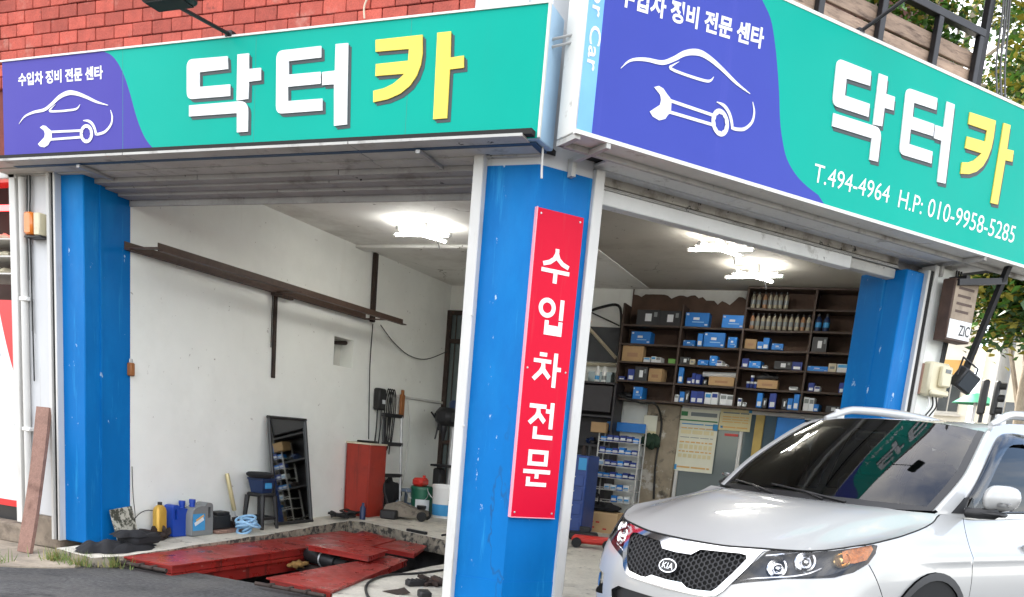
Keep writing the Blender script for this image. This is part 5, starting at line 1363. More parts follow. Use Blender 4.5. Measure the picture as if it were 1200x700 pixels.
for k in range(7):
    r_ = .07 + rnd.uniform(-.02, .02); o_ = Vector((rnd.uniform(-.03, .03), rnd.uniform(-.05, .05), .018 * k)); tl = rnd.uniform(-.3, .3)
    mb.tube([c + o_ + Vector((r_ * cos(a_), r_ * 1.25 * sin(a_), .03 * sin(a_ + k) + tl * .05 * cos(a_))) for a_ in [2 * PI * i / 18 for i in range(19)]], .012, 7)
single('coiled_hose', mb, 'pale_blue', 'light blue hose coiled in a heap on the ledge before the stool', 'hose')

def stool(name, label, c, w, h, mat, taper=.8, group=None):
    t = thing(name, label, 'stool', c, 0, group); c = Vector(c)
    mb = MB(); mb.box(c + ZV * (h - .02), (w * taper + .02, w * taper + .02, .04), bev=.012); part('seat', mb, mat, t)
    for sx in (-1, 1):
        for sy in (-1, 1):
            mb = MB(); mb.tube([c + Vector((sx * w / 2, sy * w / 2, 0)), c + Vector((sx * w / 2 * taper, sy * w / 2 * taper, h - .03))], [.018, .026], 6); part('leg', mb, mat, t)
    for sx, sy, ex, ey in ((-1, 0, 0, 1), (1, 0, 0, 1), (0, -1, 1, 0), (0, 1, 1, 0)):
        mb = MB(); k = 1 - (1 - taper) * .3; mb.box(c + Vector((sx * w / 2 * k, sy * w / 2 * k, h * .30)), ((w * k if ex else .018), (w * k if ey else .018), .03), bev=.004); part('stretcher', mb, mat, t)
    return t
c = Vector((XL + .18, 7.30, floor_z(7.3)))
stool('plastic_stool', 'black plastic stool carrying a blue tub beside the leaning mirror', c, .24, .37, 'black_plastic')
t = thing('tub', 'dark blue plastic tub standing on the black stool', 'tub', c + ZV * .37)
mb = MB(); mb.lathe([(.085, 0), (.11, .13), (.118, .135), (.118, .15), (.105, .15), (.10, .12), (.0, .11)], c + ZV * .37, 4, rot=PI / 4, sx=1.2, sy=1.25); part('body', mb, 'navy_plastic', t, sharp=30)
mb = MB(); mb.box(c + Vector((.088, 0, .445)), (.012, .10, .06), bev=.004); part('label', mb, 'print_blue', t)
mb = MB(); mb.lathe([(.10, 0), (.125, .02), (.13, .04), (.11, .055), (.0, .06)], c + ZV * .522 + Vector((0, -.03, 0)), 18, sy=1.15); single('cushion', mb, 'dark_cloth', 'flat black cushion lying on top of the blue tub', 'cushion')

# leaning mirror
xb, xt = XL + .20, XL + .045
yb0, yb1 = onX(322, 613, xb).y, onX(366, 609, xb).y; tz = onX(313, 487, xt).z; yt0, yt1 = onX(313, 487, xt).y, onX(358, 489, xt).y; zb = floor_z(8.1)
mt = thing('leaning_mirror', 'tall black framed mirror leaning against the white wall', 'mirror', (xb, (yb0 + yb1) / 2, zb))
A_, B_, C_, D_ = Vector((xb, yb0, zb)), Vector((xb, yb1, zb)), Vector((xt, yt1, tz)), Vector((xt, yt0, tz))
nm_ = (B_ - A_).cross(D_ - A_).normalized()
nm_ = nm_ if nm_.x > 0 else -nm_
def lerp4(u_, v_): return (A_ * (1 - u_) + B_ * u_) * (1 - v_) + (D_ * (1 - u_) + C_ * u_) * v_
mb = MB(); Q = [lerp4(.04, .02), lerp4(.96, .02), lerp4(.96, .98), lerp4(.04, .98)]; mb.add(Q, [(0, 1, 2, 3)] if (Q[1] - Q[0]).cross(Q[3] - Q[0]).dot(nm_) > 0 else [(3, 2, 1, 0)]); part('glass', mb, 'mirror_glass', mt)
for (u0_, v0_, u1_, v1_) in ((.03, 0, .03, 1), (.97, 0, .97, 1), (0, .012, 1, .012), (0, .988, 1, .988)):
    mb = MB(); mb.tube([lerp4(u0_, v0_) + nm_ * .005, lerp4(u1_, v1_) + nm_ * .005], .018, 6); part('frame', mb, 'mirror_frame', mt)
mb = MB(); mb.add([lerp4(.03, .01) - nm_ * .008, lerp4(.97, .01) - nm_ * .008, lerp4(.97, .99) - nm_ * .008, lerp4(.03, .99) - nm_ * .008], [(0, 1, 2, 3)]); part('backing', mb, 'mirror_frame', mt)

# heap of leads on the ledge, then the red cabinet
mb = MB(); rnd = random.Random(9)
for k in range(9):
    pts_ = [Vector((XL + .15 + rnd.uniform(-.05, .22), 8.55 + .07 * i + rnd.uniform(-.08, .08), floor_z(9) + .02 + rnd.uniform(0, .06))) for i in range(7)]
    mb.tube(smooth_line(pts_, 5), .010, 6)
single('cable_heap', mb, 'wire_black', 'tangled heap of black cables on the ledge before the red cabinet', 'cable')
cy0, cy1, cx1, cz0, cz1 = 9.05, 9.42, XL + .36, floor_z(9.2), floor_z(9.2) + .87
t = thing('red_cabinet', 'open topped red steel cabinet standing against the white wall', 'cabinet', (XL + .23, (cy0 + cy1) / 2, cz0))
for c_, s_ in (((cx1 - .008, (cy0 + cy1) / 2), (.016, cy1 - cy0)), ((XL + .03, (cy0 + cy1) / 2), (.016, cy1 - cy0)), (((XL + .022 + cx1) / 2, cy0 + .008), (cx1 - XL - .06, .016)), (((XL + .022 + cx1) / 2, cy1 - .008), (cx1 - XL - .06, .016))):
    mb = MB(); mb.box((c_[0], c_[1], (cz0 + cz1) / 2), (s_[0], s_[1], cz1 - cz0), bev=.004); part('panel', mb, 'cabinet_red', t)
for c_, s_ in (((cx1 - .008, (cy0 + cy1) / 2), (.03, cy1 - cy0 + .01)), ((XL + .03, (cy0 + cy1) / 2), (.03, cy1 - cy0 + .01)), (((XL + .022 + cx1) / 2, cy0 + .008), (cx1 - XL - .07, .03)), (((XL + .022 + cx1) / 2, cy1 - .008), (cx1 - XL - .07, .03))):
    mb = MB(); mb.box((c_[0], c_[1], cz1 + .011), (s_[0], s_[1], .02)); part('rim', mb, 'box_cream', t)
mb = MB(); mb.box(((XL + cx1) / 2, (cy0 + cy1) / 2, cz1 - .06), (cx1 - XL - .08, cy1 - cy0 - .04, .02)); part('shelf', mb, 'black_plastic', t)
mb = MB(); mb.tube([Vector((XL + .19, 9.24, cz1 + .035)) + Vector((.10 * cos(a_), .15 * sin(a_), 0)) for a_ in [2 * PI * i / 20 for i in range(21)]], .012, 6); single('hose_ring', mb, 'wire_black', 'black rubber hose ring lying on the red cabinet', 'hose')
mb = MB(); c = Vector((XL + .42, 8.86, floor_z(8.9))); mb.lathe([(.035, 0), (.035, .14), (.015, .17), (.015, .2), (0, .2)], c, 14); single('spray_bottle', mb, 'navy_plastic', 'small dark bottle standing in front of the red cabinet', 'bottle')
mb = MB(); mb.box((XL + .56, 9.28, floor_z(9.3) + .055), (.20, .26, .11), rz(.2), bev=.015); single('black_case', mb, 'black_plastic', 'low black case lying at the foot of the red cabinet', 'case')
mb = MB(); blob(mb, Vector((XL + .60, 9.58, floor_z(9.5) + .04)), (.10, .13, .07), 31, amp=.35); single('white_rag', mb, 'box_white', 'crumpled white rag between the red cabinet and the floor jack', 'rag')

# hung on the wall: charger, leads, rail
a, b = onX(452, 462, XL + .02), onX(521, 473, XL + .02)
mb = MB(); mb.box((XL + .015, (a.y + b.y) / 2, (a.z + b.z) / 2), (.03, b.y - a.y, .035), bev=.006); single('wall_rail', mb, 'white_frame', 'pale rail fixed across the wall above the hand truck', 'rail')
c = onX(445, 468, XL + .05); t = thing('battery_charger', 'black battery charger with clamp leads hung high on the wall', 'charger', (XL + .05, c.y, c.z - .12))
mb = MB(); mb.box((XL + .05, c.y, c.z), (.10, .17, .27), bev=.02); part('case', mb, 'black_plastic', t)
mb = MB(); mb.box((XL + .101, c.y + .02, c.z - .03), (.006, .07, .05)); part('dial', mb, 'box_white', t)
for dy in (-.04, .05):
    mb = MB(); mb.tube(smooth_line([(XL + .05, c.y + dy, c.z - .13), (XL + .06, c.y + dy - .02, c.z - .4), (XL + .05, c.y + dy - .05, c.z - .72)], 6), .009, 6); ld = part('lead', mb, 'wire_black', t)
    mb = MB(); mb.box((XL + .05, c.y + dy - .06, c.z - .79), (.03, .05, .16), Matrix.Rotation(.35 * (1 if dy > 0 else -1), 3, 'X'), bev=.01); part('clamp', mb, 'black_plastic', ld)
c = onX(457, 458, XL + .06); mb = MB()
for k in range(4):
    dy = .045 * k - .07; h_ = .62 + .07 * (k % 3)
    mb.tube(smooth_line([(XL + .05, c.y + dy, c.z - h_), (XL + .06, c.y + dy - .03, c.z - .2), (XL + .07, c.y + dy + .02, c.z + .02), (XL + .06, c.y + dy + .10, c.z - .18), (XL + .05, c.y + dy + .06, c.z - h_ - .05)], 7), .008, 6)
single('hung_leads', mb, 'wire_black', 'bundle of black jump leads looped over the wall rail', 'cable')
c = onX(471, 476, XL + .05); mb = MB(); mb.box((XL + .05, c.y, c.z), (.04, .09, .30), bev=.01); mb.box((XL + .05, c.y, c.z + .17), (.03, .05, .08), bev=.008); single('hung_strap', mb, 'orange_cord', 'brown leather strap hanging from the wall rail', 'strap')
c = onX(478, 470, XL + .04); mb = MB(); mb.tube(smooth_line([(XL + .04, c.y, c.z), (XL + .05, c.y + .06, c.z - .35), (XL + .05, c.y + .02, c.z - .9), (XL + .04, c.y - .03, c.z - 1.15)], 7), .007, 5); single('wall_cable', mb, 'white_frame', 'thin pale cord dangling from the wall rail', 'cable')
c = onX(514, 486, XL + .05); mb = MB(); mb.box((XL + .06, c.y, c.z), (.08, .16, .10), Matrix.Rotation(.4, 3, 'X'), bev=.015); mb.tube([(XL + .06, c.y, c.z - .04), (XL + .06, c.y + .02, c.z - .22)], .025, 8); single('air_tool', mb, 'black_plastic', 'black air tool hanging at the end of the wall rail', 'tool')

# hand truck leaning on the wall
h0 = Vector((-5.90, 9.66, floor_z(9.7))); h1 = Vector((-6.03, 9.78, floor_z(9.7) + 1.25)); wv = Vector((.06, .34, 0))
t = thing('hand_truck', 'black folding hand truck propped upright between cabinet and paint buckets', 'hand truck', h0)
for s_ in (0, 1):
    mb = MB(); mb.tube([h0 + wv * s_, h1 + wv * s_], .018, 8); part('upright', mb, 'black_metal' if s_ == 0 else 'galv', t)
for k in (.38, .70, .99):
    q0 = h0 + (h1 - h0) * k; mb = MB(); mb.box((q0 + wv / 2), (.035, .40, .05), rz(-.17), bev=.008); part('cross_bar', mb, 'black_plastic', t)
mb = MB(); mb.box(h0 + wv / 2 + Vector((.10, 0, .02)), (.22, .36, .014), rz(-.17)); part('toe_plate', mb, 'galv', t)
for s_ in (-.12, 1.12):
    mb = MB(); mb.lathe([(.06, -.02), (.075, -.012), (.075, .012), (.06, .02), (0, .02)], h0 + wv * s_ + Vector((-.02, 0, .075)), 18, wv); part('wheel', mb, 'black_rubber', t)
mb = MB(); blob(mb, h0 + Vector((-.12, .30, .22)), (.14, .22, .22), 41, amp=.25); single('black_bag', mb, 'dark_cloth', 'slumped black bag behind the hand truck', 'bag')

stool('plastic_stool', 'low grey blue plastic stool behind the floor jack', Vector((-5.80, 10.16, floor_z(10.1))), .28, .30, 'grey_blue' if 'grey_blue' in MATS else (M('grey_blue', (.22, .28, .38), .5).name), .78)
def bucket(name, label, c, r, h, mat, cat='bucket', lab=None, rim=True, band=None):
    t = thing(name, label, cat, c); c = Vector(c); mb = MB(); mb.lathe([(r * .88, 0), (r * .98, h * .9), (r * 1.04, h * .9), (r * 1.04, h * .95), (r, h), (r * .95, h), (r * .93, h * .94), (0, h * .94)], c, 28); part('body', mb, mat, t)
    if band: mb = MB(); mb.lathe([(r * .905, h * .08), (r * .94, h * .42)], c, 28); mb.v = [c + Vector(((v.x - c.x) * 1.01, (v.y - c.y) * 1.01, v.z - c.z)) for v in mb.v]; mb.f = mb.f[:-2]; mb.mi = mb.mi[:-2]; part('printed_band', mb, band, t)
    if lab:
        rows = []
        for i in range(7):
            a_ = radians(-95 + 12 * i); rows.append([c + Vector((cos(a_) * r * 1.0, sin(a_) * r * 1.0, h * k)) for k in (.12, .55)])
        mb = MB(); mb.grid(rows); part('label', mb, lab, t)
    mb = MB(); mb.tube([c + Vector((r * 1.06 * cos(a_), r * 1.06 * sin(a_) * .3 - r * .95, h * .86 - abs(sin(a_)) * r * .9)) for a_ in [PI * i / 14 for i in range(15)]], .005, 5); part('wire_handle', mb, 'galv', t)
    return t
cg = Vector((-5.56, 10.08, floor_z(10.05))); bucket('oil_pail', 'dark green oil pail with white label behind the jack', cg, .155, .36, 'green_can', 'pail', 'box_white')
mb = MB(); mb.box(cg + Vector((-.03, -.02, .415)), (.15, .22, .11), bev=.03); mb.tube([cg + Vector((-.03, .07, .46)), cg + Vector((-.03, .07, .50))], .02, 10); single('fuel_can', mb, 'red_plastic', 'small red fuel can sitting on the green pail', 'can')
cw = Vector((-5.17, 9.98, floor_z(10.0))); bucket('paint_bucket', 'white paint bucket with blue printed base near the corner column', cw, .17, .42, 'white_plastic', 'bucket', None, True, 'print_blue')

# trolley jack
j0 = onF(449, 606); j1 = onF(500, 611); d = (j1 - j0); L_ = d.length; d.normalize(); n_ = Vector((-d.y, d.x, 0)); z0 = floor_z(j0.y)
M('jack_paint', (.20, .17, .13), .6, var=.3, vs=9, dirt=(.05, .04, .03), ds=10)
t = thing('floor_jack', 'dirty beige trolley jack on the concrete slab before the buckets', 'jack', (j0 + j1) / 2)
side = [(0, .05), (.10, .03), (L_ * .9, .03), (L_, .06), (L_ * .98, .12), (L_ * .7, .15), (L_ * .45, .19), (.18, .21), (.05, .17)]
for s_ in (-.09, .09):
    mb = MB(); mb.prism(side, j0 + n_ * s_ + ZV * (z0 - j0.z), d, ZV, -.008, .008, n_); part('side_plate', mb, 'jack_paint', t)
mb = MB(); mb.box(j0 + d * L_ * .35 + ZV * (.11), (L_ * .5, .14, .10), rot_to(d), bev=.02); part('lift_body', mb, 'jack_paint', t)
mb = MB(); mb.lathe([(.05, .14), (.06, .16), (.06, .185), (0, .185)], j0 + d * L_ * .86, 16); part('saddle', mb, 'black_metal', t)
for k, r_ in ((.10, .045), (.93, .06)):
    for s_ in (-.12, .12):
        mb = MB(); mb.lathe([(r_ * .8, -.02), (r_, -.014), (r_, .014), (r_ * .8, .02), (0, .02)], j0 + d * L_ * k + n_ * s_ + ZV * r_, 18, n_); part('wheel', mb, 'black_rubber', t)
mb = MB(); mb.tube([j0 + d * .05 + ZV * .16, j0 - d * .02 + n_ * .05 + ZV * .30, Vector((-5.93, 9.62, z0 + .85))], .014, 8); part('handle', mb, 'black_metal', t)

# drill press and stand in the far corner
c = Vector((-5.52, 10.72, floor_z(10.6))); t = thing('drill_press', 'black drill press on a post partly hidden by the corner column', 'machine', c)
mb = MB(); mb.box(c + ZV * .04, (.42, .42, .08), bev=.02); part('base', mb, 'black_metal', t)
mb = MB(); mb.tube([c + Vector((-.02, .05, .08)), c + Vector((-.02, .05, 1.35))], .035, 12); part('column', mb, 'galv', t)
mb = MB(); mb.box(c + Vector((-.02, -.06, 1.27)), (.24, .50, .24), bev=.06); part('head', mb, 'black_metal', t)
mb = MB(); mb.lathe([(.10, 0), (.11, .02), (.11, .16), (.08, .2), (0, .2)], c + Vector((-.02, .12, 1.3)), 18); part('motor', mb, 'navy_plastic', t)
mb = MB(); mb.lathe([(.02, 0), (.035, .10), (.05, .14), (.05, .2), (0, .2)], c + Vector((-.02, -.22, .95)), 14); part('chuck', mb, 'black_metal', t)
for k in range(3): a_ = 2 * PI * k / 3 + .4; mb = MB(); q = c + Vector((-.16, -.10, 1.18)); mb.tube([q, q + Vector((-.03, .22 * cos(a_), .22 * sin(a_)))], .012, 6); part('feed_handle', mb, 'black_metal', t)
mb = MB(); mb.box(c + Vector((-.03, -.12, .62)), (.26, .30, .03), bev=.008); part('table', mb, 'black_metal', t)
mb = MB(); mb.box(c + Vector((-.13, -.05, .40)), (.12, .16, .36), bev=.02); part('switch_box', mb, 'black_plastic', t)
p0 = onF(497, 640); mb = MB(); mb.tube(smooth_line([Vector((-4.95, 10.3, 1.15)), Vector((-4.86, 10.0, .75)), Vector((-4.85, 9.6, .35)), Vector((-4.45, 8.9, floor_z(8.9) + .02)), Vector((-4.38, 8.45, floor_z(8.4) + .012))], 7), .014, 7)
single('rubber_hose', mb, 'wire_black', 'black rubber hose hanging down to the slab edge beside the column', 'hose')

# --- red steel plates over the pit
def plate(name, label, poly, z, th=.05, lip=True, tilt=None, rollers=False):
    t = thing(name, label, 'plate', (sum(p_[0] for p_ in poly) / len(poly), sum(p_[1] for p_ in poly) / len(poly), z - th), 0, 'red steel plates over the pit')
    zf = tilt or (lambda x, y: z)
    k = len(poly); ar = sum(poly[i][0] * poly[(i + 1) % k][1] - poly[(i + 1) % k][0] * poly[i][1] for i in range(k)); P = poly if ar > 0 else list(reversed(poly))
    def lay(mb, ins, z0_, z1_):
        cx_, cy_ = sum(p_[0] for p_ in P) / k, sum(p_[1] for p_ in P) / k
        q = [(cx_ + (x - cx_) * (1 - ins / max(.1, abs(x - cx_))), cy_ + (y - cy_) * (1 - ins / max(.1, abs(y - cy_)))) for x, y in P]
        lo = [Vector((x, y, zf(x, y) + z0_)) for x, y in q]; hi = [Vector((x, y, zf(x, y) + z1_)) for x, y in q]
        mb.add(lo + hi, [tuple(range(k, 2 * k)), tuple(reversed(range(k)))] + [(i, (i + 1) % k, k + (i + 1) % k, k + i) for i in range(k)])
    mb = MB(); lay(mb, 0, -.012, 0); part('top_sheet', mb, 'red_steel', t, smooth=False)
    mb = MB(); lay(mb, .02, -th, -.0125); part('edge_channel', mb, 'red_steel', t, smooth=False)
    if rollers:
        a_, b_ = min(p_[0] for p_ in P), max(p_[0] for p_ in P); y_ = min(p_[1] for p_ in P)
        mb = MB(); mb.tube([(a_ + .03, y_ - .03, z - th * .6), (b_ - .03, y_ - .03, z - th * .6)], .016, 8); part('front_pipe', mb, 'rust_dark', t)
        for f_ in (.25, .5, .72):
            x = a_ + (b_ - a_) * f_; mb = MB(); mb.box((x, y_ - .025, z - th * .5), (.03, .07, .03), bev=.006); part('hinge_lug', mb, 'rust_dark', t)
    return t
def seen(z, *px): return [(onz(x, y, z).x, onz(x, y, z).y) for x, y in px]
_a = seen(.085, (139, 651), (202, 663)); xa, xb_ = _a[0][0], _a[1][0]
plate('pit_plate', 'longest red steel plate along the left ledge over the pit', [_a[0], _a[1], (xb_ - .02, 8.20), (-5.60, 8.32), (xa + .03, 7.4)], .085, .07, rollers=True)
mb = MB(); mb.box((xb_ - .05, 6.6, -.005), (.06, 2.9, .03)); mb.box((xb_ - .07, 6.6, -.07), (.03, 2.9, .12)); single('pit_rail', mb, 'red_steel', 'red steel rail under the edge of the longest pit plate', 'rail')
plate('pit_plate', 'raised red steel plate lying crosswise near the middle of the pit', seen(.145, (358, 638), (433, 652), (455, 645), (385, 632)), .145, .055)
plate('pit_plate', 'red steel plate at the back of the pit under the slab edge', seen(.105, (397, 633), (434, 641), (464, 632), (425, 622)), .105, .05)
plate('pit_plate', 'small red steel plate in the right rear corner of the pit', seen(.095, (436, 640), (486, 649), (500, 640), (468, 633)), .095, .05)
plate('pit_plate', 'red steel plate on the right of the pit beside the concrete apron', seen(.075, (312, 677), (388, 693), (478, 656), (455, 651)), .075, .06, rollers=True)
mb = MB(); mb.box((-4.7, 8.45, .16), (.30, .05, .07), rz(-.3), bev=.005); single('plate_stop', mb, 'black_metal', 'short dark steel block at the back edge of the pit', 'block')
t = thing('damper', 'black shock absorber lying across the pit opening', 'car part', (-4.75, 6.86, -.06))
mb = MB(); mb.tube([(-5.02, 6.90, .02), (-4.98, 6.89, .02), (-4.66, 6.82, .0), (-4.62, 6.81, .0)], [.06, .075, .075, .06], 16); part('body', mb, 'black_plastic', t)
mb = MB(); mb.lathe([(.08, 0), (.085, .01), (.08, .02)], (-4.80, 6.85, .01), 18, (1, -.2, -.05)); part('clamp_ring', mb, 'galv', t)
mb = MB(); mb.tube([(-4.63, 6.81, .0), (-4.48, 6.78, -.01)], [.04, .05], 12); part('rod_end', mb, 'black_rubber', t)
mb = MB(); blob(mb, Vector((-4.95, 6.66, -.05)), (.06, .12, .035), 51, 24, 16, amp=.2, flat=False); single('work_glove', mb, M('glove', (.30, .17, .05), .9).name, 'tan work glove lying in the pit opening by the damper', 'glove')
mb = MB(); mb.box((-4.8, 6.82, -.10), (1.0, .10, .06)); single('pit_beam', mb, 'rust_dark', 'rusty steel beam spanning the pit under the damper', 'beam')
# things dropped on the apron by the column
z = .045
mb = MB(); mb.tube(smooth_line([onz(520, 668, z + .01), onz(490, 672, z + .01), onz(455, 674, z + .012), onz(433, 682, z + .012), onz(429, 694, z + .012), onz(440, 706, z + .012), onz(475, 716, z + .012)], 8), .011, 7); single('floor_cable', mb, 'wire_black', 'thick black cable curling over the concrete by the corner column', 'cable')
c = onz(487, 687, z); mb = MB(); mb.box(c + ZV * .03, (.07, .17, .05), rz(-.5), bev=.008)
for k in range(4): mb.box(c + ZV * .057 + rz(-.5) @ Vector((0, -.06 + .04 * k, 0)), (.06, .012, .006), rz(-.5))
single('brake_pad', mb, 'black_plastic', 'ribbed black pad lying on the concrete by the corner column', 'car part')
c = onz(505, 686, z); mb = MB(); blob(mb, c + ZV * .025, (.10, .09, .04), 61, amp=.5); single('rusty_scrap', mb, 'rust_dark', 'rusty scrap heap against the foot of the corner column', 'scrap')
c = onz(497, 702, z); mb = MB(); mb.box(c + ZV * .035, (.09, .13, .06), rz(.7), bev=.01); single('black_block', mb, 'black_plastic', 'black plastic block lying in front of the rusty scrap', 'block')
c = onz(466, 696, z); mb = MB(); R0 = Matrix.Rotation(.08, 3, 'X'); mb.prism([(-.12, -.03), (.02, -.05), (.10, .02), (.0, .10), (-.03, .05)], c + ZV * .012, (1, 0, 0), Vector((0, 1, .25)).normalized(), 0, .004); single('metal_scrap', mb, 'rust_dark', 'bent scrap of brown sheet metal on the pale concrete', 'scrap')
# ---------------------------------------------------------------- right bay: parts shelves on the back wall
YS = 11.14; SD = .30
XU = [-3.415, -2.652, -1.885, -1.092, -.28]
LV = [1.925, 2.155, 2.39, 2.612, 2.845, 3.09]
sh = thing('parts_shelf', 'wide dark wood shelving full of boxed parts on the back wall', 'shelf', ((XU[0] + XU[-1]) / 2, YS + SD / 2, LV[0] - .03))
for i, x in enumerate(XU):
    zt = 3.32 if i >= 2 else 3.10
    mb = MB(); mb.box((x, YS + SD / 2, (LV[0] - .03 + zt) / 2), (.026, SD, zt - LV[0] + .03), bev=.003); part('upright', mb, 'shelf_wood', sh)
for k, z in enumerate(LV):
    for i in range(4):
        if i < 2 and k == 5: continue
        mb = MB(); a, b = XU[i] + .014, XU[i + 1] - .014; n = 8; sag = .006 * ((i * 7 + k * 3) % 3)
        rows = [[Vector((a + (b - a) * j / n, YS + y_, z + dz - sag * sin(PI * j / n))) for j in range(n + 1)] for y_, dz in ((.004, -.022), (.004, 0), (SD - .01, 0), (SD - .01, -.022), (.004, -.022))]
        mb.grid(rows, flip=True); part('shelf_board', mb, 'shelf_wood', sh)
mb = MB(); mb.box(((XU[2] + XU[4]) / 2, YS + SD / 2, 3.318), (XU[4] - XU[2], SD, .022)); part('top_board', mb, 'shelf_wood', sh)

ORD = ['first', 'second', 'third', 'fourth', 'fifth', 'sixth', 'seventh', 'eighth', 'ninth', 'tenth', 'eleventh', 'twelfth']
ROWN = ['bottom', 'second lowest', 'third lowest', 'fourth lowest', 'fifth lowest', 'top']
COLN = {'blue': 'bright blue', 'navy': 'navy blue', 'white': 'white', 'black': 'black', 'card': 'brown cardboard', 'cream': 'cream', 'green': 'green'}
CM = {'blue': 'box_blue', 'navy': 'box_navy', 'white': 'box_white', 'black': 'box_black', 'card': 'cardboard', 'cream': 'box_cream', 'green': 'box_green'}
def c1(x, y): return 680 + x / 4.378, 320 + y / 4.378
def c2(x, y): return 840 + x / 4.378, 320 + y / 4.378
IT = []      # (left, bottom, right, top, colour, level or None = stands on the one below)
def it(cf, lv, colr, *boxes):
    for b in boxes: IT.append((cf, lv, colr, b))
it(c1, 4, 'black', (285, 188, 402, 262), (410, 190, 524, 262)); it(c1, 4, 'blue', (535, 200, 655, 268)); it(c2, 4, 'blue', (28, 210, 138, 272))
it(c1, 3, 'blue', (258, 300, 358, 358), (530, 338, 590, 365), (597, 300, 624, 365), (629, 298, 735, 368)); it(c2, 3, 'blue', (52, 318, 98, 372), (204, 340, 232, 377), (236, 320, 268, 378), (278, 352, 338, 382))
it(c2, 3, 'card', (140, 328, 200, 375)); it(c2, 3, 'black', (488, 310, 565, 382))
it(c1, 2, 'card', (210, 375, 318, 450)); it(c1, 2, 'white', (322, 425, 356, 447), (362, 420, 386, 450), (388, 424, 415, 450), (699, 440, 727, 466), (729, 455, 752, 466)); it(c1, 2, 'green', (447, 438, 484, 460)); it(c1, 2, 'black', (500, 428, 552, 462)); it(c1, 2, 'cream', (558, 438, 582, 464)); it(c1, 2, 'blue', (602, 443, 656, 467), (658, 418, 697, 467))
it(c2, 2, 'navy', (126, 428, 160, 472), (382, 448, 435, 487)); it(c2, 2, 'blue', (165, 448, 228, 480), (458, 472, 565, 492)); it(c2, 2, 'white', (232, 462, 260, 475), (618, 455, 683, 496)); it(c2, 2, 'black', (290, 445, 380, 482)); it(c2, 2, 'cream', (570, 450, 613, 492))
it(c1, 1, 'navy', (190, 525, 222, 540), (238, 490, 270, 545), (545, 530, 570, 560), (592, 512, 618, 562), (572, 505, 590, 560)); it(c1, 1, 'black', (275, 482, 340, 550), (628, 535, 650, 562)); it(c1, 1, 'card', (348, 492, 418, 555), (655, 532, 786, 570)); it(c1, 1, 'blue', (497, 478, 522, 558)); 
it(c2, 1, 'card', (204, 545, 310, 583)); it(c2, 1, 'white', (375, 562, 420, 577), (502, 560, 532, 585), (656, 570, 684, 600)); it(c2, 1, 'navy', (470, 548, 500, 590), (628, 548, 654, 600))
it(c1, 0, 'blue', (268, 590, 316, 650), (505, 608, 530, 660)); it(c1, 0, 'navy', (560, 600, 590, 660), (593, 600, 630, 660)); it(c1, 0, 'white', (482, 620, 502, 655), (635, 606, 668, 662), (672, 600, 706, 660), (710, 610, 744, 664), (750, 612, 786, 664)); it(c1, 0, 'black', (535, 600, 557, 658))
it(c2, 0, 'white', (102, 630, 122, 670), (128, 650, 146, 670), (440, 622, 468, 690), (472, 624, 498, 690)); it(c2, 0, 'blue', (200, 602, 228, 675), (360, 630, 386, 686), (392, 606, 420, 688), (501, 656, 526, 692)); it(c2, 0, 'black', (232, 626, 256, 676), (330, 632, 356, 685), (562, 660, 640, 690)); it(c2, 0, 'navy', (262, 604, 297, 680))
cells = {}
for cf, lv, colr, b in IT:
    x0, y0_ = cf(b[0], b[1]); x1, y1_ = cf(b[2], b[3]); pa, pb = onY(x0, y1_, YS + .02), onY(x1, y0_, YS + .02)
    h = min(pb.z - pa.z, .222); w = pb.x - pa.x; cx_ = (pa.x + pb.x) / 2
    # corner shift of the slanted picture: use the bottom edge for x
    pr = onY(x1, y1_, YS + .02); cx_ = (pa.x + pr.x) / 2; w = pr.x - pa.x
    bay = sum(cx_ > u_ for u_ in XU) - 1; bay = max(0, min(3, bay))
    cx_ = min(max(cx_, XU[bay] + .016 + w / 2), XU[bay + 1] - .016 - w / 2)
    cells.setdefault((lv, bay), []).append([cx_, w, h, colr])
rnd = random.Random(77); blue_n = 0
BIGB = []
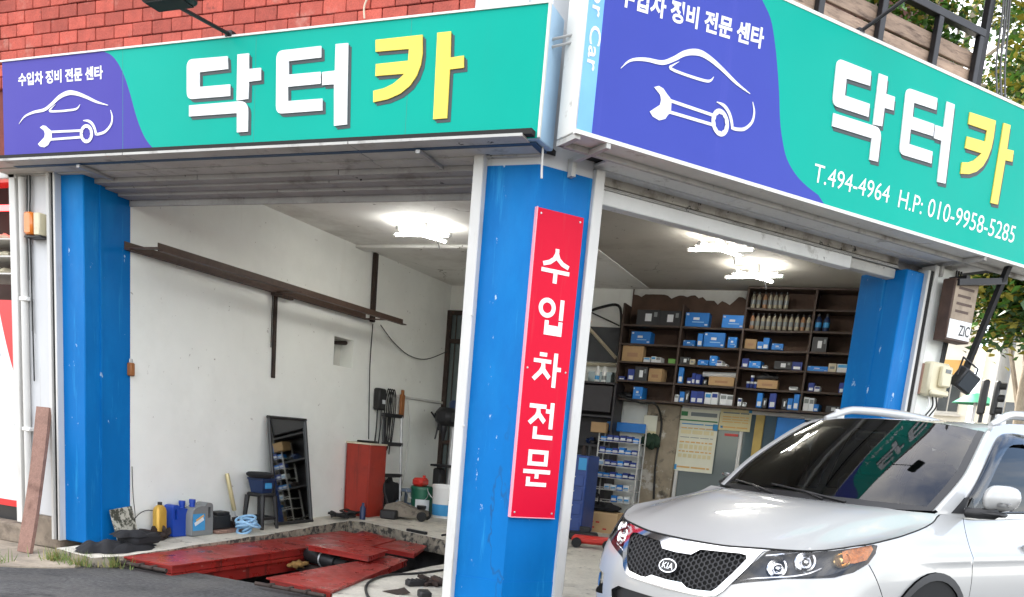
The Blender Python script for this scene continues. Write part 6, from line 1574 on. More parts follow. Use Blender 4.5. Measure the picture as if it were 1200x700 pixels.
for (lv, bay), L_ in sorted(cells.items()):
    L_.sort(); prev = XU[bay] + .014
    for k, (cx_, w, h, colr) in enumerate(L_):
        if cx_ - w / 2 < prev + .003: sh_ = prev + .003 - (cx_ - w / 2); cx_ += sh_ / 2; w -= sh_
        prev = cx_ + w / 2
        d = min(.24, max(.07, rnd.uniform(.10, .22))); y = YS + .02 + d / 2 + rnd.uniform(0, .012); z = LV[lv] + .001
        lab = '%s box, %s shelf, %s bay from left, %s box along' % (COLN[colr], ROWN[lv], ORD[bay], ORD[k])
        t = thing('parts_box', lab, 'box', (cx_, y, z), 0, 'boxed parts on the dark shelving')
        mb = MB(); mb.box((cx_, y, z + h / 2), (w, d, h), bev=.002); bo = part('carton', mb, CM[colr], t)
        t.rotation_euler = (0, 0, radians(rnd.uniform(-7, 7)) if w < .3 else radians(rnd.uniform(-2, 2)))
        yf = y - d / 2 - .0012
        def pr_(nm, a, b_, c_, e_, m_):
            q = MB(); q.box((cx_ + (a + b_) / 2 * w, yf, z + (c_ + e_) / 2 * h), ((b_ - a) * w, .0016, (e_ - c_) * h)); part(nm, q, m_, bo)
        if colr == 'blue' and w > .09: pr_('printed_logo', -.16, .10, .48, .66, 'box_white'); pr_('printed_corner', -.46, -.36, .80, .92, 'box_white'); pr_('printed_line', -.20, .30, .30, .36, 'pale_blue'); pr_('printed_corner', .34, .46, .10, .2, 'box_white')
        elif colr in ('blue', 'navy'): pr_('printed_label', -.34, .34, .10, .42, 'box_white')
        elif colr == 'white': pr_('printed_label', -.40, .40, .56, .88, rnd.choice(['box_navy', 'print_blue', 'print_grey']))
        elif colr == 'black': pr_('printed_label', -.12, .16, .25, .75, 'box_white'); pr_('printed_label', .26, .40, .55, .85, 'print_grey')
        elif colr == 'card': pr_('printed_label', -.25, .25, .3, .55, 'bottle_brown')
        elif colr == 'cream': pr_('printed_label', -.3, .3, .35, .65, 'print_grey')
# second layer of small boxes on the bottom shelf
# bottles: two rows in the third bay
def bot(cx_, lv, mat, lab, big=False):
    z = LV[lv] + .001; y = YS + .06; h = .185 if not big else .20; r_ = .026 if not big else .036
    t = thing('oil_bottle', lab, 'bottle', (cx_, y, z), 0, 'oil bottles on the upper shelves'); c = Vector((cx_, y, z))
    mb = MB(); mb.lathe([(r_ * .9, 0), (r_, .006), (r_, h * .66), (r_ * .55, h * .80), (r_ * .45, h * .82), (r_ * .45, h * .86)], c, 14); b_ = part('body', mb, mat, t)
    mb = MB(); mb.lathe([(r_ * .56, h * .85), (r_ * .56, h), (0, h)], c, 12); part('cap', mb, 'black_plastic', t)
    mb = MB(); mb.lathe([(r_ * 1.015, h * .22), (r_ * 1.015, h * .50)], c, 14); mb.f = mb.f[:-2]; mb.mi = mb.mi[:-2]; part('label', mb, 'print_grey' if not big else 'print_blue', b_)
for k, x in enumerate((185, 213, 245, 273, 300, 325, 355)):
    p = onY(*c2(x, 165), YS + .06); bot(p.x, 5, 'bottle_brown' if k == 2 else 'bottle_cream', '%s oil bottle on the top shelf of the third bay, %s from left' % ('brown' if k == 2 else 'cream', ORD[k]))
for k, x in enumerate((180, 207, 235, 263, 292, 321, 350, 380, 410, 440, 470)):
    p = onY(*c2(x, 268), YS + .06); bot(p.x, 4, 'bottle_brown' if k in (0, 9) else 'bottle_cream', '%s oil bottle in the longer bottle row, third bay, %s from left' % ('brown' if k in (0, 9) else 'cream', ORD[k]))
for k, x in enumerate((518, 560)):
    p = onY(*c2(x, 280), YS + .06); bot(p.x, 4, 'navy_plastic', 'dark blue oil can on the fifth lowest shelf, fourth bay, %s from left' % ORD[k], True)
# white roll on the long carton; loose things
p = onY(*c1(720, 520), YS + .1); mb = MB(); mb.tube([(p.x - .22, YS + .12, LV[1] + .135), (p.x + .20, YS + .12, LV[1] + .142)], .032, 14); single('paper_roll', mb, 'box_white', 'long white paper roll lying on the cardboard carton, second bay', 'roll')
p = onY(*c2(262, 530), YS + .1); mb = MB(); blob(mb, Vector((p.x, YS + .13, LV[1] + .135)), (.12, .08, .05), 71, amp=.4); single('black_hose', mb, 'black_plastic', 'tangle of black rubber parts on the open carton, third bay', 'car part')
mb = MB(); rnd = random.Random(5)
for k, (dx, dz, m_) in enumerate(((0, 0, 0), (.045, 0, 0), (-.045, 0, 0), (.0, .075, 0))):
    p = onY(*c2(180, 560), YS + .06); t = thing('filter_cap', '%s white capped filter of the cluster in the third shelf bay' % ('middle', 'rightmost', 'leftmost', 'topmost')[k], 'filter', (p.x + dx, YS + .07, LV[1] + dz), 0, 'white capped filters')
    q = MB(); q.lathe([(.018, 0), (.020, .01), (.020, .05), (0, .05)], (p.x + dx, YS + .07, LV[1] + .001 + dz), 14); part('body', q, 'box_navy', t); q = MB(); q.lathe([(.021, .05), (.021, .073), (0, .073)], (p.x + dx, YS + .07, LV[1] + .001 + dz), 14); part('cap', q, 'box_white', t)
mb = MB(); p = onY(*c1(230, 640), YS + .1); blob(mb, Vector((p.x, YS + .14, LV[0] + .035)), (.16, .09, .04), 73, amp=.4); single('metal_part', mb, 'black_metal', 'dark metal part lying on the bottom shelf of the first bay', 'car part')

# --- wall below the shelves: pier, glazed panel with two notices
x0, x1 = onY(752, 540, YB - .1).x, onY(790, 545, YB - .1).x
mb = MB(); mb.box(((x0 + x1) / 2, YB - .06, .98), (x1 - x0, .12, 1.84), bev=.012); part('pier', mb, 'old_concrete', bld, 'bare concrete pier with flaking paint below the shelves')
gx0, gx1 = x1 + .01, -.45
gp_ = thing('glazed_panel', 'glazed partition with two paper notices below the parts shelves', 'window', ((gx0 + gx1) / 2, YB - .05, .2))
mb = MB(); mb.box(((gx0 + gx1) / 2, YB - .03, 1.07), (gx1 - gx0, .012, 1.62)); part('pane', mb, 'dusk_glass', gp_)
for x, m_ in ((gx0 + .02, 'white_frame'), (onY(868, 520, YB).x, 'white_frame'), (onY(892, 490, YB).x, 'yellow_frame'), (onY(948, 485, YB).x, 'white_frame')):
    mb = MB(); mb.box((x, YB - .05, 1.07), (.045 if m_ == 'white_frame' else .11, .04, 1.62), bev=.004); part('mullion', mb, m_, gp_)
mb = MB(); mb.box(((gx0 + gx1) / 2, YB - .05, 1.875), (gx1 - gx0, .05, .05), bev=.004); part('head_rail', mb, 'white_frame', gp_)
a, b = onY(912, 490, YB - .08), onY(938, 540, YB - .08)
mb = MB(); mb.box(((a.x + b.x) / 2 + .05, YB - .08, 1.5), (b.x - a.x + .12, .06, .68), bev=.01); single('blue_locker', mb, 'box_blue', 'pale blue locker panel below the third shelf bay', 'locker')
a = onY(955, 486, YB - .08); mb = MB(); mb.box((a.x + .02, YB - .085, 1.70), (.26, .05, .30), bev=.006); single('white_stack', mb, 'box_white', 'white paper stack below the fourth shelf bay', 'paper')
def notice(name, label, tl, tr, bl, mat, head, rows, seed):
    Y = YB - .075; a, b, c_ = onY(*tl, Y), onY(*tr, Y), onY(*bl, Y); t = thing(name, label, 'notice', ((a.x + b.x) / 2, Y, c_.z)); w, h = b.x - a.x, a.z - c_.z; rnd = random.Random(seed)
    n = 10; mb = MB(); rows_ = [[Vector((a.x + w * i / n, Y - .004 * sin(3 * i / n) - .006 * j / 6, a.z - h * j / 6)) for i in range(n + 1)] for j in range(7)]; mb.grid(rows_, flip=True); sh_ = part('sheet', mb, mat, t)
    def bar(x0_, x1_, z0_, z1_, m_): q = MB(); q.box((a.x + w * (x0_ + x1_) / 2, Y - .013, a.z - h * (z0_ + z1_) / 2), (w * (x1_ - x0_), .001, h * (z1_ - z0_))); part('print_block', q, m_, sh_)
    for args in head: bar(*args)
    for z0_, z1_, cols, m_ in rows:
        x_ = .10
        while x_ < .88:
            w_ = rnd.uniform(*cols); bar(x_, min(.92, x_ + w_), z0_, z1_, m_); x_ += w_ + .03
    return t
notice('wall_notice', 'large pale notice with green header taped to the glazed panel', (797, 478), (844, 481), (789, 551), 'paper',
       [(.02, .98, .175, .195, 'print_green'), (.06, .22, .05, .12, 'print_green'), (.02, .10, .90, .98, 'print_blue'), (.88, 1.0, .22, .32, 'print_blue'), (.30, .95, .055, .115, 'print_grey')],
       [(.235, .25, (.5, .7), 'print_blue'), (.30, .315, (.1, .2), 'print_orange'), (.34, .40, (.1, .3), 'paper_yellow'), (.45, .46, (.2, .3), 'print_grey'), (.52, .54, (.04, .12), 'print_orange'), (.57, .64, (.08, .1), 'paper_yellow'), (.67, .69, (.04, .12), 'print_orange'), (.72, .78, (.08, .1), 'paper_yellow'), (.92, .945, (.3, .5), 'print_orange')], 4)
notice('wall_notice', 'smaller cream notice to the right of the large one', (845, 479), (882, 481), (846, 504), 'paper_yellow',
       [(.90, 1.0, 0, .12, 'print_blue'), (.06, .14, .80, .90, 'print_blue')], [(.14, .20, (.2, .6), 'print_grey'), (.34, .38, (.15, .4), 'print_orange'), (.46, .50, (.15, .4), 'print_orange'), (.58, .62, (.15, .4), 'print_orange'), (.82, .88, (.3, .5), 'print_orange')], 6)
mb = MB(); a = onY(857, 510, YB - .06); mb.box((a.x, YB - .06, a.z), (.17, .004, .03)); single('red_sticker', mb, 'red_plastic', 'small red sticker on the glass below the cream notice', 'sticker')
# paper and dark hose on the pier
a = onY(763, 487, YB - .14); b = onY(763, 511, YB - .14); mb = MB(); mb.box((a.x, YB - .135, (a.z + b.z) / 2), (.18, .006, a.z - b.z), bev=.001); pp = single('pinned_paper', mb, 'paper', 'white paper pinned to the concrete pier', 'paper')
mb = MB(); mb.box((a.x, YB - .139, b.z + .035), (.178, .002, .05)); part('yellow_stripe', mb, 'paper_yellow', pp)
mb = MB(); mb.tube(smooth_line([onY(722, 462, YS - .02), onY(750, 472, YS - .02), onY(768, 474, YS), onY(775, 492, YB - .16), onY(773, 515, YB - .16), onY(768, 545, YB - .16), onY(766, 585, YB - .16)], 7), .014, 7); single('black_hose', mb, 'wire_black', 'black hose running under the shelves and down the concrete pier', 'hose')
mb = MB(); blob(mb, onY(762, 517, YB - .2), (.12, .06, .09), 81, amp=.3, flat=False); single('green_bag', mb, M('dark_green_cloth', (.015, .04, .02), .8).name, 'dark green bag hanging under the pinned paper', 'bag')

# --- wire display rack with small boxes
Yr = 10.98; tl, tr = onY(700, 507, Yr), onY(751, 505, Yr); xl, xr = onY(697, 560, Yr).x, onY(745, 560, Yr).x; zt = tl.z; z0 = floor_z(Yr)
rk = thing('display_rack', 'white wire display rack with tiers of small boxes', 'rack', ((xl + xr) / 2, Yr + .12, z0))
for x in (xl, xr):
    for y in (Yr, Yr + .26): mb = MB(); mb.tube([(x, y, z0), (x, y, zt + (.14 if y > Yr else 0))], .010, 7); part('post', mb, 'white_frame', rk)
tz = [zt - .10 - .155 * k for k in range(7)]
for k, z in enumerate(tz):
    mb = MB()
    for y in (Yr, Yr + .13, Yr + .26): mb.tube([(xl, y, z), (xr, y, z)], .005, 5)
    for i in range(9): mb.tube([(xl + (xr - xl) * i / 8, Yr, z), (xl + (xr - xl) * i / 8, Yr + .26, z)], .003, 4)
    mb.tube([(xl, Yr, z + .03), (xr, Yr, z + .03)], .004, 5); part('wire_shelf', mb, 'white_frame', rk)
mb = MB(); mb.box(((xl + xr) / 2, Yr + .25, zt + .10), (xr - xl - .02, .012, .12), bev=.004); part('header_board', mb, 'box_blue', rk)
rnd = random.Random(31)
for k, z in enumerate(tz[:6]):
    n = 6 if k < 4 else (4 if k == 4 else 3); w = (xr - xl - .03) / 6
    for i in range(n):
        x = xl + .015 + w * (i + .5) + (w * 2.6 if k >= 4 and n < 6 else 0) * (1 if k == 5 else .5); h = rnd.uniform(.055, .085); m_ = rnd.choice(['box_blue', 'box_navy', 'box_white', 'box_blue'])
        if x > xr - .03: continue
        q = MB(); q.box((x, Yr + .07, z + .006 + h / 2), (w * .86, .12, h), bev=.002)
        o = single('small_box', q, m_, 'small %s box on the %s tier down of the wire rack, %s along' % ({'box_blue': 'blue', 'box_navy': 'navy', 'box_white': 'white'}[m_], ORD[k], ORD[i]), 'box', 'small boxes in the wire display rack')
        q = MB(); q.box((x, Yr + .0094, z + .006 + h * .40), (w * .7, .0016, h * .42)); part('printed_label', q, 'box_white' if m_ != 'box_white' else 'print_blue', o)
mb = MB(); c = Vector((xl + .06, Yr + .12, zt + .075)); 
mb.box((xl - .01, Yr + .02, zt + .065), (.20, .18, .13), rz(.1), bev=.004); single('carton', mb, 'cardboard', 'small cardboard box perched on the top left of the wire rack', 'box')
# floor of the right bay
a, b = onY(684, 617, 10.55), onY(722, 622, 10.55); z0 = floor_z(10.55)
t = thing('carton', 'tan cardboard carton with red print on the floor before the wire rack', 'box', ((a.x + b.x) / 2, 10.72, z0)); hh = onY(684, 598, 10.55).z - z0
mb = MB(); mb.box(((a.x + b.x) / 2, 10.72, z0 + hh / 2), (b.x - a.x, .34, hh), bev=.006); part('carton_body', mb, M('cardboard_tan', (.56, .38, .20), .85, var=.1).name, t)
for dx, dz in ((-.10, .06), (.06, .05), (-.12, .13), (-.04, .13)): mb = MB(); mb.box(((a.x + b.x) / 2 + dx, 10.549, z0 + dz), (.05, .002, .02)); part('red_print', mb, 'red_plastic', t)
mb = MB(); blob(mb, Vector(((a.x + b.x) / 2, 10.72, z0 + hh + .045)), (.18, .13, .06), 91, amp=.4); mb.tube(smooth_line([((a.x) + .02, 10.66, z0 + hh + .02), (a.x + .02, 10.66, z0 + hh + .20), (a.x + .12, 10.66, z0 + hh + .21), (a.x + .13, 10.66, z0 + hh + .05)], 5), .012, 6); single('tool_bag', mb, 'dark_cloth', 'black tool bag with a loop handle lying on the tan carton', 'bag')
c = onF(683, 633); z0 = floor_z(c.y); mb = MB(); mb.box(c + ZV * .05, (.34, .20, .09), rz(.35), bev=.015); mb.box(c + ZV * .12 + Vector((.0, .04, 0)), (.13, .10, .07), rz(.35), bev=.012); single('tool_case', mb, 'black_plastic', 'black plastic tool case on the floor before the tan carton', 'case')
c = onF(664, 640) + Vector((.1, .2, 0)); mb = MB(); mb.box(Vector((-3.42, 10.2, floor_z(10.2) + .10)), (.24, .2, .2), rz(.2), bev=.01); single('white_box', mb, 'box_white', 'white box on the floor beside the white door frame', 'box')
c = Vector((-2.86, 9.1, floor_z(9.1))); t = thing('floor_jack', 'low red jack on the floor between the column and the car', 'jack', c)
mb = MB(); mb.box(c + ZV * .09, (.46, .14, .09), rz(.25), bev=.03); part('body', mb, 'red_plastic', t)
for s_ in (-1, 1): mb = MB(); mb.lathe([(.05, -.1), (.055, -.09), (.055, .09), (.05, .1), (0, .1)], c + rz(.25) @ Vector((.17 * s_, 0, 0)) + ZV * .056, 16, rz(.25) @ Vector((0, 1, 0))); part('wheel', mb, 'black_rubber', t)
mb = MB(); 
for k in range(2):
    mb.tube(smooth_line([Bp(.60, .09, -.25), Bp(.8, .06 + .012 * k, .05), Bp(1.0, .02, .25 + .08 * k), Bp(.72, .015, .38 + .10 * k), Bp(.50, .02, .22 + .08 * k)], 7), .011, 6)
single('floor_cable', mb, 'wire_black', 'black cables looping on the ground between column and car bumper', 'cable')
# dark cabinet with its clutter, left of the shelving
Yc = 11.0; a, b = onY(686, 440, Yc), onY(722, 443, Yc)
t = thing('steel_cabinet', 'dark steel cabinet left of the parts shelves', 'cabinet', ((a.x + b.x) / 2 - .2, Yc + .2, floor_z(Yc)))
xc0, xc1 = a.x - .5, b.x; zc = a.z - .08; z0 = floor_z(Yc)
mb = MB(); mb.box(((xc0 + xc1) / 2, Yc + .38, (zc + z0) / 2), (xc1 - xc0, .03, zc - z0)); part('back', mb, 'cabinet_dark', t)
for x in (xc0, xc1): mb = MB(); mb.box((x, Yc + .2, (zc + z0) / 2), (.025, .38, zc - z0)); part('side', mb, 'cabinet_dark', t)
for z in (zc, zc - .42, zc - .80, zc - 1.2): mb = MB(); mb.box(((xc0 + xc1) / 2, Yc + .19, z), (xc1 - xc0 - .03, .36, .025)); part('shelf', mb, 'cabinet_dark', t)
mb = MB(); mb.box(((xc0 + xc1) / 2, Yc + .02, zc - .2), (xc1 - xc0 - .06, .03, .34), bev=.01); part('flap_door', mb, 'cabinet_dark', t)
for k, (px_, col_, lb) in enumerate(((699, 'red_plastic', 'pink topped spray can on the dark steel cabinet'), (707, 'white_plastic', 'white spray can on the dark steel cabinet'))):
    p = onY(px_, 450, Yc + .1); q = MB(); q.lathe([(.03, 0), (.03, .15), (.018, .17), (.018, .20), (0, .2)], (p.x, Yc + .1, zc + .013), 14); o = single('spray_can', q, 'white_plastic', lb, 'can'); q = MB(); q.lathe([(.0305, .03), (.0305, .08)], (p.x, Yc + .1, zc + .013), 14); q.f = q.f[:-2]; q.mi = q.mi[:-2]; part('label', q, 'print_blue' if k == 0 else 'print_grey', o)
rnd = random.Random(8)
for k in range(4):
    q = MB(); blob(q, Vector((xc0 + .62 + .07 * k, Yc + .12, zc - .80 + .05 - (.0 if k < 2 else .40))), (.06, .06, .05), 100 + k, amp=.3); single('clutter', q, ['navy_plastic', 'black_metal', 'rust_dark', 'grey_plastic'][k], ['navy lump of clutter, dark cabinet middle shelf', 'black lump of clutter, dark cabinet middle shelf', 'rusty lump of clutter on the dark cabinet lower shelf', 'grey lump of clutter on the dark cabinet lower shelf'][k], 'clutter')
# wall above that cabinet: grey flap, cream battens, pipes
a = onY(690, 392, YB - .04); b = onY(722, 425, YB - .04); mb = MB(); mb.box((a.x + .15, YB - .03, (a.z + b.z) / 2 + .05), (.55, .03, a.z - b.z + .1)); part('grey_board', mb, M('slate', (.07, .075, .08), .7).name, bld)
mb = MB(); p0, p1 = onY(686, 380, YB - .06), onY(722, 420, YB - .06); mb.tube([p0, p1], .022, 4); part('batten', mb, 'box_cream', bld)
mb = MB(); p0, p1 = onY(684, 427, YB - .06), onY(722, 428, YB - .06); mb.tube([p0, p1], .024, 4); part('batten', mb, 'box_cream', bld)
mb = MB(); mb.tube(smooth_line([onY(688, 366, YB - .06), onY(705, 360, YB - .06), onY(724, 358, YB - .06), onY(728, 375, YB - .06), onY(726, 420, YB - .06)], 5), .018, 7); part('pipe', mb, 'wire_black', bld)
mb = MB(); mb.tube([onY(688, 364, YB - .05), onY(726, 382, YB - .05)], .010, 6); part('pipe', mb, 'wire_black', bld)
a = onY(690, 435, YB - .05); b = onY(718, 452, YB - .05); mb = MB(); mb.box(((a.x + b.x) / 2, YB - .04, (a.z + b.z) / 2), (b.x - a.x, .03, a.z - b.z)); single('small_window', mb, 'dusk_glass', 'small dark window above the steel cabinet', 'window')
# blue tool cabinet by the column
Yt = 9.9; a, b = onY(664, 532, Yt), onY(690, 534, Yt); z0 = floor_z(Yt); t = thing('tool_cabinet', 'dark blue tool cabinet half hidden behind the corner column', 'cabinet', (a.x, Yt + .2, z0))
mb = MB(); mb.box((b.x - .28, Yt + .22, (z0 + a.z) / 2 + .02), (.56, .44, a.z - z0 - .04), bev=.012); part('body', mb, 'cabinet_blue', t)
for k in range(4): mb = MB(); mb.box((b.x - .28, Yt - .006, z0 + .16 + .17 * k), (.50, .012, .14), bev=.004); dr_ = part('drawer', mb, 'cabinet_blue', t); mb = MB(); mb.box((b.x - .28, Yt - .018, z0 + .20 + .17 * k), (.30, .012, .016), bev=.003); part('handle', mb, 'galv', dr_)
mb = MB(); mb.box((b.x - .06, Yt - .014, a.z - .10), (.10, .004, .14)); part('sticker', mb, 'print_blue', t)
for k, dx in enumerate((-.10, -.03)): q = MB(); q.lathe([(.025, 0), (.03, .06), (.02, .10), (.012, .12), (0, .12)], (b.x + dx, Yt + .1, a.z), 12); single('grease_pot', q, 'black_plastic' if k else 'rust_dark', ['brown pot on the blue tool cabinet', 'black pot on the blue tool cabinet'][k], 'pot')
# ---------------------------------------------------------------- outside: left neighbour, fittings, terrace
M('neon_red', (.8, .02, .02), .4, emit=(1.0, .03, .03), estr=6.0)
M('booth_red', (.62, .012, .015), .35)
M('booth_white', (.74, .75, .76), .35, var=.03)
M('orange_lens', (.75, .20, .02), .3, coat=.4)
M('leaf_dark', (.030, .075, .018), .55, objvar=.1); M('leaf_mid', (.075, .19, .02), .55); M('leaf_yellow', (.30, .26, .03), .6)  # yellow tone puts warm sunlight into the leaf colour
M('bark', (.30, .25, .19), .9, var=.3, vs=8, bump=.5, bs=40)
M('cable_grey', (.10, .10, .10), .7)
M('pole_grey', (.36, .36, .35), .7, var=.15, vs=3)
M('cream_wall', (.82, .74, .58), .8, var=.06, vs=1); M('white_wall', (.84, .82, .76), .8, var=.06, vs=1); M('window_dark', (.05, .06, .07), .1, spec=.7)
M('grass', (.14, .20, .05), .8); M('grass_dry', (.32, .28, .10), .8)
M('sodium_board', (.33, .26, .19), .7, var=.2, vs=6, dirt=(.22, .17, .12), ds=7)

# kiosk next door
kx0, kx1, ky = -8.6, -6.80, YA + .05
ki = thing('snack_kiosk', 'white and red kiosk with glowing red lamp beside the garage', 'kiosk', ((kx0 + kx1) / 2, ky + .4, 0))
mb = MB(); mb.box(((kx0 + kx1) / 2, ky + .9, 1.7), (kx1 - kx0, .05, 3.0)); part('back_wall', mb, M('kiosk_dark', (.06, .03, .025), .8).name, ki)
mb = MB(); mb.box((kx1 - .02, ky + .45, 1.7), (.04, .86, 3.0)); part('side_wall', mb, 'kiosk_dark', ki)
mb = MB(); mb.box((kx1 - .045, ky - .04, 1.62), (.075, .10, 2.85), bev=.006); part('post', mb, 'white_frame', ki)
mb = MB(); mb.box(((kx0 + kx1) / 2, ky - .04, 3.02), (kx1 - kx0, .10, .09), bev=.006); part('header', mb, 'white_frame', ki)
zz = onY(0, 392, ky).z
mb = MB(); mb.box(((kx0 + kx1) / 2 - .05, ky + .05, (.30 + 2.05) / 2), (kx1 - kx0 - .10, .08, 1.75), bev=.03); part('front_panel', mb, 'booth_white', ki)
curve = [(kx1 - .075, 2.05), (kx1 - .075, 1.30)] + [(kx1 - .075 - .30 * t_ ** .6, 1.30 + .75 * t_) for t_ in [i / 10 for i in range(1, 11)]]
mb = MB(); mb.prism(curve, (0, ky + .008, 0), (1, 0, 0), (0, 0, 1), 0, .004, (0, -1, 0)); part('red_swoosh', mb, 'booth_red', ki)
mb = MB(); mb.box(((kx0 + kx1) / 2 - .05, ky + .004, .335), (kx1 - kx0 - .12, .01, .055)); part('red_band', mb, 'booth_red', ki)
mb = MB(); mb.lathe([(.035, 0), (.035, .012), (0, .012)], (kx1 - .40, ky + .01, 1.60), 16, (0, -1, 0)); part('knob', mb, 'black_metal', ki)
mb = MB(); mb.lathe([(.012, 0), (.012, .01), (0, .01)], (kx1 - .20, ky + .01, 1.02), 10, (0, -1, 0)); part('bolt', mb, 'galv', ki)
mb = MB(); mb.box(((kx0 + kx1) / 2 - .05, ky + .06, .24), (kx1 - kx0 - .14, .06, .13)); part('skirt', mb, 'black_metal', ki)
for k in range(3):
    z = 2.28 + .14 * k; mb = MB(); mb.box(((kx0 + kx1) / 2 - .05, ky + .35, z), (kx1 - kx0 - .14, .5, .012)); sf = part('shelf', mb, 'white_frame', ki)
    for j in range(3): mb = MB(); blob(mb, Vector((kx1 - .24 - .32 * j, ky + .28, z + .035)), (.10, .12, .035), 200 + k * 3 + j, amp=.15); part('bread', mb, 'box_cream', sf)
mb = MB(); mb.tube([(kx1 - 1.2, ky + .3, 2.86), (kx1 - .16, ky + .3, 2.86)], .025, 8); part('red_tube', mb, 'neon_red', ki)
mb = MB(); mb.box((kx1 - .12, ky + .2, 2.72), (.07, .06, .26), bev=.008); part('control_box', mb, 'white_plastic', ki)
mb = MB(); mb.box(((kx0 + kx1) / 2, ky + .2, .09), (kx1 - kx0, .6, .18), bev=.02); single('stone_step', mb, 'kerb_stone', 'rough stone step under the white and red kiosk', 'step')

# down pipe, cables and warning lamp on the left pillar
mb = MB(); mb.tube([(-6.735, YA - .03, .16), (-6.735, YA - .03, 2.98)], .028, 10); dp = single('down_pipe', mb, 'white_frame', 'slim white pipe running up the edge of the left pillar', 'pipe')
for z in (2.05, 1.0, .3): mb = MB(); mb.box((-6.72, YA - .03, z), (.09, .065, .03), bev=.004); part('pipe_clip', mb, 'white_plastic', dp)
for k in range(3):
    x = -6.685 + .014 * k; mb = MB(); mb.tube(smooth_line([(x, YA - .02, 3.05), (x + .01, YA - .03, 2.85), (x - .006, YA - .025, 2.6), (x, YA - .02, 2.2 - .4 * k)], 6), .006, 5)
    single('pillar_cable', mb, 'wire_black' if k != 1 else 'pole_grey', ['outermost dark cable running down the left pillar', 'grey cable running down the left pillar between two dark ones', 'longest dark cable running down the left pillar'][k], 'cable')
a = onY(44, 264, YA - .05); t = thing('warning_lamp', 'orange warning lamp box mounted high on the left pillar', 'lamp', (a.x, YA - .02, a.z - .09))
mb = MB(); mb.box((a.x + .04, YA - .05, a.z), (.07, .09, .17), bev=.008); part('housing', mb, 'cream_plastic', t)
mb = MB(); mb.box((a.x - .045, YA - .06, a.z + .005), (.09, .10, .17), bev=.014); part('lens', mb, 'orange_lens', t)
mb = MB(); mb.box((a.x, YA - .05, a.z - .095), (.19, .10, .015), bev=.004); part('bracket', mb, 'black_metal', t)
# padlocked hasp on the blue jamb
a = onX(153, 433, XL + .02); mb = MB(); mb.box((XL + .025, a.y, a.z), (.05, .05, .11), bev=.008); o = single('padlock', mb, 'orange_cord', 'rusty padlock hanging at the edge of the left blue pillar', 'padlock')
mb = MB(); mb.tube([(XL + .025, a.y - .015, a.z + .05), (XL + .025, a.y - .012, a.z + .085), (XL + .025, a.y + .012, a.z + .085), (XL + .025, a.y + .015, a.z + .05)], .005, 6); part('shackle', mb, 'galv', o)
mb = MB(); mb.tube(smooth_line([(XL + .008, 5.775, .75), (XL + .010, 5.785, .5), (XL + .02, 5.80, .3), (XL + .012, 5.79, floor_z(5.8) + .02)], 6), .003, 5); single('wall_cable', mb, 'wire_black', 'thin black cable down the corner where blue pillar meets white wall', 'cable')
# leaning plank
b0, b1 = Vector((-6.41, 4.98, .01)), Vector((-6.50, YA - .045, 1.19)); d = (b1 - b0); ww = .145
M('old_plank', (.27, .155, .12), .9, var=.25, vs=6, bump=.5, bs=26, dirt=(.15, .08, .06), ds=6, fine=.2)
mb = MB(); rows = []
for i in range(13):
    t_ = i / 12; c = b0 + d * t_ + Vector((.02 * sin(t_ * 3.0), 0, 0)); w_ = ww / 2 * (1 + .03 * sin(9 * t_)); n_ = Vector((0, -1, .25)).normalized()
    rows.append([c + Vector((-w_, 0, 0)), c + Vector((w_, 0, 0)), c + Vector((w_, 0, 0)) + n_ * .03, c + Vector((-w_, 0, 0)) + n_ * .03, c + Vector((-w_, 0, 0))])
mb.grid(rows); mb.add(rows[0][:4], [(0, 1, 2, 3)]); mb.add(rows[-1][:4], [(3, 2, 1, 0)])
single('leaning_plank', mb, 'old_plank', 'weathered brown plank leaning against the left pillar', 'plank', sharp=30)
# weeds at the kerb
mb = MB(); rnd = random.Random(17)
for k in range(420):
    a_, r_ = rnd.uniform(0, 6.28), abs(rnd.gauss(0, 1))
    cx_, cy_ = rnd.choice([(-6.02, 4.96), (-5.98, 4.90), (-5.72, 4.90), (-6.2, 4.5), (-5.52, 5.05)]); mb.cur = rnd.choice([0, 0, 1])
    p = Vector((cx_ + .085 * r_ * cos(a_), cy_ + .05 * r_ * sin(a_), .006)); h = rnd.uniform(.03, .13); l = Vector((rnd.uniform(-.06, .06), rnd.uniform(-.05, .05), h)); s_ = Vector((cos(a_), sin(a_), 0)) * .004
    mb.add([p - s_, p + s_, p + l * .6 + s_ * .7, p + l], [(0, 1, 2), (0, 2, 3)])
single('weeds', mb, ['grass', 'grass_dry'], 'tufts of green and dry weeds along the kerb by the blue pillar', 'weeds', kind='stuff', origin=(-5.95, 4.95, 0))

# sign floodlights on arms
def flood(label, base, tip, fwd):
    t = thing('sign_floodlight', label, 'floodlight', base); base, tip = Vector(base), Vector(tip)
    mb = MB(); mb.tube([base, tip], .013, 8); part('arm', mb, 'black_metal', t)
    d_ = (tip - base).normalized(); R0 = rot_to(Vector((1, 0, 0))) if abs(fwd.x) < .5 else rot_to(BD)
    mb = MB(); mb.box(tip + ZV * .03, (.34, .16, .09), R0, bev=.02); hd = part('head', mb, 'black_metal', t)
    for k in range(5): mb = MB(); mb.box(tip + ZV * .085 + R0 @ Vector((-.12 + .06 * k, 0, 0)), (.012, .14, .03), R0); part('cooling_fin', mb, 'black_metal', hd)
    mb = MB(); mb.box(tip - ZV * .018 + R0 @ Vector((0, 0, 0)), (.28, .12, .006), R0); part('glass', mb, 'black_rubber', hd)
    mb = MB(); mb.box(base, (.06, .05, .04), R0, bev=.006); part('foot', mb, 'black_metal', t)
p = onY(270, 41, YA - .24); q = onY(198, 2, YA - .75)
flood('black sign floodlight on an arm above the left shop sign', p, q, Vector((0, -1, 0)))
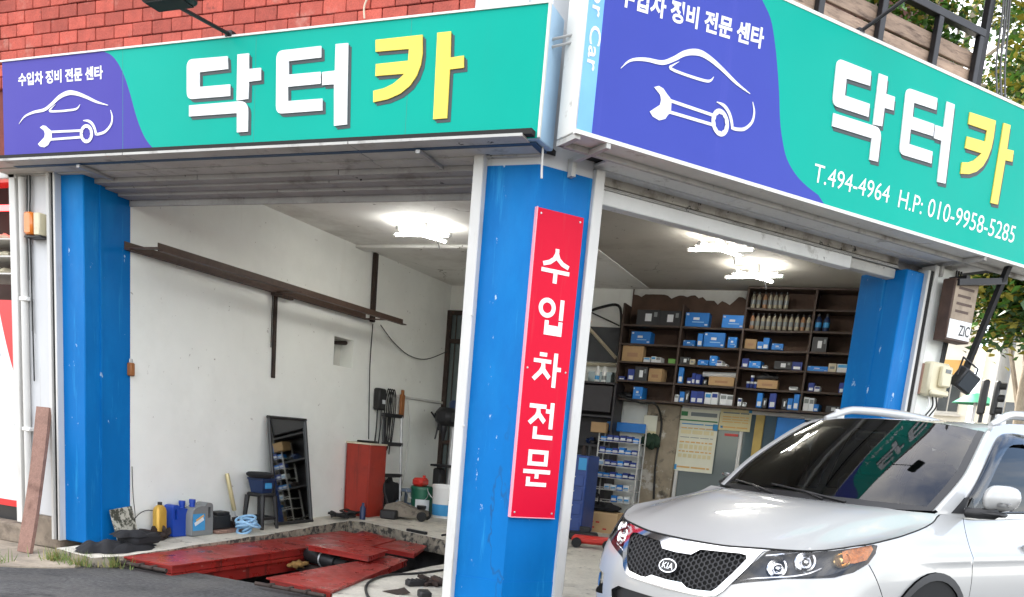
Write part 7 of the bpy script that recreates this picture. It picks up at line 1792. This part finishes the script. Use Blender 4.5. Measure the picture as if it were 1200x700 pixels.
s0, z0 = onB(1007, 38, .40); s1, z1_ = onB(1090, -22, .75)
flood('black sign floodlight on an arm above the right shop sign', Bp(s0, z0, .40), Bp(s1, z1_, .75), Vector((1, 0, 0)))
# loose wires at the corner
mb = MB(); mb.tube(smooth_line([Vector((-2.22, 5.21, 3.25)), Vector((-2.24, 5.22, 3.12)), Vector((-2.21, 5.2, 3.02)), Vector((-2.20, 5.19, 2.90)), Vector((-2.195, 5.19, 2.84))], 6), .007, 6); single('loose_wire', mb, 'white_frame', 'short pale wire dangling over the top of the blue corner column', 'wire')
for k, zz in enumerate((3.52, 3.56)): mb = MB(); mb.tube([Vector((-2.24, 5.12, zz)), Bp(.02, zz + .03, .30)], .008, 5); single('sign_cable', mb, 'pole_grey', ['lower grey cable between the two shop signs', 'upper grey cable between the two shop signs'][k], 'cable')
mb = MB(); a = onY(437, -12, YA - .01); b = onY(427, 22, YA - .02); mb.tube(smooth_line([a, (a + b) / 2 + Vector((-.03, 0, .0)), b], 5), .006, 5); single('wall_wire', mb, 'box_cream', 'pale wire hanging down the red brick wall to the left sign', 'wire')

# right end: meter, hanging sign, strut, floodlight, cables
o_ = .10
sa, za = onB(1082, 425, o_); sb, zb = onB(1110, 464, o_); sc_ = 3.98; zc_ = (za + zb) / 2
t = thing('electric_meter', 'cream electric meter box on the pillar beside the right bay', 'meter', Bp(sc_, zc_ - .14, .03))
mb = boxB(MB(), sc_ - .13, sc_ + .13, zc_ - .14, zc_ + .14, .02, .12, .02); part('case', mb, 'cream_plastic', t)
mb = boxB(MB(), sc_ - .03, sc_ + .10, zc_ - .06, zc_ + .11, .12, .165, .012); mc = part('cover', mb, 'cream_plastic', t)
mb = boxB(MB(), sc_ + .0, sc_ + .07, zc_ + .055, zc_ + .085, .165, .168); part('display', mb, 'window_dark', mc)
mb = boxB(MB(), sc_ - .12, sc_ + .12, zc_ - .135, zc_ - .085, .12, .15, .012); part('terminal_cover', mb, 'cream_plastic', t)
mb = boxB(MB(), sc_ - .15, sc_ - .125, zc_ - .13, zc_ + .12, .015, .05); part('back_board', mb, 'wood_plank', t)
for k in range(3): mb = MB(); s_ = sc_ - .05 + .05 * k; mb.tube(smooth_line([Bp(s_, zc_ - .14, .08), Bp(s_ + .01, zc_ - .22, .09), Bp(s_ - .03, zc_ - .30, .07), Bp(s_ - .06, zc_ - .40, .04)], 5), .007, 5); part('lead', mb, 'wire_black' if k else 'white_plastic', t)
for k in range(3): mb = MB(); mb.tube(smooth_line([Bp(4.03 + .02 * k, zc_ + .13, .06), Bp(4.05 + .025 * k, zc_ + .4, .05), Bp(4.06 + .03 * k, zc_ + .9, .04)], 5), .008, 5); single('meter_cable', mb, 'wire_black', ['leftmost black cable rising from the electric meter', 'middle black cable rising from the electric meter', 'rightmost black cable rising from the electric meter'][k], 'cable')
o_ = .20; P4 = [onB(*q, o_) for q in ((1116, 322), (1143, 333), (1141, 406), (1113, 398))]
s0, s1 = (P4[0][0] + P4[3][0]) / 2, (P4[1][0] + P4[2][0]) / 2; z0, z1_ = (P4[2][1] + P4[3][1]) / 2, (P4[0][1] + P4[1][1]) / 2
t = thing('hanging_sign', 'weathered hanging sign with a white lower panel reading ZIC', 'sign', Bp((s0 + s1) / 2, z0, o_ - .06))
mb = boxB(MB(), s0, s1, z0, z1_, o_ - .12, o_ - .004, .006); part('case', mb, 'brown_steel', t)
mb = boxB(MB(), s0 + .015, s1 - .015, z0 + .17, z1_ - .02, o_ - .006, o_); part('upper_panel', mb, 'sodium_board', t)
mb = boxB(MB(), s0 + .015, s1 - .015, z0 + .02, z0 + .168, o_ - .006, o_ + .0005); wp_ = part('white_panel', mb, 'white_plastic', t)
FZ = Face(Bp(0, 0, o_), BD, BN); mb = MB(); lay_text(mb, 'ZIC', FZ.o, FZ.u, FZ.w, FZ.n, (s0 + .5 * (s1 - s0) - .01, z0 + .05, s1 - .03, z0 + .135), .003, .01); part('lettering', mb, 'black_plastic', wp_, smooth=False)
for k in range(4): mb = boxB(MB(), s0 + .06, s1 - .06 - .03 * (k % 2), z1_ - .08 - .06 * k, z1_ - .06 - .06 * k, o_ + .0005, o_ + .002); part('faded_print', mb, 'brown_steel', t)
mb = MB(); mb.box(Bp((s0 + s1) / 2 + .02, z1_ + .02, o_ - .1), (.05, .16, .05), rot_to(BD)); part('hanger', mb, 'black_metal', t)
a, b = onB(1182, 312, .33), onB(1128, 442, .08)
mb = MB(); A_, B_ = Bp(a[0], a[1], .33), Bp(b[0], b[1], .08); dd = (B_ - A_); mb.box((A_ + B_) / 2, (dd.length, .04, .045), rot_to(dd)); st_ = single('sign_strut', mb, 'black_metal', 'dark steel strut propping the far end of the right sign', 'strut')
a2 = onB(1122, 331, .2); b2 = onB(1178, 330, .30); mb = MB(); A2, B2 = Bp(a2[0], a2[1], .2), Bp(b2[0], b2[1], .30); mb.box((A2 + B2) / 2, ((B2 - A2).length, .05, .05), rot_to(B2 - A2)); part('cross_arm', mb, 'black_metal', st_)
s_, z_ = onB(1128, 446, .12); c = Bp(s_, z_, .14); R0 = rot_to(BD) @ Matrix.Rotation(radians(25), 3, 'X') @ Matrix.Rotation(radians(15), 3, 'Y')
t = thing('wall_floodlight', 'small black floodlight hanging by the electric meter', 'floodlight', c - ZV * .1)
mb = MB(); mb.box(c, (.26, .09, .17), R0, bev=.012); part('head', mb, 'black_plastic', t); mb = MB(); mb.box(c + R0 @ Vector((0, -.047, .0)), (.22, .006, .13), R0); part('glass', mb, 'window_dark', t)
mb = MB(); mb.tube([c + R0 @ Vector((-.14, 0, 0)), c + R0 @ Vector((-.14, .06, .14)), c + R0 @ Vector((.14, .06, .14)), c + R0 @ Vector((.14, 0, 0))], .009, 6); part('yoke', mb, 'black_metal', t)

# terrace railing with boards and climbing plants
tr_ = thing('terrace_railing', 'black steel terrace railing lined with weathered boards above the right sign', 'railing', Bp(2.1, 3.75, -.08))
s_end = 3.98
for k, s_ in enumerate((.30, .92, 1.55, 2.17, 2.80, 3.43, 3.94)):
    mb = boxB(MB(), s_ - .028, s_ + .028, 3.74, 4.765, -.07, -.02, .004); part('post', mb, 'black_metal', tr_)
mb = boxB(MB(), .25, s_end, 4.765, 4.82, -.08, -.02, .004); part('top_rail', mb, 'black_metal', tr_)
for k in range(6):
    z = 3.90 + .130 * k
    if k > 5: break
    mb = boxB(MB(), .25, s_end - .02, z, z + .112, -.105, -.078, .004); part('board', mb, 'fence_wood', tr_)
mb = boxB(MB(), s_end + .09, s_end + .15, 3.6, 6.4, -.16, -.10, .004); single('corner_post', mb, 'black_metal', 'tall black post at the far corner of the terrace', 'post')
for k in range(4): mb = MB(); s_ = s_end + .19 + .03 * k; mb.tube(smooth_line([Bp(s_ - .05, 5.6, -.1), Bp(s_, 5.0, -.05), Bp(s_ + .03 * (k % 2), 4.6, -.02), Bp(s_ + .01, 4.15, .1)], 6), .008, 5); single('drop_cable', mb, 'cable_grey', ['first', 'second', 'third', 'fourth'][k] + ' grey cable hanging behind the terrace corner post, counted from the left', 'cable')
def leaf_cloud(mb, n, pick, size, rnd, mats=3, wts=(0, 0, 1, 2)):
    for _ in range(n):
        p, nrm = pick(rnd); mb.cur = rnd.choice(wts); sz = size * rnd.uniform(.6, 1.3)
        a = Vector((rnd.gauss(0, 1), rnd.gauss(0, 1), rnd.gauss(0, .6))).normalized(); b = a.cross(Vector((rnd.gauss(0, .5), rnd.gauss(0, .5), 1))).normalized()
        mb.add([p - a * sz * .5, p + b * sz * .32 + nrm * sz * .08, p + a * sz * .5, p - b * sz * .32 + nrm * sz * .08], [(0, 1, 2, 3)])
def vine(label, s0_, s1_, z0_, z1_, n, seed):
    rnd = random.Random(seed); t = thing('climbing_plant', label, 'plant', Bp((s0_ + s1_) / 2, z0_, -.2), 0, 'plants on the terrace')
    mb = MB(); leaf_cloud(mb, n, lambda r_: (Bp(r_.uniform(s0_, s1_), z0_ + (z1_ - z0_) * r_.random() ** .8, r_.uniform(-.40, -.12)), Vector((0, 0, 1))), .06, rnd, 3, (1, 1, 1, 1, 0, 2)); part('foliage', mb, ['leaf_dark', 'leaf_mid', 'leaf_yellow'], t, smooth=False)
    mb = MB()
    for k in range(4): s_ = s0_ + (s1_ - s0_) * (k + .5) / 4; mb.tube(smooth_line([Bp(s_, 3.74, -.25), Bp(s_ + .05, (3.74 + z1_) / 2, -.22), Bp(s_ - .04, z1_ - .05, -.2)], 4), .008, 5)
    part('stem', mb, 'bark', t)
vine('leafy green plant behind the terrace boards near the corner post', 3.42, 3.95, 4.45, 5.02, 1100, 3)
vine('low green plant behind the middle terrace boards', 2.85, 3.40, 4.45, 4.86, 800, 4)

# ---------------------------------------------------------------- beyond: street tree, poles, houses
def tree(name, label, base, h0, ctr, rad, n, seed, wts, tr=.10, extra=(), leaf=.16):
    rnd = random.Random(seed); t = thing(name, label, 'tree', base); base, ctr = Vector(base), Vector(ctr)
    mb = MB(); top = Vector((base.x + (ctr.x - base.x) * .5, base.y + (ctr.y - base.y) * .5, ctr.z)); P = smooth_line([base, base + Vector((.04, 0, h0 * .5)), base + Vector((0.02, .03, h0)), top], 6)
    mb.tube(P, [tr * (1.15 - .75 * i / (len(P) - 1)) for i in range(len(P))], 10); tk = part('trunk', mb, 'bark', t)
    tips = []
    for k in range(11):
        a = 2 * PI * k / 11 + rnd.uniform(-.3, .3); st_ = P[int(len(P) * rnd.uniform(.45, .95))]; e = ctr + Vector((cos(a) * rad[0] * rnd.uniform(.5, .9), sin(a) * rad[1] * rnd.uniform(.5, .9), rad[2] * rnd.uniform(-.7, .7)))
        mb = MB(); L_ = smooth_line([st_, (st_ + e) / 2 + Vector((0, 0, .3)), e], 5); mb.tube(L_, [tr * .38 * (1 - .85 * i / (len(L_) - 1)) for i in range(len(L_))], 6); part('limb', mb, 'bark', tk); tips.append(e)
    cl = []
    for k in range(70):
        d = Vector((rnd.gauss(0, 1), rnd.gauss(0, 1), rnd.gauss(0, 1))).normalized() * rnd.uniform(.45, 1.0) ; cl.append(ctr + Vector((d.x * rad[0], d.y * rad[1], d.z * rad[2])))
    cl += tips + list(extra)
    mb = MB()
    def pick(r_):
        c = r_.choice(cl); return c + Vector((r_.gauss(0, .26), r_.gauss(0, .26), r_.gauss(0, .18))), Vector((0, 0, 1))
    leaf_cloud(mb, n, pick, leaf, rnd, 3, wts); part('crown', mb, ['leaf_dark', 'leaf_mid', 'leaf_yellow'], t, smooth=False); return t
tree('street_tree', 'street tree with yellow green leaves and pale trunk beyond the right sign', (1.46, 13.2, 0), 3.2, (2.6, 14.4, 6.2), (2.7, 2.3, 2.9), 30000, 5, (0, 0, 1, 1, 2, 2), leaf=.115, extra=[onY(x_, y_, 12.2) for x_, y_ in ((1165, 318), (1185, 322), (1205, 330), (1172, 340), (1192, 348), (1210, 352), (1180, 364), (1200, 370), (1188, 380), (1160, 330), (1215, 372), (1175, 350))])
tree('street_tree', 'farther yellow green tree high behind the terrace', (-.3, 22, 0), 5, (.6, 23, 11.5), (4.0, 3.0, 4.5), 14000, 6, (1, 1, 2, 2, 0), .16)
mb = MB(); mb.tube([(1.30, 14.6, 0), (1.30, 14.6, 8.5)], .095, 14); up_ = single('utility_pole', mb, 'pole_grey', 'grey utility pole on the street beyond the car roof', 'pole')
for z in (4.6, 6.6): mb = MB(); mb.box((1.9, 14.6, z), (1.6, .08, .10), bev=.01); part('cross_arm', mb, 'pole_grey', up_)
for k, (x, y, zc_, lb) in enumerate(((.93, 12.3, 2.30, 'black street speaker box hung low beside the utility pole'), (1.09, 12.6, 2.32, 'black traffic signal head seen from behind by the utility pole'))):
    t = thing('signal_head', lb, 'signal', (x, y, 0)); mb = MB(); mb.tube([(x + .02, y + .08, 0), (x + .02, y + .08, zc_ + .2)], .025, 8); part('post', mb, 'black_metal', t)
    mb = MB(); mb.box((x, y, zc_), (.09 if k == 0 else .07, .09, .42), bev=.02); hd = part('head', mb, 'black_plastic', t)
    if k:
        for j in range(3): mb = MB(); mb.lathe([(.045, 0), (.045, .07), (.041, .07), (.041, .0)], (x + .03, y, zc_ + .15 - .15 * j), 14, (1, -.2, 0)); part('visor', mb, 'black_plastic', hd)
def house(name, label, x0, x1, y, dpt, h, wall, rows, cols, wz, seed, trim='white_frame'):
    t = thing(name, label, 'building', ((x0 + x1) / 2, y + dpt / 2, 0)); mb = MB(); mb.box(((x0 + x1) / 2, y + dpt / 2, h / 2), (x1 - x0, dpt, h)); w_ = part('wall', mb, wall, t, smooth=False)
    mb = MB(); mb.box(((x0 + x1) / 2, y + dpt / 2, h + .1), (x1 - x0 + .3, dpt + .3, .22)); part('parapet', mb, trim, t)
    for r_ in range(rows):
        for c_ in range(cols):
            x = x0 + (x1 - x0) * (c_ + .5) / cols; z = wz + r_ * 2.7; ww = min(1.5, (x1 - x0) / cols * .55)
            mb = MB(); mb.box((x, y - .02, z), (ww, .06, 1.25)); f_ = part('window', mb, trim, t)
            mb = MB(); mb.box((x - ww * .24, y - .055, z), (ww * .42, .02, 1.1)); part('pane', mb, 'window_dark', f_)
            mb = MB(); mb.box((x + ww * .24, y - .055, z), (ww * .42, .02, 1.1)); part('pane', mb, 'window_dark', f_)
            mb = MB(); mb.box((x, y - .09, z - .68), (ww + .2, .18, .08)); part('sill', mb, trim, f_)
    return t
hb = house('shop_building', 'cream corner shop building with blue sign across the side street', 2.55, 13, 27, 9, 10, 'cream_wall', 2, 5, 5.7, 1)
mb = MB(); mb.box((6.0, 26.93, 3.9), (5.6, .10, .42)); part('blue_fascia', mb, 'print_blue', hb); mb = MB(); mb.box((4.0, 26.9, 4.5), (1.2, .1, .5)); part('sign_board', mb, 'print_orange', hb)
for k in range(4): mb = MB(); mb.box((3.1 + 1.3 * k, 26.96, 2.2), (1.0, .06, 2.4)); part('shop_window', mb, 'window_dark', hb)
hw = house('white_building', 'tall white building far down the side street', -3.2, 2.3, 36, 8, 12, 'white_wall', 3, 4, 4.2, 2)
mb = MB(); mb.box((1.2, 35.93, 5.2), (1.6, .10, .5)); part('sign_board', mb, 'print_orange', hw)
t = thing('market_parasol', 'green market parasol down the side street', 'parasol', (1.35, 19.4, 0)); mb = MB(); mb.tube([(1.35, 19.4, 0), (1.35, 19.4, 2.95)], .03, 8); part('pole', mb, 'galv', t); mb = MB(); mb.lathe([(.42, 2.74), (.22, 2.88), (.02, 2.95)], (1.35, 19.4, 0), 8); mb.f = mb.f[:-2]; mb.mi = mb.mi[:-2]; part('canopy', mb, M('parasol_green', (.08, .42, .22), .7).name, t)
t = thing('market_stall', 'small market stall with red awning down the side street', 'stall', (1.05, 17.6, 0)); mb = MB(); mb.prism([(-.5, 2.12), (.55, 2.02), (.55, 2.06), (-.5, 2.16)], (1.0, 17.0, 0), (0, 1, 0), (0, 0, 1), -.7, .5, (1, 0, 0)); part('awning', mb, 'red_plastic', t)
for x in (.35, 1.45): mb = MB(); mb.tube([(x, 17.2, 0), (x, 17.2, 2.08)], .025, 6); part('post', mb, 'galv', t)
mb = MB(); mb.box((.95, 17.5, .8), (1.0, .6, .08)); part('counter', mb, 'wood_plank', t)
for k in range(3): mb = MB(); y_ = 14.6; mb.tube(smooth_line([(1.3 + .5 * k, 14.6, 6.7), (6, 14 - k, 6.2), (14, 13 - 2 * k, 6.8)], 8), .012, 5); single('power_line', mb, 'wire_black', ['lowest', 'middle', 'highest'][k] + ' power line strung from the utility pole', 'cable')
mb = MB(); mb.box((6, 40, .06), (40, 3, .12)); single('far_pavement', mb, 'pavement', kind='structure')
